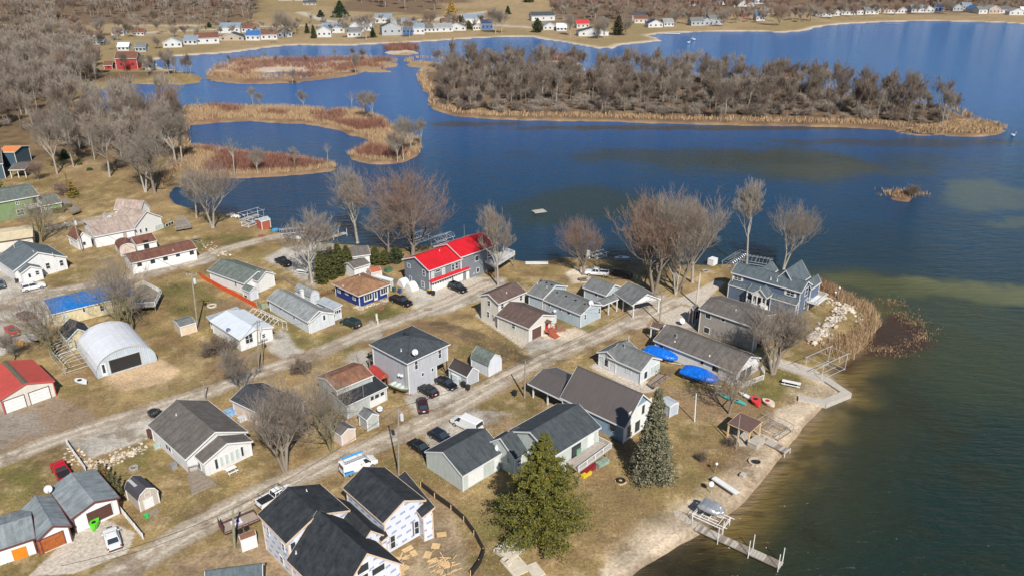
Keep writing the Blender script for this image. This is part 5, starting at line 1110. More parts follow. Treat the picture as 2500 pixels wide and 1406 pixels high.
def lift(label,c,f,L=5,W=3.2,H=2.6,m=None,canopy=False,name='boat_lift',z=0,low=.3):
    C_=G(*c,z);F_=G(*f,z);o=thing(name,label,'boat lift',C_,math.atan2(F_.y-C_.y,F_.x-C_.x)); m=m or ALU
    mb=MB()
    for zz in (low,): 
        for s in (-1,1): mb.bar((-L/2,s*W/2,zz),(L/2,s*W/2,zz),.06); mb.bar((s*L/2,-W/2,zz),(s*L/2,W/2,zz),.06); mb.bar((-L*.3,s*W*.2,zz+.35),(L*.3,s*W*.2,zz+.35),.06)
    for s in (-1,1):
        mb.bar((s*L*.3,-W/2,zz),(s*L*.3,W/2,zz),.05)
    mb.build('cradle',m,o)
    for sx in (-1,1):
        for sy in (-1,1): mb=MB(); mb.bar((sx*L/2,sy*W/2,0),(sx*L/2,sy*W/2,H),.06); mb.build('leg',m,o)
    mb=MB()
    for s in (-1,1): mb.bar((-L/2-.6,s*W/2,H),(L/2+.6,s*W/2,H),.06)
    for k in (-1,0,1): mb.bar((k*L/2,-W/2,H),(k*L/2,W/2,H),.045)
    if canopy:
        for i in range(9):
            x=-L/2-.5+(L+1)*i/8; mb.tube([(x,W/2*math.cos(math.pi*j/8),H+.9*math.sin(math.pi*j/8)) for j in range(9)],.035,4)
        mb.bar((-L/2-.5,0,H+.9),(L/2+.5,0,H+.9),.04)
    mb.build('top_frame',m,o); return o
lift('tall white boat lift frame standing on the seawall',Z3(1150,370),Z3(1260,320),L=7,W=3.6,H=3.4)
lift('low galvanised boat lift on the beach beside the brown canopy',Z4(640,310),Z4(720,350),L=4.6,W=4,H=1.5,m=GALV)
lift('skeletal canopy lift on the bank left of the navy house chimney',V7(1540,840),V7(1600,800),L=7,W=3.2,H=1.9,canopy=True,m=GALV)
lift('arched canopy lift frame behind the navy house',V7(1700,860),V7(1760,870),L=6,W=3.4,H=2.2,canopy=True,m=GALV)
lift('long skeletal canopy frame stored beside the quonset garage',U1(545,1010),U1(470,930),L=8.5,W=4.6,H=2.2,canopy=True,m=mat('weathered_aluminium',(.45,.45,.42),.6,.1,metal=.3))
lift('lift with slatted sides at the left bay beach',X7(720,600),X7(860,560),L=6,W=3,H=2.4,m=ALU)
lift('white lift frame beside the timber boathouse',X7(700,690),X7(800,650),L=4,W=2.4,H=1.4,m=WPLAIN)
lift('lift with grey mesh canopy on the left bay bank',X7(1360,850),X7(1460,840),L=6,W=3.4,H=1.4,canopy=True,m=ALU)
lift('boat lift in the water behind the big red-twigged tree',(1020,590),(1035,585),L=5,W=3,H=1.8,canopy=True)
lift('boat lift in the water left of the red metal roof',(1080,598),(1100,592),L=5,W=3,H=2.0,canopy=True)
lift('small white lift among lawn posts on the far lawn bank',V7(510,775),V7(530,770),L=3,W=2,H=1.3,m=WPLAIN)
lift('white cradle under the aluminium boat by the plank dock',Z5(230,420),Z5(320,460),L=4.4,W=2.4,H=1.35,m=WPLAIN,low=.9)
# boathouse
h=House('boathouse','small brown timber boathouse with grey canopy on the left bay beach','boathouse',(REDW,M_GAL)); h.block(X7(860,640),X7(1000,600),D=X7(800,600),he=2.4,rise=.5,over=.1)
h=House('beach_canopy','sagging brown fabric roof on yellow timber posts beside the beach','canopy',(PINE,mat('brown_canopy_fabric',(.12,.07,.06),.8,.15,2,bump=.4),PINE)); h.block(Z4(262,250),Z4(445,330),D=Z4(365,170),he=2.5,rise=.25,over=.15,shed=True,th=.06,open_=[(.03,.05),(.97,.05),(.03,.95),(.97,.95),(.5,.05)])
tag(None or dock('pale stone patio under the brown fabric canopy',Z4(330,370),Z4(460,370),4.2,z=.06,m=CONC,name='patio',th=.06),cat='patio')
# carport frame
o=thing('tubular_carport','bare white tubular carport frame beside the white metal roofed house','carport',G(*Y5(170,1010)),0); A=G(*Y5(430,1165));B=G(*Y5(0,960));Wv=G(*Y5(-90,1110))-B
mb=MB(); d_=(B-A); dn=d_.normalized(); pv=Vector((-dn.y,dn.x,0)); pv=pv if pv.x<0 else -pv
fo=o.location.copy()
for i in range(7):
    p=A+d_*i/6-fo; q=p+pv*3.6; z=Vector((0,0,1)); mb.tube([p,p+z*2.0,(p+q)/2+z*3.0,q+z*2.0,q],.05,5)
for a_,zz in ((0,2.0),(1.8,3.0),(3.6,2.0)): mb.bar(A-fo+pv*a_+Vector((0,0,zz)),B-fo+pv*a_+Vector((0,0,zz)),.045)
mb.build('tube_frame',WPLAIN,o)
# ---------------------------------------------------------------- poles
POLEW=mat('weathered_pole_wood',(.27,.23,.19),.9,.2,2); POLEM=mat('greenish_pole_wood',(.22,.22,.15),.9,.2,2)
POLES={}
def upole(key,label,base,top,r=.15,arm=None,trans=False,name='utility_pole',m=None,cat='utility pole',globe=False):
    B=G(*base); Hh=vz((B.x,B.y),top[1]); T=G(top[0],top[1],Hh); lean=T-Vector((B.x,B.y,Hh)); 
    if lean.length>Hh*.12: lean*= Hh*.12/lean.length
    o=thing(name,label,cat,B); m=m or POLEW; top_=Vector((lean.x,lean.y,Hh)); mb=MB(); mb.tube([(0,0,-.2),top_],[r,r*.72],8); mb.build('pole',m,o)
    POLES[key]=B+top_
    if arm: 
        mb=MB(); mb.box(top_-Vector((0,0,.4)),(2.2,.12,.12),arm); a=mb.build('crossarm',m,o)
        for k in (-.95,-.3,.95): mb=MB(); p=top_+Vector((math.cos(arm)*k,math.sin(arm)*k,-.22)); mb.tube([p,p+Vector((0,0,.2))],.06,6); mb.build('insulator',DISH,a)
    if trans: mb=MB(); p=top_+Vector((.42,-.1,-2.2)); mb.tube([p,p+Vector((0,0,1.0))],.28,10); mb.tube([p+Vector((0,0,1)),p+Vector((0,0,1.2))],.1,6); mb.build('transformer',DISH,o); mb=MB(); mb.tube([top_-Vector((0,0,1)),top_+Vector((.6,.2,-1.6)),top_+Vector((.3,.2,-2.9)),top_-Vector((0,0,3.2))],.03,4); mb.build('cable_loop',PLAST,o)
    if globe: mb=MB(); mb.ball(top_,(.24,.24,.22),10); mb.build('globe',WPLAIN,o)
    return o
upole('a','grey utility pole with transformer on the lane beside the unfinished house',X2(232,1110),T2(1100,185),trans=True)
upole('b','utility pole with crossarm in front of the white metal roofed house',U2(95,1098),U2(85,740),arm=.8,trans=True)
upole('b2','second pole of the pair in front of the white metal roofed house',U2(125,1090),U2(100,735),r=.1)
upole('c','white-grey utility pole beside the bronze-roofed carport',U3(368,1312),U3(375,1040),arm=None,r=.17)
upole('d','brown utility pole at the end of the lane by the taupe roofs',Y3(1475,1052),Y3(1530,495),arm=.2,r=.16)
upole('e','thick pale bare pole beside the concrete drive of the navy house',Y3(2108,745),Y3(2175,195),r=.24,name='bare_pole',m=mat('pale_pole',(.5,.47,.43),.8,.12))
upole('f','tall leaning utility pole with birdhouse box in the green yard',U1(1508,748),U1(1460,335),arm=.1,trans=True,r=.17)
upole('g','guy-wired utility pole beside the brown-roofed cottage shed',V1(705,1110),V1(625,805),trans=True,r=.17)
upole('h','weathered pole beside the flatbed trailer and rusty-roofed shed',X3(548,570),X3(525,5),r=.2,m=POLEM)
upole('i','short lone wooden post beside the middle lane',T1(1480,135),T1(1465,0),r=.13,name='wooden_post',cat='post')
upole('j','white pole with small plank sign on the beach lawn',Y4(1382,1345),Y4(1405,975),r=.11,name='sign_pole',m=WPLAIN,cat='pole')
upole('k','lamp pole with antennas beside the brown fabric canopy',Z4(330,462),Z4(365,178),r=.1,name='antenna_pole',cat='pole')
upole('l','white guy pole in front of the arborvitae row',Z6(168,620),Z6(140,400),r=.1,name='bare_pole',m=GALV)
upole('m','small globe lamp post on the beach lawn',X5(2135,905),X5(2165,770),r=.06,name='lamp_post',globe=True,cat='lamp post',m=GALV)
upole('n','slim globe lamp nearer the boulder wall behind the reeds',U4(1218,590),U4(1223,530),r=.06,name='lamp_post',globe=True,cat='lamp post',m=GALV)
upole('o','taller globe lamp on the point beside the navy house',U4(1238,600),U4(1253,498),r=.06,name='lamp_post',globe=True,cat='lamp post',m=GALV)
upole('p','black globe lamp post beside the white storage lane',V1(575,915),V1(545,860),r=.07,name='lamp_post',globe=True,cat='lamp post',m=DARK)
upole('q','thin iron pipe post at the corner of the lane near the slate cube house',U2(842,1060),U2(830,950),r=.05,name='pipe_post',cat='post')
upole('r','tall flag pole with stars and stripes by the red metal roof',W7(1735,620),W7(1735,180),r=.06,name='flag_pole',m=WPLAIN,cat='flag pole')
upole('s','tall thin mast standing in the lake behind the red roof',(1134,592),(1133,549),r=.06,name='mast',m=GALV,cat='mast')
fp=[x for x in S.collection.objects if x.name=='flag_pole'][0]; tp=POLES['r']-fp.location
mb=MB(); 
for i in range(7): mb.box(tp+Vector((-.95,0,-.25-.13*i)),(1.8 if i>3 else 1.8,.03,.07),.1,0)
for i in range(6): mb.box(tp+Vector((-.95,0,-.31-.13*i)),(1.8,.03,.07),.1,1)
mb.box(tp+Vector((-.4,-.02,-.42)),(.75,.06,.45),.1,2); mb.build('flag',[mat('flag_red',(.5,.03,.05),.7),WPLAIN,mat('flag_blue',(.03,.06,.25),.7)],fp)
def wire(label,p,q,sag=.8,r=.035):
    mb=MB(); pts=[p.lerp(q,i/12)-Vector((0,0,sag*4*(i/12)*(1-i/12))) for i in range(13)]; mb.tube(pts,r,3); o=mb.build('power_line',PLAST); tag(o,label,'power line')
PL=POLES
wire('power line from the transformer pole towards the bronze-roofed carport pole',PL['a'],PL['c']); wire('power line from the carport pole to the pole at the lane end',PL['c'],PL['d'])
wire('service wire from the transformer pole to the pole by the flatbed trailer',PL['a'],PL['h']); wire('service wire along the middle lane between the paired pole and the lone post',PL['b'],PL['i'],.3)
wire('power line from the leaning yard pole to the guy-wired pole',PL['f'],PL['g']); wire('service wire from the lane end pole to the thick pale pole',PL['d'],PL['e'],.4)
wire('service drop from the transformer pole to the grey square house',PL['a'],G(1000,985,6.3),.3,.025); wire('service drop from the transformer pole to the taupe-roofed ranch house',PL['a'],G(620,1010,4.5),.6,.025)
wire('service drop from the carport pole to the small white house',PL['c'],G(1480,870,3.6),.3,.025); wire('service drop from the lane end pole to the long pale blue house',PL['d'],G(1420,760,3.8),.3,.025); wire('service drop from the paired pole to the white chimney house',PL['b'],G(740,790,3.6),.3,.025)
wire('service drop from the yard pole to the long narrow white building',PL['f'],G(400,640,3.2),.4,.025); wire('overhead line along the near lane towards the lower left corner',PL['h'],G(150,1380,8),.8); wire('overhead line from the guy-wired pole towards the left edge',PL['g'],G(-60,640,9),.8)
# ---------------------------------------------------------------- fences, walls
def fence(name,label,pts,h,m,solid=True,th=.05,cat='fence',posts=None,sp=.2):
    P=[G(*p) for p in pts]; o=thing(name,label,cat,P[0]); f0=P[0]; pm=posts or m; mb=MB(); rnd=random.Random(5)
    for a,b in zip(P,P[1:]):
        d=b-a; L=d.length; n=max(1,int(L/2)); rz=math.atan2(d.y,d.x)
        if solid:
            for i in range(n):
                p,q=a+d*i/n-f0,a+d*(i+1)/n-f0; mb.prism([p,q,q+Vector((0,0,h)),p+Vector((0,0,h))],Vector((-math.sin(rz),math.cos(rz),0))*th)
        else:
            mb.box((a+b)/2-f0+Vector((0,0,h*.8)),(L,.05,.1),rz); mb.box((a+b)/2-f0+Vector((0,0,h*.25)),(L,.05,.1),rz)
            for i in range(int(L/sp)): mb.box(a+d*(i+.5)*sp/L-f0+Vector((0,0,h/2)),(.1,.04,h),rz)
    mb.build('panel' if solid else 'pickets',m,o)
    for p in P: q=MB(); q.box(p-f0+Vector((0,0,h*.53)),(.1,.1,h*1.06)); q.build('post',pm,o)
    return o
fence('mesh_fence','long orange plastic mesh fence across the yards',[Y7(22,210),Y7(40,235),Y7(110,275),Y7(180,315),Y7(240,345),Y7(300,375),Y7(365,410),Y7(428,445)],1.15,mat('orange_mesh',(.62,.085,.02),.6,.15,5),posts=REDW)
fence('silt_fence','black fabric silt fence curving round the building site',[T2(1262,760),T2(1362,840),T2(1480,925),T2(1572,1008),T2(1645,1110),T2(1712,1238),T2(1680,1320),T2(1620,1400)],.8,DARK,posts=PINE,th=.22)
fence('picket_fence','white fence running from the cottage garage to the lane',[W2(1345,665),W2(1420,760),W2(1520,880),W2(1610,990)],1.0,WPLAIN,solid=False,sp=.16)
fence('picket_fence','white fence beside the stones behind the red pickup',[T1(485,455),T1(535,530),T1(580,590),T1(620,650)],1.0,WPLAIN,solid=False,sp=.16)
fence('board_fence','weathered board fence behind the royal blue bungalow',[Z6(960,520),Z6(1075,590),Z6(1160,620)],1.3,WOOD)
fence('board_fence','faded green board fence at the end of the orange mesh fence',[Y7(435,430),Y7(470,455),Y7(520,440)],1.3,mat('faded_green_boards',(.30,.33,.24),.85,.15,2,'plankv'))
fence('wire_fence','thin brown wire fence between the chimney house and the bungalow',[Y5(1015,590),Y5(1130,560),Y5(1230,540)],1.1,RUST,solid=False,sp=.35)
fence('garden_fence','thin scrubby fence line behind the white-roofed yards',[Y5(350,290),Y5(470,370),Y5(600,440),Y5(700,480)],1.0,WOOD,solid=False,sp=.4)
sw=thing('seawall','pale concrete seawall wrapping the grassy point','seawall',G(2040,940)); f0=sw.location
for i_,(a,b) in enumerate((((1880,885),(1935,905)),((1935,905),(2018,930)),((2018,930),(2066,962)),((2066,962),(2012,984)),((2012,984),(1955,975)))):
    A=G(*a)-f0;B=G(*b)-f0;d=B-A; mb=MB(); mb.box((A+B)/2+Vector((0,0,-.1+.004*i_)),(d.length+.9,1.5,.9),math.atan2(d.y,d.x)); mb.build('wall_segment',CONC,sw)
def rocks(name,label,path,n,w,smin,smax,cols,seed=1,z=0):
    rnd=random.Random(seed); mb=MB(); P=[G(*p) for p in path]
    for i in range(n):
        k=rnd.random()*(len(P)-1); j=int(k); p=P[j].lerp(P[j+1],k-j)+Vector((rnd.gauss(0,w),rnd.gauss(0,w),z)); r=rnd.uniform(smin,smax)
        b0=len(mb.v); mb.ball(p,(r*rnd.uniform(.7,1.3),r*rnd.uniform(.7,1.2),r*rnd.uniform(.5,.9)),6,m=rnd.randrange(len(cols)))
        for q in range(b0,len(mb.v)): v=mb.v[q]; mb.v[q]=(v[0]+rnd.uniform(-1,1)*r*.18,v[1]+rnd.uniform(-1,1)*r*.18,v[2]+rnd.uniform(-1,1)*r*.15)
    o=mb.build(name,cols,None,raw=True); tag(o,label,'rocks',kind='stuff'); return o
ROC=[mat('tan_boulder',(.46,.37,.27),.9,.2,2),mat('grey_boulder',(.34,.31,.28),.9,.2,2),mat('pale_boulder',(.58,.50,.40),.9,.15,2)]
rocks('boulder_wall','pale boulder retaining wall curving across the point lawn',[U4(1330,660),U4(1285,640),U4(1245,700),U4(1190,760),U4(1130,830),U4(1060,880),U4(1040,900)],300,.75,.22,.5,ROC,2,.3)
rocks('riprap','stones along the reed edge of the point',[U4(1110,560),U4(1200,600),U4(1290,640),U4(1420,700),U4(1450,770)],90,.9,.2,.45,ROC,3)
rocks('garden_stones','strip of loose stones edging the gravel pad below the taupe-roofed ranch house',[T1(490,500),T1(620,610),T1(760,590),T1(880,540),T1(1010,480)],230,.7,.12,.32,ROC,4)
rocks('garden_stones','stone edging before the royal blue bungalow',[Y5(1600,760),Y5(1720,800),Y5(1880,740),Y5(2080,670),Y5(2170,640)],110,.35,.12,.3,ROC,5)
rocks('garden_stones','loose stones around the brown patio of the long narrow building',[V1(1640,990),V1(1780,1060),V1(1880,1110),V1(1930,1140)],60,.8,.15,.35,ROC,6)
rocks('riprap','white rubble along the left bay shore',[X7(380,520),X7(520,560)],40,.6,.2,.4,[ROC[2],WPLAIN],7)
# ---------------------------------------------------------------- small things
def bx(name,label,cat,p,d,m,rz=None,z=0,sub=None,toward=None):
    c=G(*p); rz=.8 if rz is None else rz
    if toward: t=G(*toward)-c; rz=math.atan2(t.y,t.x)
    o=thing(name,label,cat,(c.x,c.y,z),rz); mb=MB(); mb.box((0,0,d[2]/2),d); mb.build('body',m,o)
    mb=MB(); mb.box((0,0,d[2]+.04),(d[0]+.08,d[1]+.08,.09)); mb.build('lid',sub or m,o); return o
def bin_(label,p,m,lid=None):
    c=G(*p); o=thing('wheelie_bin',label,'bin',c,.8); mb=MB(); mb.loft([[(-.25,-.25,.08),(.25,-.25,.08),(.25,.25,.08),(-.25,.25,.08)],[(-.34,-.34,1.0),(.34,-.34,1.0),(.34,.34,1.0),(-.34,.34,1.0)]]); mb.build('body',m,o)
    mb=MB(); mb.hexa([(-.38,-.38,1),(.36,-.36,1),(.36,.36,1),(-.38,.38,1),(-.34,-.34,1.1),(.3,-.3,1.06),(.3,.3,1.06),(-.34,.34,1.1)]); mb.build('lid',lid or m,o)
    for s in (-1,1): mb=MB(); mb.tube([(-.3,s*.28-.03,.12),(-.3,s*.28+.03,.12)],.12,8); mb.build('wheel',BLACK,o)
bin_('black bin by the grey tool shed corner',Y6(1655,1005),PLAST); bin_('smaller black bin right beside the tool shed wall',Y6(1590,960),PLAST)
bin_('black bin with yellow lid at the red-roofed house corner',W7(625,1245),PLAST,mat('yellow_lid',(.55,.36,.06),.5)); bin_('plain black bin beside the yellow-lidded one',W7(690,1270),PLAST)
bin_('lone black bin on the verge opposite the bronze carport',U3(295,1300),PLAST); bin_('blue bin beside the royal blue bungalow',Z6(1168,705),mat('blue_bin',(.02,.08,.25),.5)); bin_('green bin beside the blue bin and the bungalow',Z6(1105,690),mat('green_bin',(.03,.12,.09),.5))
bin_('dark bin at the porch of the white gabled house at left',W3(425,1110),PLAST)
for i,(p,l) in enumerate(((W7(180,1105),'left'),(W7(320,1165),'right'))):
    c=G(*p); o=thing('calf_hutch',l+' one of two white plastic domes against the slate-grey wall','dome',c,.8); mb=MB()
    mb.loft([[(x,1.3*math.cos(math.pi*j/10),1.9*w_*math.sin(math.pi*j/10)+.02) for j in range(11)] for x,w_ in ((-1,.75),(-.8,.95),(0,1),(.8,.95),(1,.75))]); mb.build('shell',WPLAIN,o); mb=MB(); mb.box((1.02,0,.5),(.05,.7,.95)); mb.build('door',DISH,o)
# picnic table
def table(label,p,rz,m,L=2.2): 
    c=G(*p); o=thing('picnic_table',label,'picnic table',c,rz); mb=MB(); mb.box((0,0,.74),(L,.85,.06)); mb.build('table_top',m,o)
    for s in (-1,1): mb=MB(); mb.box((0,s*.75,.44),(L,.28,.05)); mb.build('bench',m,o)
    for s in (-1,1): mb=MB(); mb.bar((s*L*.35,-.75,0),(s*L*.35,.2,.72),.04); mb.bar((s*L*.35,.75,0),(s*L*.35,-.2,.72),.04); mb.build('leg',m,o)
table('white picnic table on the grassy point near the seawall',Z3(910,470),-.45,WPLAIN,3.2); table('small wooden picnic table in the sand by the white pickup',Y3(165,320),.3,WOOD)
table('brown wooden table on the patio of the long narrow building',V1(1690,1015),.6,WOOD); table('white garden bench against the sunroom wall of the ranch house',W5(1215,930),.78,WPLAIN,1.6); table('white plastic table on the pale driveway beside the black pickup',Z6(85,490),-.3,WPLAIN,3)
# lattice boat trailer / flatbed trailer
A,B,C_=G(*X3(415,380),.75),G(*X3(915,170),.75),G(*X3(375,200),.75); d=B-A; L=d.length; u=d/L; v=Vector((-u.y,u.x,0)); Wd=2.3; c=A+u*L/2+v*Wd/2
o=thing('flatbed_trailer','brown flatbed trailer with mesh ramp parked beside the lane','trailer',(c.x,c.y,0),math.atan2(u.y,u.x))
mb=MB(); mb.box((0,0,.7),(L,Wd,.1)); mb.build('deck',mat('tan_trailer_boards',(.38,.30,.24),.85,.15,2,'plank'),o)
mb=MB()
for s in (-1,1):
    mb.box((0,s*Wd/2,1.05),(L,.07,.07)); mb.box((0,s*Wd/2,.72),(L,.09,.16))
    for i in range(7): mb.box((-L/2+i*L/6,s*Wd/2,.9),(.06,.06,.35))
mb.box((L/2,0,1.05),(.07,Wd,.07)); mb.build('side_rail',BRND,o)
mb=MB(); 
for i in range(12): mb.box((-L/2-.1,-Wd/2+(i+.5)*Wd/12,1.4),(.06,.04,1.4))
mb.box((-L/2-.1,0,2.1),(.07,Wd,.07)); mb.box((-L/2-.1,0,1.4),(.07,Wd,.05)); mb.build('ramp',BRND,o)
for s in (-1,1):
    for x in (-.45,.45): mb=MB(); mb.tube([(x,s*(Wd/2+.15)-.1,.36),(x,s*(Wd/2+.15)+.1,.36)],.36,12); w_=mb.build('wheel',BLACK,o)
mb=MB(); mb.prism([(-L*.22,-.3,.78),(L*.08,-.3,.78),(L*.08,.95,.78),(-L*.22,.95,.78)],(0,0,.02)); mb.build('white_sheet',mat('white_sheet',(.65,.6,.66),.7,.12),o)
mb=MB(); mb.box((-L*.02,.5,.815),(.35,.7,.02)); mb.box((-L*.1,.4,.815),(.35,.2,.02),0,1); mb.build('printed_mark',[mat('dark_blue_print',(.03,.04,.2),.6),mat('magenta_print',(.5,.03,.15),.6)],o)
# small ski trailer by quonset
hullshape('trailer_frame','small white trailer frame in front of the canopy skeleton','trailer',W1(1620,590),W1(1860,680),1.5,WPLAIN,H=.35,inner=DARK)
# building debris
rnd=random.Random(8); PLY=mat('plywood',(.55,.38,.19),.8,.15,2)
for i,(x,y) in enumerate(((275,400),(350,455),(620,370),(520,470),(580,550),(240,640),(660,640),(740,600),(690,230),(180,690))):
    c=G(*X4(x,y)); o=thing('plywood_sheet','offcut of plywood sheet lying on the building site mud','plywood sheet',(c.x,c.y,.02+.05*(i%3)),rnd.uniform(0,3),'plywood offcuts on the building site'); mb=MB(); mb.box((0,0,.03),(rnd.uniform(1.0,1.5),rnd.uniform(.7,1.2),.05)); mb.build('sheet',PLY,o)
for i in range(46):
    q=rnd.random(); x,y=((rnd.uniform(140,230),rnd.uniform(520,680)) if q<.25 else (rnd.uniform(600,860),rnd.uniform(500,720)) if q<.8 else (rnd.uniform(500,760),rnd.uniform(430,620))); c=G(*X4(x,y)); rz=rnd.gauss(.9,.7)
    o=thing('board','loose pale board lying in the lumber scatter','board',(c.x,c.y,.05+rnd.uniform(0,.35)),rz,'loose boards on the building site'); mb=MB(); L=rnd.uniform(.9,2.6); mb.box((0,0,0),(L,.12,.05)); p=mb.build('plank',PINE if rnd.random()<.75 else WOOD,o); p.rotation_euler=(0,rnd.uniform(-.12,.12),0)
mb=MB(); c=G(*T2(1130,1175)); 
# odds and ends
def disc_pole(label,p,r,h,m=DISH,name='satellite_dish',cat='satellite dish'):
    c=G(*p); o=thing(name,label,cat,c); mb=MB(); mb.tube([(0,0,0),(0,0,h)],.05,6); mb.build('mast',GALV,o); mb=MB(); mb.disc((0,-.1,h),(.3,-.8,.5),r); mb.build('bowl',m,o)
disc_pole('grey dish on a short post beside the little grey-green shed',Y8(712,485),.5,1.3); disc_pole('white dish in front of the tan-grey two-storey house',Y4(1215,80),.6,1.2,WPLAIN); disc_pole('round white sign disc on the sand near the dock section',X5(2075,1190),.4,1.7,WPLAIN,'sign_post','sign')
def ring(label,p,r,m,h=.3,name='fire_pit',cat='fire pit',inner=None):
    c=G(*p); o=thing(name,label,cat,c); rnd=random.Random(4)
    for k in range(12): 
        a=2*math.pi*k/12; mb=MB(); mb.box((math.cos(a)*r,math.sin(a)*r,h/2),(.34,r*.55,h),a); mb.build('stone',m,o)
    mb=MB(); mb.tube([(0,0,0),(0,0,.08)],r*.9,12); mb.build('ash_bed',inner or DARK,o)
ring('stone fire pit ring on the beach below the fabric canopy',Z4(492,575),.9,ROC[0]); ring('round fire pit on the lawn above the left bay',X7(865,860),.7,BRICKR); ring('brick fire ring on the lawn by the taupe-roofed ranch house',T1(965,630),.5,ROC[1]); ring('dark fire ring in the lawn before the bungalow',Y5(2040,795),.5,BRICKR); ring('fire ring on the lawn between tree trunks behind the pickup',V7(1320,885),.7,ROC[1])
ring('white stone ring in the bare patch of the green yard',Y7(110,432),.8,ROC[2])
c=G(*X5(795,1030)); o=thing('tyre','black tyre lying on a wooden pallet on the lawn','tyre',c); mb=MB(); mb.loft([[((.5+.2*math.cos(q))*math.cos(a),(.5+.2*math.cos(q))*math.sin(a),.3+.16*math.sin(q)) for q in [2*math.pi*j/8 for j in range(8)]] for a in [2*math.pi*i/16 for i in range(17)]],cap=False); mb.build('rubber',BLACK,o); mb=MB(); mb.box((0,0,.06),(1.3,1.3,.12),.5); mb.build('pallet',PINE,o)
bx('hvac_unit','grey air conditioner beside the taupe-roofed ranch house','air conditioner',W5(460,880),(.85,.85,.8),GALV); bx('hvac_unit','air conditioner against the grey square house','air conditioner',Y6(598,920),(.8,.8,.9),DISH); bx('storage_bin','pale green tub beside the ranch house drive','tub',W5(235,610),(.9,.6,.6),mat('sage_tub',(.35,.43,.38),.6)); bx('litter_tub','bright green bucket beside the little barn shed','bucket',W2(1645,745),(.45,.45,.4),mat('bright_green',(.02,.45,.1),.5))
bx('grill','green-covered grill on the raised deck','grill',(1423,1113),(1.3,.8,1.0),mat('green_cover',(.16,.26,.19),.8,.1),z=2.5,toward=(1440,1100)) ; bx('grill','long green-covered bench on the raised deck','furniture cover',(1402,1133),(2.2,.8,.9),mat('green_cover',(0,0,0)),z=2.5,toward=(1420,1150))
bx('mailbox','white box mailbox on post beside the middle lane','mailbox',Y5(1985,1060),(.2,.2,1.1),WPLAIN); bx('beehive_box','white lift box on the bank under the tall lakefront trees','box',V7(1372,830),(2.0,1.6,1.5),WPLAIN); bx('pump_box','white cabinet on the far lawn bank','cabinet',V7(422,785),(.9,.7,1.9),WPLAIN)
bx('concrete_block','pale concrete footing lying on the beach','block',Z4(385,690),(.9,.6,.4),CONC); bx('stone_block','round-edged pale block beside the beige dock sections','block',X4(1465,560),(.7,.7,.5),ROC[2]); bx('stone_block','second pale block touching the beige dock sections','block',X4(1502,595),(.7,.7,.5),ROC[2])
bx('storage_crate','pale slatted deck box beside the small beach dock','crate',Z4(495,430),(2.6,1.6,.9),mat('slatted_pale_wood',(.45,.40,.34),.8,.15,2,'plankv'))
bx('white_chair','white plastic crate before the brown garage door','crate',W2(1200,740),(1.1,1.0,1.0),WPLAIN); bx('tarp_heap','blue and white tarpaulin heap beside the ranch house','tarpaulin',W5(1240,160),(2.4,1.2,.9),mat('blue_white_tarp',(.22,.36,.55),.6,.5,1.5)); bx('tarp_heap','smaller pale heap beside the blue tarpaulin','tarpaulin',W5(1380,240),(1.8,.9,.7),mat('pale_tarp',(.5,.52,.55),.6,.4,2)); bx('yard_machine','green garden machine behind the bungalow','machine',Z6(1040,470),(1.6,1.1,.9),mat('green_machine',(.06,.14,.08),.6,.3,3))
bx('storage_box','red kayak heap under the raised deck','kayak heap',X5(330,870),(2.4,1.1,.7),mat('dark_red_heap',(.22,.02,.03),.5,.3,3),toward=X5(430,790)); bx('storage_box','yellow toy slide under the raised deck','toy',X5(300,940),(1.8,.6,.4),mat('yellow_plastic',(.6,.45,.03),.5),toward=X5(400,880)); bx('storage_box','green and grey tub under the deck end','tub',X5(530,780),(2.2,.9,.6),mat('grey_green_tub',(.25,.32,.28),.5,.4,2),toward=X5(600,740))
bx('paddle_board','white paddle boards leaning on the grey tool shed','paddle boards',Y6(1475,905),(1.5,.2,1.6),mat('white_teal_boards',(.6,.66,.68),.4,.25,2),toward=Y6(1560,950))
bx('woodpile','dark brush heap beside the white pickup','brush pile',Y3(830,250),(4.6,2.0,1.0),mat('dark_brush',(.045,.03,.025),.95,.5,5),toward=Y3(930,270))
bx('flower_trough','red brick planter edge beside the red steps','planter',Y2(1440,1040),(2.6,.8,.3),BRICKR,toward=Y2(1510,1030))
upole('t','yellow guy marker lying beside the black car','guy'.join(['','']) and X2(612,1110),X2(515,815),r=.05,name='marker_pole',m=mat('yellow_marker',(.6,.42,.05),.6),cat='marker pole') if False else None
bx('signboard','white birdhouse sign on post beside the mailbox lawn','sign',Y5(1968,1000),(.3,.3,1.5),WPLAIN,sub=mat('cream_top',(.55,.5,.42),.7))
def swan(label,p,s=1):
    c=G(*p,-.5); o=thing('swan',label,'swan',c,random.Random(label).uniform(0,6),'white swans on the lake'); mb=MB()
    mb.loft([[(x*s,w_*.3*s*math.cos(a),.18*s+h_*s*.22*math.sin(a)) for a in [2*math.pi*j/8 for j in range(8)]] for x,w_,h_ in ((-.6,.1,.2),(-.45,.6,.6),(-.1,1,1),(.25,.8,.9),(.42,.25,.4))]); mb.tube([(.35*s,0,.25*s),(.5*s,0,.55*s),(.48*s,0,.8*s),(.6*s,0,.86*s)],[.07*s,.05*s,.045*s,.05*s],6); mb.tube([(.6*s,0,.86*s),(.72*s,0,.83*s)],[.04*s,.01*s],5); mb.build('plumage',WPLAIN,o)
for p,l in ((V4(1880,412),'nearer white swan off the far peninsula'),(V4(1912,380),'left bird of the swan pair off the far peninsula'),(V4(1930,383),'right bird of the swan pair off the far peninsula'),(V4(1040,618),'lone white swan between the islands'),(V5(2402,1187),'white swan off the eastern tip of the wooded island')): swan(l,p,2.2)
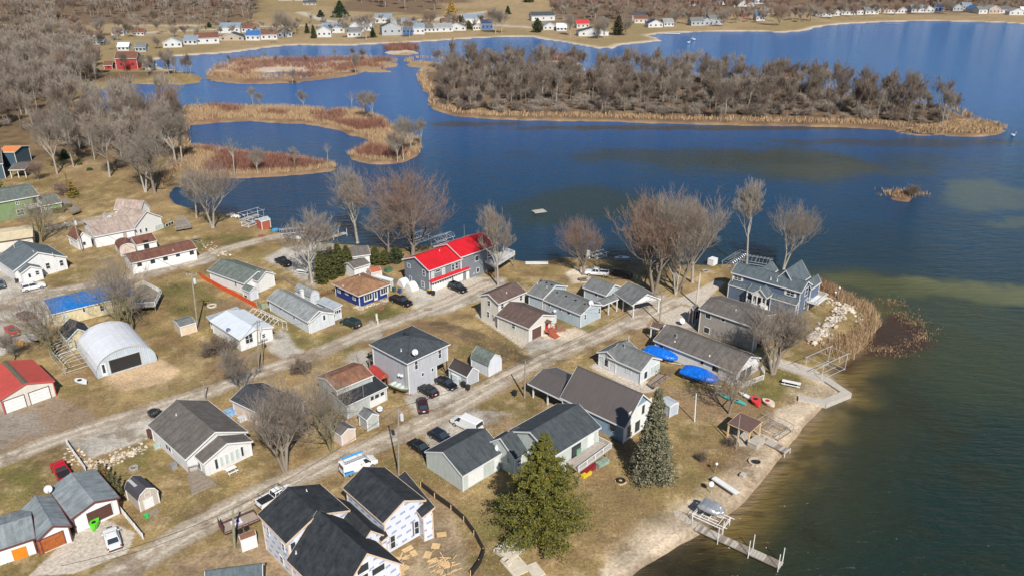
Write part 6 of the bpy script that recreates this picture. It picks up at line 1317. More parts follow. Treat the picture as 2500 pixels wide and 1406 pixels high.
# ================================================================ trees
BARK=mat('grey_brown_bark',(.21,.175,.14),.95,.25,3); BARKM=mat('mossy_bark',(.19,.165,.075),.95,.3,2); BARKP=mat('pale_grey_bark',(.33,.30,.26),.9,.2,2)
TW_G=mat('grey_brown_twigs',(.265,.22,.18),.9,.2,1); TW_R=mat('reddish_twigs',(.24,.16,.12),.9,.2,1); TW_P=mat('pale_grey_twigs',(.275,.235,.19),.9,.2,1); TW_D=mat('dark_brown_twigs',(.17,.13,.10),.9,.2,1)
def ribbons(segs,flat=False):
    """segs: (n,8) a,b,r0,r1 -> 3-sided tapered slivers"""
    s=np.array(segs); a=s[:,:3]; b=s[:,3:6]; r0=s[:,6]; r1=s[:,7]; d=b-a; d/=np.linalg.norm(d,axis=1)[:,None]+1e-9
    ref=np.where(np.abs(d[:,2:3])<.9,np.array([[0,0,1.]]),np.array([[1.,0,0]])); p=np.cross(d,ref); p/=np.linalg.norm(p,axis=1)[:,None]; q=np.cross(d,p)
    V=[]
    if flat:
        rs=np.random.RandomState(1); an=rs.rand(len(s),1)*6.28; o=p*np.cos(an)+q*np.sin(an); V=np.stack([a-o*r0[:,None],b-o*r1[:,None],b+o*r1[:,None],a+o*r0[:,None]],1); return V.reshape(-1,3),np.arange(len(s)*4).reshape(-1,4)
    for k in range(3):
        an=2*math.pi*k/3; o=p*math.cos(an)+q*math.sin(an); V.append(a+o*r0[:,None]); V.append(b+o*r1[:,None])
    V=np.stack(V,1); n=len(s); base=(np.arange(n)*6)[:,None]
    F=np.concatenate([base+np.array([[0,2,3,1]]),base+np.array([[2,4,5,3]]),base+np.array([[4,0,1,5]])],0)
    return V.reshape(-1,3),F
def npmesh(name,V,F,mats,k=4):
    me=bpy.data.meshes.new(name); me.vertices.add(len(V)); me.vertices.foreach_set('co',np.asarray(V,np.float32).ravel()); F=np.asarray(F,np.int32)
    me.loops.add(F.size); me.loops.foreach_set('vertex_index',F.ravel()); me.polygons.add(len(F)); me.polygons.foreach_set('loop_start',np.arange(0,F.size,k,dtype=np.int32)); me.polygons.foreach_set('loop_total',np.full(len(F),k,np.int32)); me.update()
    for m in mats: me.materials.append(m)
    return me
def bare(seed,H=1.0,spread=.55,stems=1,trunk=.28,up=.55,n=(5,4,4,5),tw=.0011,lean=0,rt=.019,wr=1.0,low=False):
    """unit-height bare tree: returns trunk MB, twig segments"""
    rnd=random.Random(seed); mb=MB(); tw_=[]
    def grow(p,d,L,r,lev,maxl):
        k=(3 if lev<1 else 1 if lev>1 else 2) if low else 4 if lev<2 else 3; pts=[p]; rs=[r]; dd=d.copy(); q=p
        for i in range(k):
            dd=(dd+Vector((rnd.gauss(0,.13),rnd.gauss(0,.13),rnd.gauss(0,.06)+up*.09))).normalized(); q=q+dd*L/k; pts.append(q); rs.append(r*(1-(i+1)/k*.55))
        if (lev<=(0 if low else 1)) or (lev==2 and not low and len(n)>4) or (lev==2 and maxl>3 and r>.004 and not low): mb.tube(pts,rs,3 if low else 5 if lev==0 else 4,cap=False)
        else:
            for i in range(k): a,b=pts[i],pts[i+1]; tw_.append((*a,*b,max(rs[i],tw*wr),max(rs[i+1],tw*.7*wr)))
        if lev>=maxl: return
        cnt=n[min(lev,3)]; cnt+=rnd.randint(0,1)
        for j in range(cnt):
            t=rnd.uniform(.30 if lev else .35,1.0) if j else 1.0; f=t*k; i=min(int(f),k-1); pos=pts[i].lerp(pts[i+1],f-i)
            ang=rnd.uniform(.35,.95)*(spread/.55) if j else rnd.uniform(.1,.35); az=rnd.uniform(0,6.28)
            ax=dd.cross(Vector((math.cos(az),math.sin(az),.3))).normalized(); nd=(Matrix.Rotation(ang,3,ax)@dd); nd=(nd+Vector((0,0,up*.32))).normalized()
            grow(pos,nd,L*rnd.uniform(.5,.82),rs[i]*.68,lev+1,maxl)
    for s in range(stems):
        az=rnd.uniform(0,6.28)+s*6.28/stems; ln=(.08 if stems==1 else .24)+lean; d=Vector((math.cos(az)*ln,math.sin(az)*ln,1)).normalized(); b=Vector((math.cos(az),math.sin(az),0))*(.014 if stems>1 else 0)
        r=rt/(1 if stems==1 else 1.35)
        mb.tube([b-Vector((0,0,.01)),b+d*.02,b+d*trunk*.5,b+d*trunk],[r*1.5,r*1.05,r*.95,r*.85],7,cap=False)
        p=b+d*trunk
        for j in range(n[0]):
            a2=az+j*6.28/n[0]+rnd.uniform(-.4,.4); sp_=rnd.uniform(.25,.8)*(spread/.55) if j else .12; nd=(d+Vector((math.cos(a2)*sp_,math.sin(a2)*sp_,0))).normalized(); 
            grow(b+d*trunk*rnd.uniform(.75,1.0) if j else p,nd,rnd.uniform(.26,.36)*(1-trunk)/.72,r*(.55 if j else .8),0,len(n))
    V,F=ribbons(tw_,low); zmax=max(V[:,2].max(),.3)
    tV=np.array(mb.v)
    V=V/zmax; mb.v=[tuple(v) for v in tV/zmax]
    return mb,V,F
PROTO={}
def proto(key,bark,twig,**kw):
    mb,V,F=bare(**kw); t=mb.build('trunk',bark,None,raw=True,smooth=True); tm=t.data; bpy.data.objects.remove(t)
    PROTO[key]=(tm,npmesh('crown',V,F,[twig])); return len(F)
NF=0
NF+=proto('oak',BARK,TW_G,seed=1,spread=.66,up=.4,trunk=.22,n=(5,4,3,3,1),rt=.020)
NF+=proto('oak2',BARKM,TW_G,seed=12,spread=.62,up=.35,trunk=.2,n=(5,4,3,3,1),stems=2,rt=.021)
NF+=proto('maple',BARK,TW_R,seed=5,spread=.60,trunk=.16,n=(6,4,3,2,1),up=.45,rt=.021)
NF+=proto('tall',BARKP,TW_G,seed=7,spread=.48,trunk=.35,n=(5,4,3,3,1),up=.5,rt=.019)
NF+=proto('multi',BARK,TW_G,seed=9,spread=.40,trunk=.3,stems=4,n=(4,4,3,2,1),up=.5,rt=.024)
NF+=proto('multir',BARK,TW_R,seed=19,spread=.40,trunk=.3,stems=4,n=(4,4,3,2,1),up=.55,rt=.024)
NF+=proto('sparse',BARKM,TW_G,seed=23,spread=.75,up=.3,trunk=.2,stems=2,n=(4,3,3,2,1),rt=.024)
NF+=proto('oak3',BARK,TW_G,seed=27,spread=.7,up=.35,trunk=.28,n=(5,3,3,3,1),rt=.022)
NF+=proto('tall2',BARKP,TW_G,seed=29,spread=.42,up=.55,trunk=.3,stems=2,n=(4,4,3,2,1),rt=.021)
NF+=proto('slim',BARKP,TW_P,seed=21,spread=.35,trunk=.4,n=(4,4,4,3,2),up=.8,rt=.012)
NF+=proto('wood1',BARKP,TW_G,seed=31,spread=.40,trunk=.45,n=(4,4,4,4),up=.7,rt=.012,wr=1.6)
NF+=proto('wood2',BARK,TW_D,seed=33,spread=.48,trunk=.35,n=(5,4,4,4),up=.6,rt=.013,wr=1.5)
NF+=proto('wood3',BARK,TW_R,seed=35,spread=.45,trunk=.3,n=(5,4,4,4),up=.7,rt=.012,wr=1.5)
NF+=proto('wood4',BARKP,TW_P,seed=37,spread=.42,trunk=.4,n=(4,4,3,4),up=.7,rt=.012,wr=1.5)
NF+=proto('snag',BARKP,TW_P,seed=41,spread=.5,trunk=.5,n=(4,3,2),up=.5,rt=.012)
NF+=proto('bush',TW_D,TW_D,seed=51,spread=.8,trunk=.03,stems=6,n=(3,3,3,3),up=.3,rt=.010,wr=4)
NF+=proto('bushr',TW_R,TW_R,seed=53,spread=.8,trunk=.03,stems=7,n=(3,3,3,3),up=.3,rt=.010,wr=4)
def tree(key,label,base,H,name='bare_tree',cat='tree',W=1.0,rz=None,group=None,tilt=0,tz=0,world=None):
    tm,cm=PROTO[key]; c=world if world is not None else G(*base); rnd=random.Random(str(base)+label)
    o=thing(name,label,cat,c,rnd.uniform(0,6.28) if rz is None else rz,group); o.scale=(H*W,H*W,H); 
    if tilt: o.rotation_euler=(tilt*math.cos(tz),tilt*math.sin(tz),o.rotation_euler[2])
    a=bpy.data.objects.new('trunk',tm); b=bpy.data.objects.new('crown',cm)
    for q in (a,b): S.collection.objects.link(q); q.parent=o
    return o
def Ht(base,topy): B=G(*base); return max(2,vz((B.x,B.y),topy))
def T(key,label,base,topy,W=1.0,**k): return tree(key,label,base,Ht(base,topy),W=W,**k)
T('multi','twiggy many-stemmed tree beside the taupe-roofed ranch house',(697,1152),925,W=1.0,rz=1.0)
T('sparse','thick moss-trunked tree standing beside the little pinkish shed',(812,1102),872,W=.85,rz=2.0)
T('sparse','big spreading mossy tree between the blue roof and the quonset',(290,805),585,W=.8,rz=.5); T('sparse','second stem cluster of the spreading tree right behind the quonset',(325,812),620,W=.75,rz=2.5)
T('sparse','leaning mossy tree left of the quonset canopy frame',(140,880),660,W=.85,tilt=.1,tz=1.5)
T('oak','small dark bare tree in front of the red sedan',(35,880),790,W=1.0)
T('sparse','bare tree with broken crown overhanging the moss green house',(100,592),445,W=1.0,rz=.2)
T('tall','bare tree in front of the arborvitae and black pickup',(762,690),507,W=1.15,rz=.3)
T('tall','tall bare lakeside tree left of the red-twigged trees',(873,592),395,W=1.05,rz=2)
T('oak3','greyish tree between the tall lakeside tree and the round red one',(950,630),460,W=.95,rz=1)
T('maple','big round red-twigged tree beside the red metal roof',(1008,628),400,W=1.25,rz=3)
T('tall','thick-trunked bare tree at the deck end of the red-roofed house',(1216,697),488,W=.8,rz=2.2)
T('maple','slender red-topped tree behind the white pickup',(1423,672),515,W=.8,rz=4)
T('multir','large many-stemmed tree at the left of the lakefront group',(1598,712),428,W=1.15,rz=.7); T('multi','tallest tree in the middle of the lakefront group',(1655,712),405,W=1.05,rz=2.7); T('tall','tree at the right of the lakefront group',(1690,690),470,W=1.0,rz=1.7); T('tall2','forward trunk of the lakefront group beside the lane',(1650,720),520,W=.8,rz=4)
T('slim','solitary tall narrow tree left of the navy house chimney vents',(1823,648),428,W=.95,rz=2)
T('tall2','forked tree leaning over the water behind the navy house',(1912,655),468,W=1.0,rz=1.1)
T('multi','broad twiggy tree between the tan-grey house and the point lawn',(1888,912),735,W=1.35,rz=.4)
T('oak3','bare tree leaning over the teal kayaks',(1780,1010),855,W=1.0,rz=2.0)
T('multi','twiggy tree beside the middle lane west of the charcoal roof',(590,960),838,W=1.0,rz=3.0)
T('bush','dark thicket behind the little pale shed and white metal roof',(535,870),815,W=1.5,name='bare_shrub',cat='shrub'); T('bush','bare bush at the lane edge by the charcoal roofed house',(735,915),870,W=1.2,name='bare_shrub',cat='shrub')
T('bush','small bare sapling on the beach lawn',(1712,1128),1098,W=.8,name='bare_shrub',cat='shrub'); T('bush','rusty shrub beside the fabric canopy pole',(1783,1090),1062,W=1.1,name='bare_shrub',cat='shrub')
T('bushr','reddish bush between the moss green house and its hedge',(160,478),440,W=1.3,name='bare_shrub',cat='shrub')
T('tall2','thick-trunked trees cluster on the lawn above the left bay',(355,470),290,W=1.0); T('oak3','right trunk of the cluster on the lawn above the left bay',(378,472),270,W=1.1); T('tall2','grey double-trunked tree beside the left bay path',(520,556),365,W=1.1,rz=1); T('tall','slim tree left of the double-trunked bay tree',(480,532),400,W=1.0)
T('tall','bare tree at the woods edge nearest the pinkish-tan roof',(268,432),265,W=.9); T('tall','pale leaning tree at the woods edge left of the dark pine',(140,425),250,W=.8); T('slim','pale thin tree beside the dark pine at the woods edge',(180,408),240,W=.9); T('maple','reddish young tree in front of the dark blue-green house',(95,440),385,W=1.3)
T('tall','bare tree on the marsh shore left of the bay',(430,400),240,W=1.0); T('tall','bare tree at the root of the upper marsh strip',(445,395),262,W=.9)
# marsh snags
for i,(x,y,t,l) in enumerate(((800,410,345,'white dead snag on the lower marsh strip'),(630,425,355,'bare grey tree on the lower marsh strip'),(720,412,355,'small bare tree mid way on the lower marsh strip'),(573,428,330,'pale snag at the left end of the lower marsh strip'),(985,390,280,'bare tree cluster at the tip of the upper marsh'),(1003,372,275,'white-trunked tree at the tip of the upper marsh'),(1027,360,285,'drooping grey tree leaning over the water off the upper marsh'),(970,395,310,'second tree in the cluster at the upper marsh tip'),(860,275,218,'dead pole-like snag at the middle of the upper marsh'),(893,290,212,'tall thin tree at the middle of the upper marsh'),(912,300,220,'conifer-like thin tree at the middle of the upper marsh'),(742,265,215,'lone bare tree on the upper marsh strip'),(618,262,210,'left bare tree of the pair on the upper marsh strip'),(635,262,220,'right bare tree of the pair on the upper marsh strip'),(485,270,232,'slanting dead snag at the left end of the upper marsh'),(715,205,165,'thin tree on the near edge of the middle marsh island'),(665,108,60,'tall bare tree on the far shore left of the barns'),(868,180,125,'bare tree at the right end of the middle marsh island'),(1320,150,105,'bare tree on the little reddish islet'),(1360,160,120,'dead snag on the little reddish islet'))):
    T('snag' if 'snag' in l or 'pole' in l else 'tall' if i%2 else 'slim',l,(x,y),t,W=1.0)
# ---- woods
LANDS=seg_dist
def scatter(polyp,n,seed,z=0,jit=None):
    P=np.array(poly(polyp)); lo,hi=P.min(0),P.max(0); rs=np.random.RandomState(seed); out=np.zeros((0,2))
    while len(out)<n:
        q=lo+(hi-lo)*rs.rand(n*3,2); q=q[seg_dist(q,[tuple(a) for a in P])<0]; out=np.concatenate([out,q])
    return out[:n]
WOODL=[(-330,420),(-80,345),(0,345),(60,330),(120,385),(160,405),(235,405),(300,425),(330,405),(385,385),(430,350),(440,300),(400,285),(300,292),(200,285),(170,255),(205,222),(260,208),(240,170),(130,150),(-40,150),(-400,200)]
WOODL2=[(300,420),(440,400),(450,330),(470,300),(455,270),(330,285),(280,340)]
BIGI=[(1060,262),(1110,277),(1200,285),(1400,288),(1600,293),(1800,297),(2000,300),(2150,306),(2290,318),(2330,300),(2280,268),(2180,250),(2060,235),(1960,220),(1860,208),(1760,198),(1600,192),(1400,186),(1250,180),(1120,165),(1060,175),(1080,200),(1070,230)]
wk=['wood1','wood2','wood4','wood3','wood2','wood1']
def plant(pts,lab,grp,hmin,hmax,keys,seed,name='bare_tree',W=(.8,1.1)):
    r=random.Random(seed)
    for i,p in enumerate(pts):
        tree(keys[r.randrange(len(keys))],lab,(i,seed),r.uniform(hmin,hmax),world=Vector((p[0],p[1],-.1)),W=r.uniform(*W),name=name,group=grp)
a=scatter(WOODL,90,3); plant(a,'tall bare tree standing inside the dense wood at left','bare trees of the dense wood at left',14,22,wk,5)
a=scatter(WOODL2,14,4); plant(a,'bare tree on the neck between wood and upper marsh','bare trees on the marsh neck',12,19,['wood3','wood2','wood1'],6)
a=scatter(BIGI,62,6); plant(a,'bare tree standing in the thicket of the long wooded island','bare trees of the long wooded island',13,20,['wood1','wood2','wood2','wood4'],7)
# ---- stuff woods: merged light trees
def stuffmesh(name,label,pts,keys,hm,cat='woodland',seed=1,W=(.8,1.2),zf=None,sub=1.0,mats=None):
    rs=np.random.RandomState(seed); VV=[];FF=[];MI=[];off=0; pal=[]
    for p in pts:
        kx=keys[rs.randint(len(keys))]; tm,cm=PROTO[kx]
        for me in (tm,cm):
            ky=(me.name,'c')
            if ky not in CACHE:
                v=np.zeros(len(me.vertices)*3,np.float32); me.vertices.foreach_get('co',v); v=v.reshape(-1,3)
                f=np.array([list(q.vertices) for q in me.polygons if len(q.vertices)==4],np.int32); CACHE[ky]=(v,f,me.materials[0])
            v,f,m=CACHE[ky]
            if me is cm and sub<1: f=f[np.random.RandomState(5).rand(len(f))<sub] 
            H=rs.uniform(*hm) if me is tm else H; a=rs.uniform(0,6.28) if me is tm else a; w=rs.uniform(*W) if me is tm else w
            c,s=math.cos(a),math.sin(a); k=H*w; q=np.stack([(v[:,0]*c-v[:,1]*s)*k+p[0],(v[:,0]*s+v[:,1]*c)*k+p[1],v[:,2]*H-.1+(zf(p) if zf else 0)],1)
            if m not in pal: pal.append(m)
            VV.append(q); FF.append(f+off); MI.append(np.full(len(f),pal.index(m))); off+=len(v)
    me=npmesh(name,np.concatenate(VV),np.concatenate(FF),pal); me.polygons.foreach_set('material_index',np.concatenate(MI).astype(np.int32)); o=bpy.data.objects.new(name,me); S.collection.objects.link(o); tag(o,label,cat,kind='stuff'); return o
CACHE={}
def lowproto(key,bark,twig,**kw):
    mb,V,F=bare(**kw); t=mb.build('trunk',bark,None,raw=True); tm=t.data; tm.name='lt_'+key; bpy.data.objects.remove(t); cm=npmesh('lc_'+key,V,F,[twig]); PROTO[key]=(tm,cm)
for i,(tw,bk,sp) in enumerate(((TW_G,BARKP,.42),(TW_D,BARK,.5),(TW_R,BARK,.5),(TW_P,BARKP,.4))): lowproto('far%d'%i,bk,tw,seed=60+i,spread=sp,trunk=.35,n=(4,4,3,1),up=.6,rt=.012,wr=6.5,low=True)
for i,tw in enumerate((TW_D,TW_R,TW_G)): lowproto('scr%d'%i,tw,tw,seed=70+i,spread=.9,trunk=.03,stems=5,n=(3,3,3),up=.25,rt=.012,wr=9,low=True)
for i,(tw,bk) in enumerate(((TW_G,BARKP),(TW_D,BARK),(TW_P,BARKP))): lowproto('mid%d'%i,bk,tw,seed=80+i,spread=.42,trunk=.4,n=(4,4,4,3),up=.65,rt=.011,wr=2.2,low=True)
stuffmesh('wood_trees','finer bare trees filling the dense wood at left',scatter(WOODL,330,14),['mid0','mid1','mid2','mid0'],(13,21),seed=5)
stuffmesh('island_trees','finer bare trees filling the long wooded island',scatter(BIGI,260,15),['mid0','mid1','mid1','mid1'],(10,19),seed=6)
FK=['far0','far1','far2','far3','far1']; 
stuffmesh('wood_understorey','brushy undergrowth filling the dense wood at left',scatter(WOODL,420,11),['scr0','scr2','scr0'],(2,5),seed=2,W=(.9,1.5))
stuffmesh('island_thicket','brown scrub thicket covering the long wooded island',scatter(BIGI,900,12),['scr0','scr2','scr2'],(2,5),seed=3,W=(.9,1.5))
def fz(p): return 0
def scat_px(l,n,seed):
    rs=np.random.RandomState(seed); P=np.array(l,float); lo,hi=P.min(0),P.max(0); q=lo+(hi-lo)*rs.rand(n*8,2); q=q[seg_dist(q,[tuple(a) for a in P])<0][:n]
    return np.array([tuple(G(x,y)[:2]) for x,y in q])
def farbelt(name,label,l,n,keys,hm,seed,sub=1.0,**k): stuffmesh(name,label,scat_px(l,n,seed),keys,hm,seed=seed,zf=lambda p:float(hz_(p)),sub=sub,**k)
def hz_(p):
    y=p[1]; t=min(1,max(0,(y-720)/780)); d=float(seg_dist(np.array([p]),ML)[0]); q=min(1,max(0,(-60-d)/840)); return 24*(t*t*(3-2*t))*(q*q*(3-2*q))
farbelt('far_wood','bare wood along the slope behind the left fields',[(-200,60),(620,58),(640,10),(600,-40),(-200,-40)],520,FK,(14,22),21)
farbelt('far_wood','bare wood left of the red house',[(-450,150),(60,150),(190,120),(150,70),(-300,70)],200,FK,(12,19),22)
farbelt('far_wood','dense bare wood on the ridge above the far cottages',[(840,30),(1080,40),(1090,10),(1350,-5),(1700,5),(1700,-70),(800,-50)],420,FK,(16,25),23)
farbelt('far_wood','reddish bare wood behind the eastern far shore',[(1340,60),(1500,66),(1530,50),(1700,52),(1900,40),(2150,40),(2600,34),(2900,30),(2900,-40),(1360,-40)],850,['far2','far1','far0','far2'],(13,20),24)
farbelt('shore_trees','bare trees between the cottages of the eastern far shore',[(1380,62),(1560,64),(1700,72),(1960,66),(2200,46),(2560,42),(2560,30),(1960,44),(1700,50),(1380,52)],150,['far0','far2','far3'],(9,15),26)
farbelt('shore_trees','bare trees between the barns of the northern far shore',[(400,122),(700,104),(1000,92),(1180,84),(1180,66),(900,72),(700,80),(400,96)],46,['far0','far1','far3'],(8,13),27)
farbelt('far_wood','thin trees in the valley left of the white barns',[(150,140),(300,135),(330,100),(520,85),(620,75),(720,100),(640,60),(300,62),(150,90)],60,FK,(9,16),25)
# ================================================================ evergreens, shrubs, reeds
def leafcloud(name,centers,size,mats,seed=1,flat=.6):
    """many small leaf-sprays (4-corner faces) at given centres: (x,y,z,r)"""
    rs=np.random.RandomState(seed); c=np.array(centers); n=len(c); nrm=rs.normal(size=(n,3)); nrm[:,2]=np.abs(nrm[:,2])*flat+.3; nrm/=np.linalg.norm(nrm,axis=1)[:,None]
    t=np.cross(nrm,rs.normal(size=(n,3))); t/=np.linalg.norm(t,axis=1)[:,None]; b=np.cross(nrm,t); s=(c[:,3]*size*rs.uniform(.6,1.4,n))[:,None]
    V=np.stack([c[:,:3]-t*s,c[:,:3]-b*s*.35-nrm*s*.15,c[:,:3]+t*s*1.1,c[:,:3]+b*s*.4+nrm*s*.1],1).reshape(-1,3); F=np.arange(n*4).reshape(-1,4)
    me=npmesh(name,V,F,mats); me.polygons.foreach_set('material_index',rs.choice(len(mats),n).astype(np.int32)); o=bpy.data.objects.new(name,me); S.collection.objects.link(o); return o
def conifer(label,base,topy,R0,mats,trunk=BARK,n=9000,shape='spruce',seed=1,name='evergreen_tree',size=.28,H=None,cat='tree'):
    B=G(*base); H=H or Ht(base,topy); o=thing(name,label,cat,B); rs=np.random.RandomState(seed); pts=[]
    mb=MB(); mb.tube([(0,0,0),(0,0,H*.5),(0,0,H*.97)],[R0*.07+.06,R0*.045+.04,.02],7)
    lev=int(H*(2.6 if shape!='pine' else 1.5)); 
    for i in range(lev):
        f=(i+rs.rand()*.6)/lev
        if shape=='spruce': z=H*(.04+.95*f); rad=R0*(1-f)**.8; m=int(10+8*(1-f)); droop=-.25
        elif shape=='pine': z=H*(.07+.91*f); rad=R0*(1-f*.97)**.8*(.92+.2*math.sin(i*1.9)); m=int(9+9*(1-f)); droop=.22
        else: z=H*(.02+.96*f); rad=R0*min(1,(1-f)*1.6)**.8*(.75+.25*min(1,f*5)); m=14; droop=.5
        for j in range(m):
            a=rs.rand()*6.28; L=rad*rs.uniform(.65,1.12); k=max(3,int(n/(lev*m))); 
            if shape!='thuja' and L>.5: mb.tube([(0,0,z),(math.cos(a)*L*.9,math.sin(a)*L*.9,z+droop*L*.5)],[.05,.015],4,cap=False)
            t=rs.rand(k)**.6; w=(.10+.25*(1-abs(t-.5)))*(.6 if shape=='pine' and R0>5 else 1); off=rs.normal(size=(k,3))*np.stack([w,w,w*.45],1)*max(.5 if R0>1 else .12,L*.42)
            x=math.cos(a)*L*t+off[:,0]; y=math.sin(a)*L*t+off[:,1]; zz=z+droop*L*t*.5+off[:,2]
            pts+= list(zip(x,y,np.clip(zz,.1,H*1.01),np.full(k,1.0)))
    mb.build('trunk',trunk,o,raw=True); f=leafcloud('foliage',pts,size,mats,seed); f.parent=o; return o
F_Y=mat('yellow_green_needles',(.12,.12,.014),.8,.3,1.2); F_YG=mat('golden_green_needles',(.17,.14,.014),.8,.3,1.2); F_DG=mat('deep_green_needles',(.045,.06,.012),.8,.3,1.2)
F_S=mat('grey_green_needles',(.13,.125,.065),.8,.25,1.5); F_S2=mat('dusty_spruce_needles',(.21,.20,.13),.8,.25,1.5); F_S3=mat('dark_spruce_needles',(.05,.052,.025),.8,.25,1.5)
F_T=mat('arborvitae_green',(.055,.062,.014),.85,.3,1.5); F_T2=mat('arborvitae_olive',(.09,.085,.02),.85,.3,1.5); F_D=mat('dark_pine_green',(.016,.035,.014),.85,.3,1.5); F_W=mat('golden_willow_twigs',(.42,.26,.05),.85,.2,1.5); F_B=mat('bronze_cedar',(.07,.035,.018),.85,.3,1.5)
conifer('huge yellow-green pine spreading in front of the pale green house',(1325,1325),1066,7.0,[F_Y,F_YG,F_DG,F_Y],n=70000,shape='pine',seed=2,size=.16,name='pine_tree')
conifer('tall dusty grey-green spruce beside the white lakefront gable',(1590,1178),955,3.4,[F_S,F_S2,F_S3,F_S2],n=36000,shape='spruce',seed=3,size=.19,name='spruce_tree')
for i,(x,y,t,l) in enumerate(((788,702,622,'leftmost arborvitae of the row left of the bungalow'),(812,690,612,'second arborvitae of the row left of the bungalow'),(830,682,600,'third arborvitae of the row left of the bungalow'),(850,672,608,'rightmost arborvitae of the row left of the bungalow'),(918,655,612,'left evergreen of the pair behind the rust-roofed shed'),(940,655,620,'right evergreen of the pair behind the rust-roofed shed'))):
    conifer(l,(x,y),t,1.75 if i<4 else 1.5,[F_T,F_T2,F_T],n=6500,shape='thuja',seed=10+i,size=.22,name='arborvitae')
conifer('dark rounded evergreen behind the slate-grey house corner',(968,650),612,1.9,[F_D,F_T],n=3500,shape='thuja',seed=20,size=.25)
for i,(x,y,t) in enumerate(((252,1180,1128),(262,1192,1135),(272,1204,1145),(284,1216,1158),(296,1226,1168))): conifer('%s of five narrow cypresses beside the barn shed'%('first','second','third','fourth','fifth')[i],(x,y),t,.42,[F_T2,F_T] if i!=1 else [mat('browned_cypress',(.25,.10,.03),.9,.2),F_T2],n=1500,shape='thuja',seed=30+i,size=.1,name='cypress')
conifer('dark pine at the edge of the left wood',(162,397),373,1.8,[F_D],n=2500,shape='spruce',seed=41,size=.3); conifer('young golden pine on the lawn by the moss green house',(182,492),452,2.0,[mat('golden_pine',(.26,.17,.02),.85,.2),F_Y],n=2200,shape='pine',seed=42,size=.2); conifer('thin young pine with a pale tuft on the lawn',(172,478),430,.7,[F_YG],n=500,shape='pine',seed=43,size=.2)
conifer('golden yellow-green bush at the left edge by the dark blue-green house',(5,500),425,3.0,[F_YG,F_Y],n=3500,shape='pine',seed=44,size=.25)
def bush(label,p,r,h,mats,n=1400,seed=1,size=.16,name='shrub',cat='shrub',box=False,rz=.3):
    c=G(*p); o=thing(name,label,cat,c,rz); rs=np.random.RandomState(seed); v=rs.normal(size=(n,3)); v/=np.linalg.norm(v,axis=1)[:,None]; v[:,2]=np.abs(v[:,2]); 
    if box: v=np.clip(v*1.6,-1,1)
    rx,ry=(r if hasattr(r,'__len__') else (r,r)); k=rs.uniform(.75,1.05,n); pts=np.stack([v[:,0]*rx*k,v[:,1]*ry*k,v[:,2]*h*k,np.ones(n)],1)
    f=leafcloud('foliage',pts,size,mats,seed); f.parent=o
    mb=MB(); mb.ball((0,0,h*.4),(rx*.8,ry*.8,h*.5),10); mb.build('inner_stems',mats[-1],o); return o
bush('low juniper at the front of the chimney house',Y5(920,1120),(1.6,1.1),1.2,[F_T2,F_Y,F_T]); bush('clipped round evergreen beside the chimney house steps',Y5(1180,1010),1.1,1.5,[F_T,F_T2],seed=2)
bush('long clipped brown-green hedge before the moss green house',Z1(435,715),(3.6,1.0),1.5,[mat('hedge_olive',(.10,.08,.02),.9,.3),F_T2],n=3000,seed=3,name='hedge',box=True,rz=.25); bush('short clipped hedge block beside the deck of the moss green house',Z1(560,690),(1.7,1.0),1.5,[MATS['hedge_olive'],F_T2],n=1500,seed=4,name='hedge',box=True,rz=.25)
bush('clipped round shrub on the rockery of the lawn',(198,412),.9,1.3,[F_T],n=500,seed=5); bush('low conifer on the rockery of the lawn',(222,425),1.1,.8,[F_D],n=500,seed=6); bush('pale ornamental grass clump beside the navy house drive',U4(455,580),.9,1.0,[mat('straw_grass',(.42,.29,.15),.9,.2)],n=700,seed=7,name='grass_clump'); bush('straw coloured grass clump against the navy house',U4(500,590),.8,.9,[MATS['straw_grass']],n=500,seed=8,name='grass_clump')
bush('orange leafless bush beside the red sedan lawn',X6(300,1240),.9,1.0,[mat('orange_leaves',(.50,.25,.04),.9,.2)],n=500,seed=9); bush('small conical bush behind the pale green garage',(1215,640),.5,.8,[F_T],n=200,seed=12)
# ---- reeds and dogwood
def blades(name,label,P,h,w,mats,seed,z=-.3,mp=None,lean=.25,cat='reeds',per=5,spread=.5):
    rs=np.random.RandomState(seed); P=np.repeat(np.asarray(P),per,0); n=len(P); b=np.stack([P[:,0]+rs.normal(0,spread,n),P[:,1]+rs.normal(0,spread,n),np.full(n,z)],1)
    hh=rs.uniform(h[0],h[1],n); a=rs.rand(n)*6.28; d=np.stack([np.cos(a),np.sin(a),np.zeros(n)],1); ln=np.stack([rs.normal(0,lean,n)*hh,rs.normal(0,lean,n)*hh,hh],1); ww=rs.uniform(w[0],w[1],n)[:,None]
    V=np.stack([b-d*ww*.5,b+d*ww*.5,b+ln+d*ww*.18,b+ln-d*ww*.18],1).reshape(-1,3); F=np.arange(n*4).reshape(-1,4); me=npmesh(name,V,F,mats); me.polygons.foreach_set('material_index',rs.choice(len(mats),n,p=mp).astype(np.int32)); o=bpy.data.objects.new(name,me); S.collection.objects.link(o); tag(o,label,cat,kind='stuff')
RD=[mat('straw_reed',(.45,.31,.18),.9,.2,.5),mat('tan_reed',(.38,.26,.14),.9,.2,.5),mat('brown_reed',(.24,.15,.085),.9,.2,.5)]; DW=[mat('red_dogwood',(.23,.085,.06),.9,.2,.5),mat('maroon_dogwood',(.17,.08,.06),.9,.2,.5),mat('brown_dogwood',(.20,.12,.08),.9,.2,.5)]
def masked(pts,f): pts=np.asarray(pts); return pts[f(pts)]
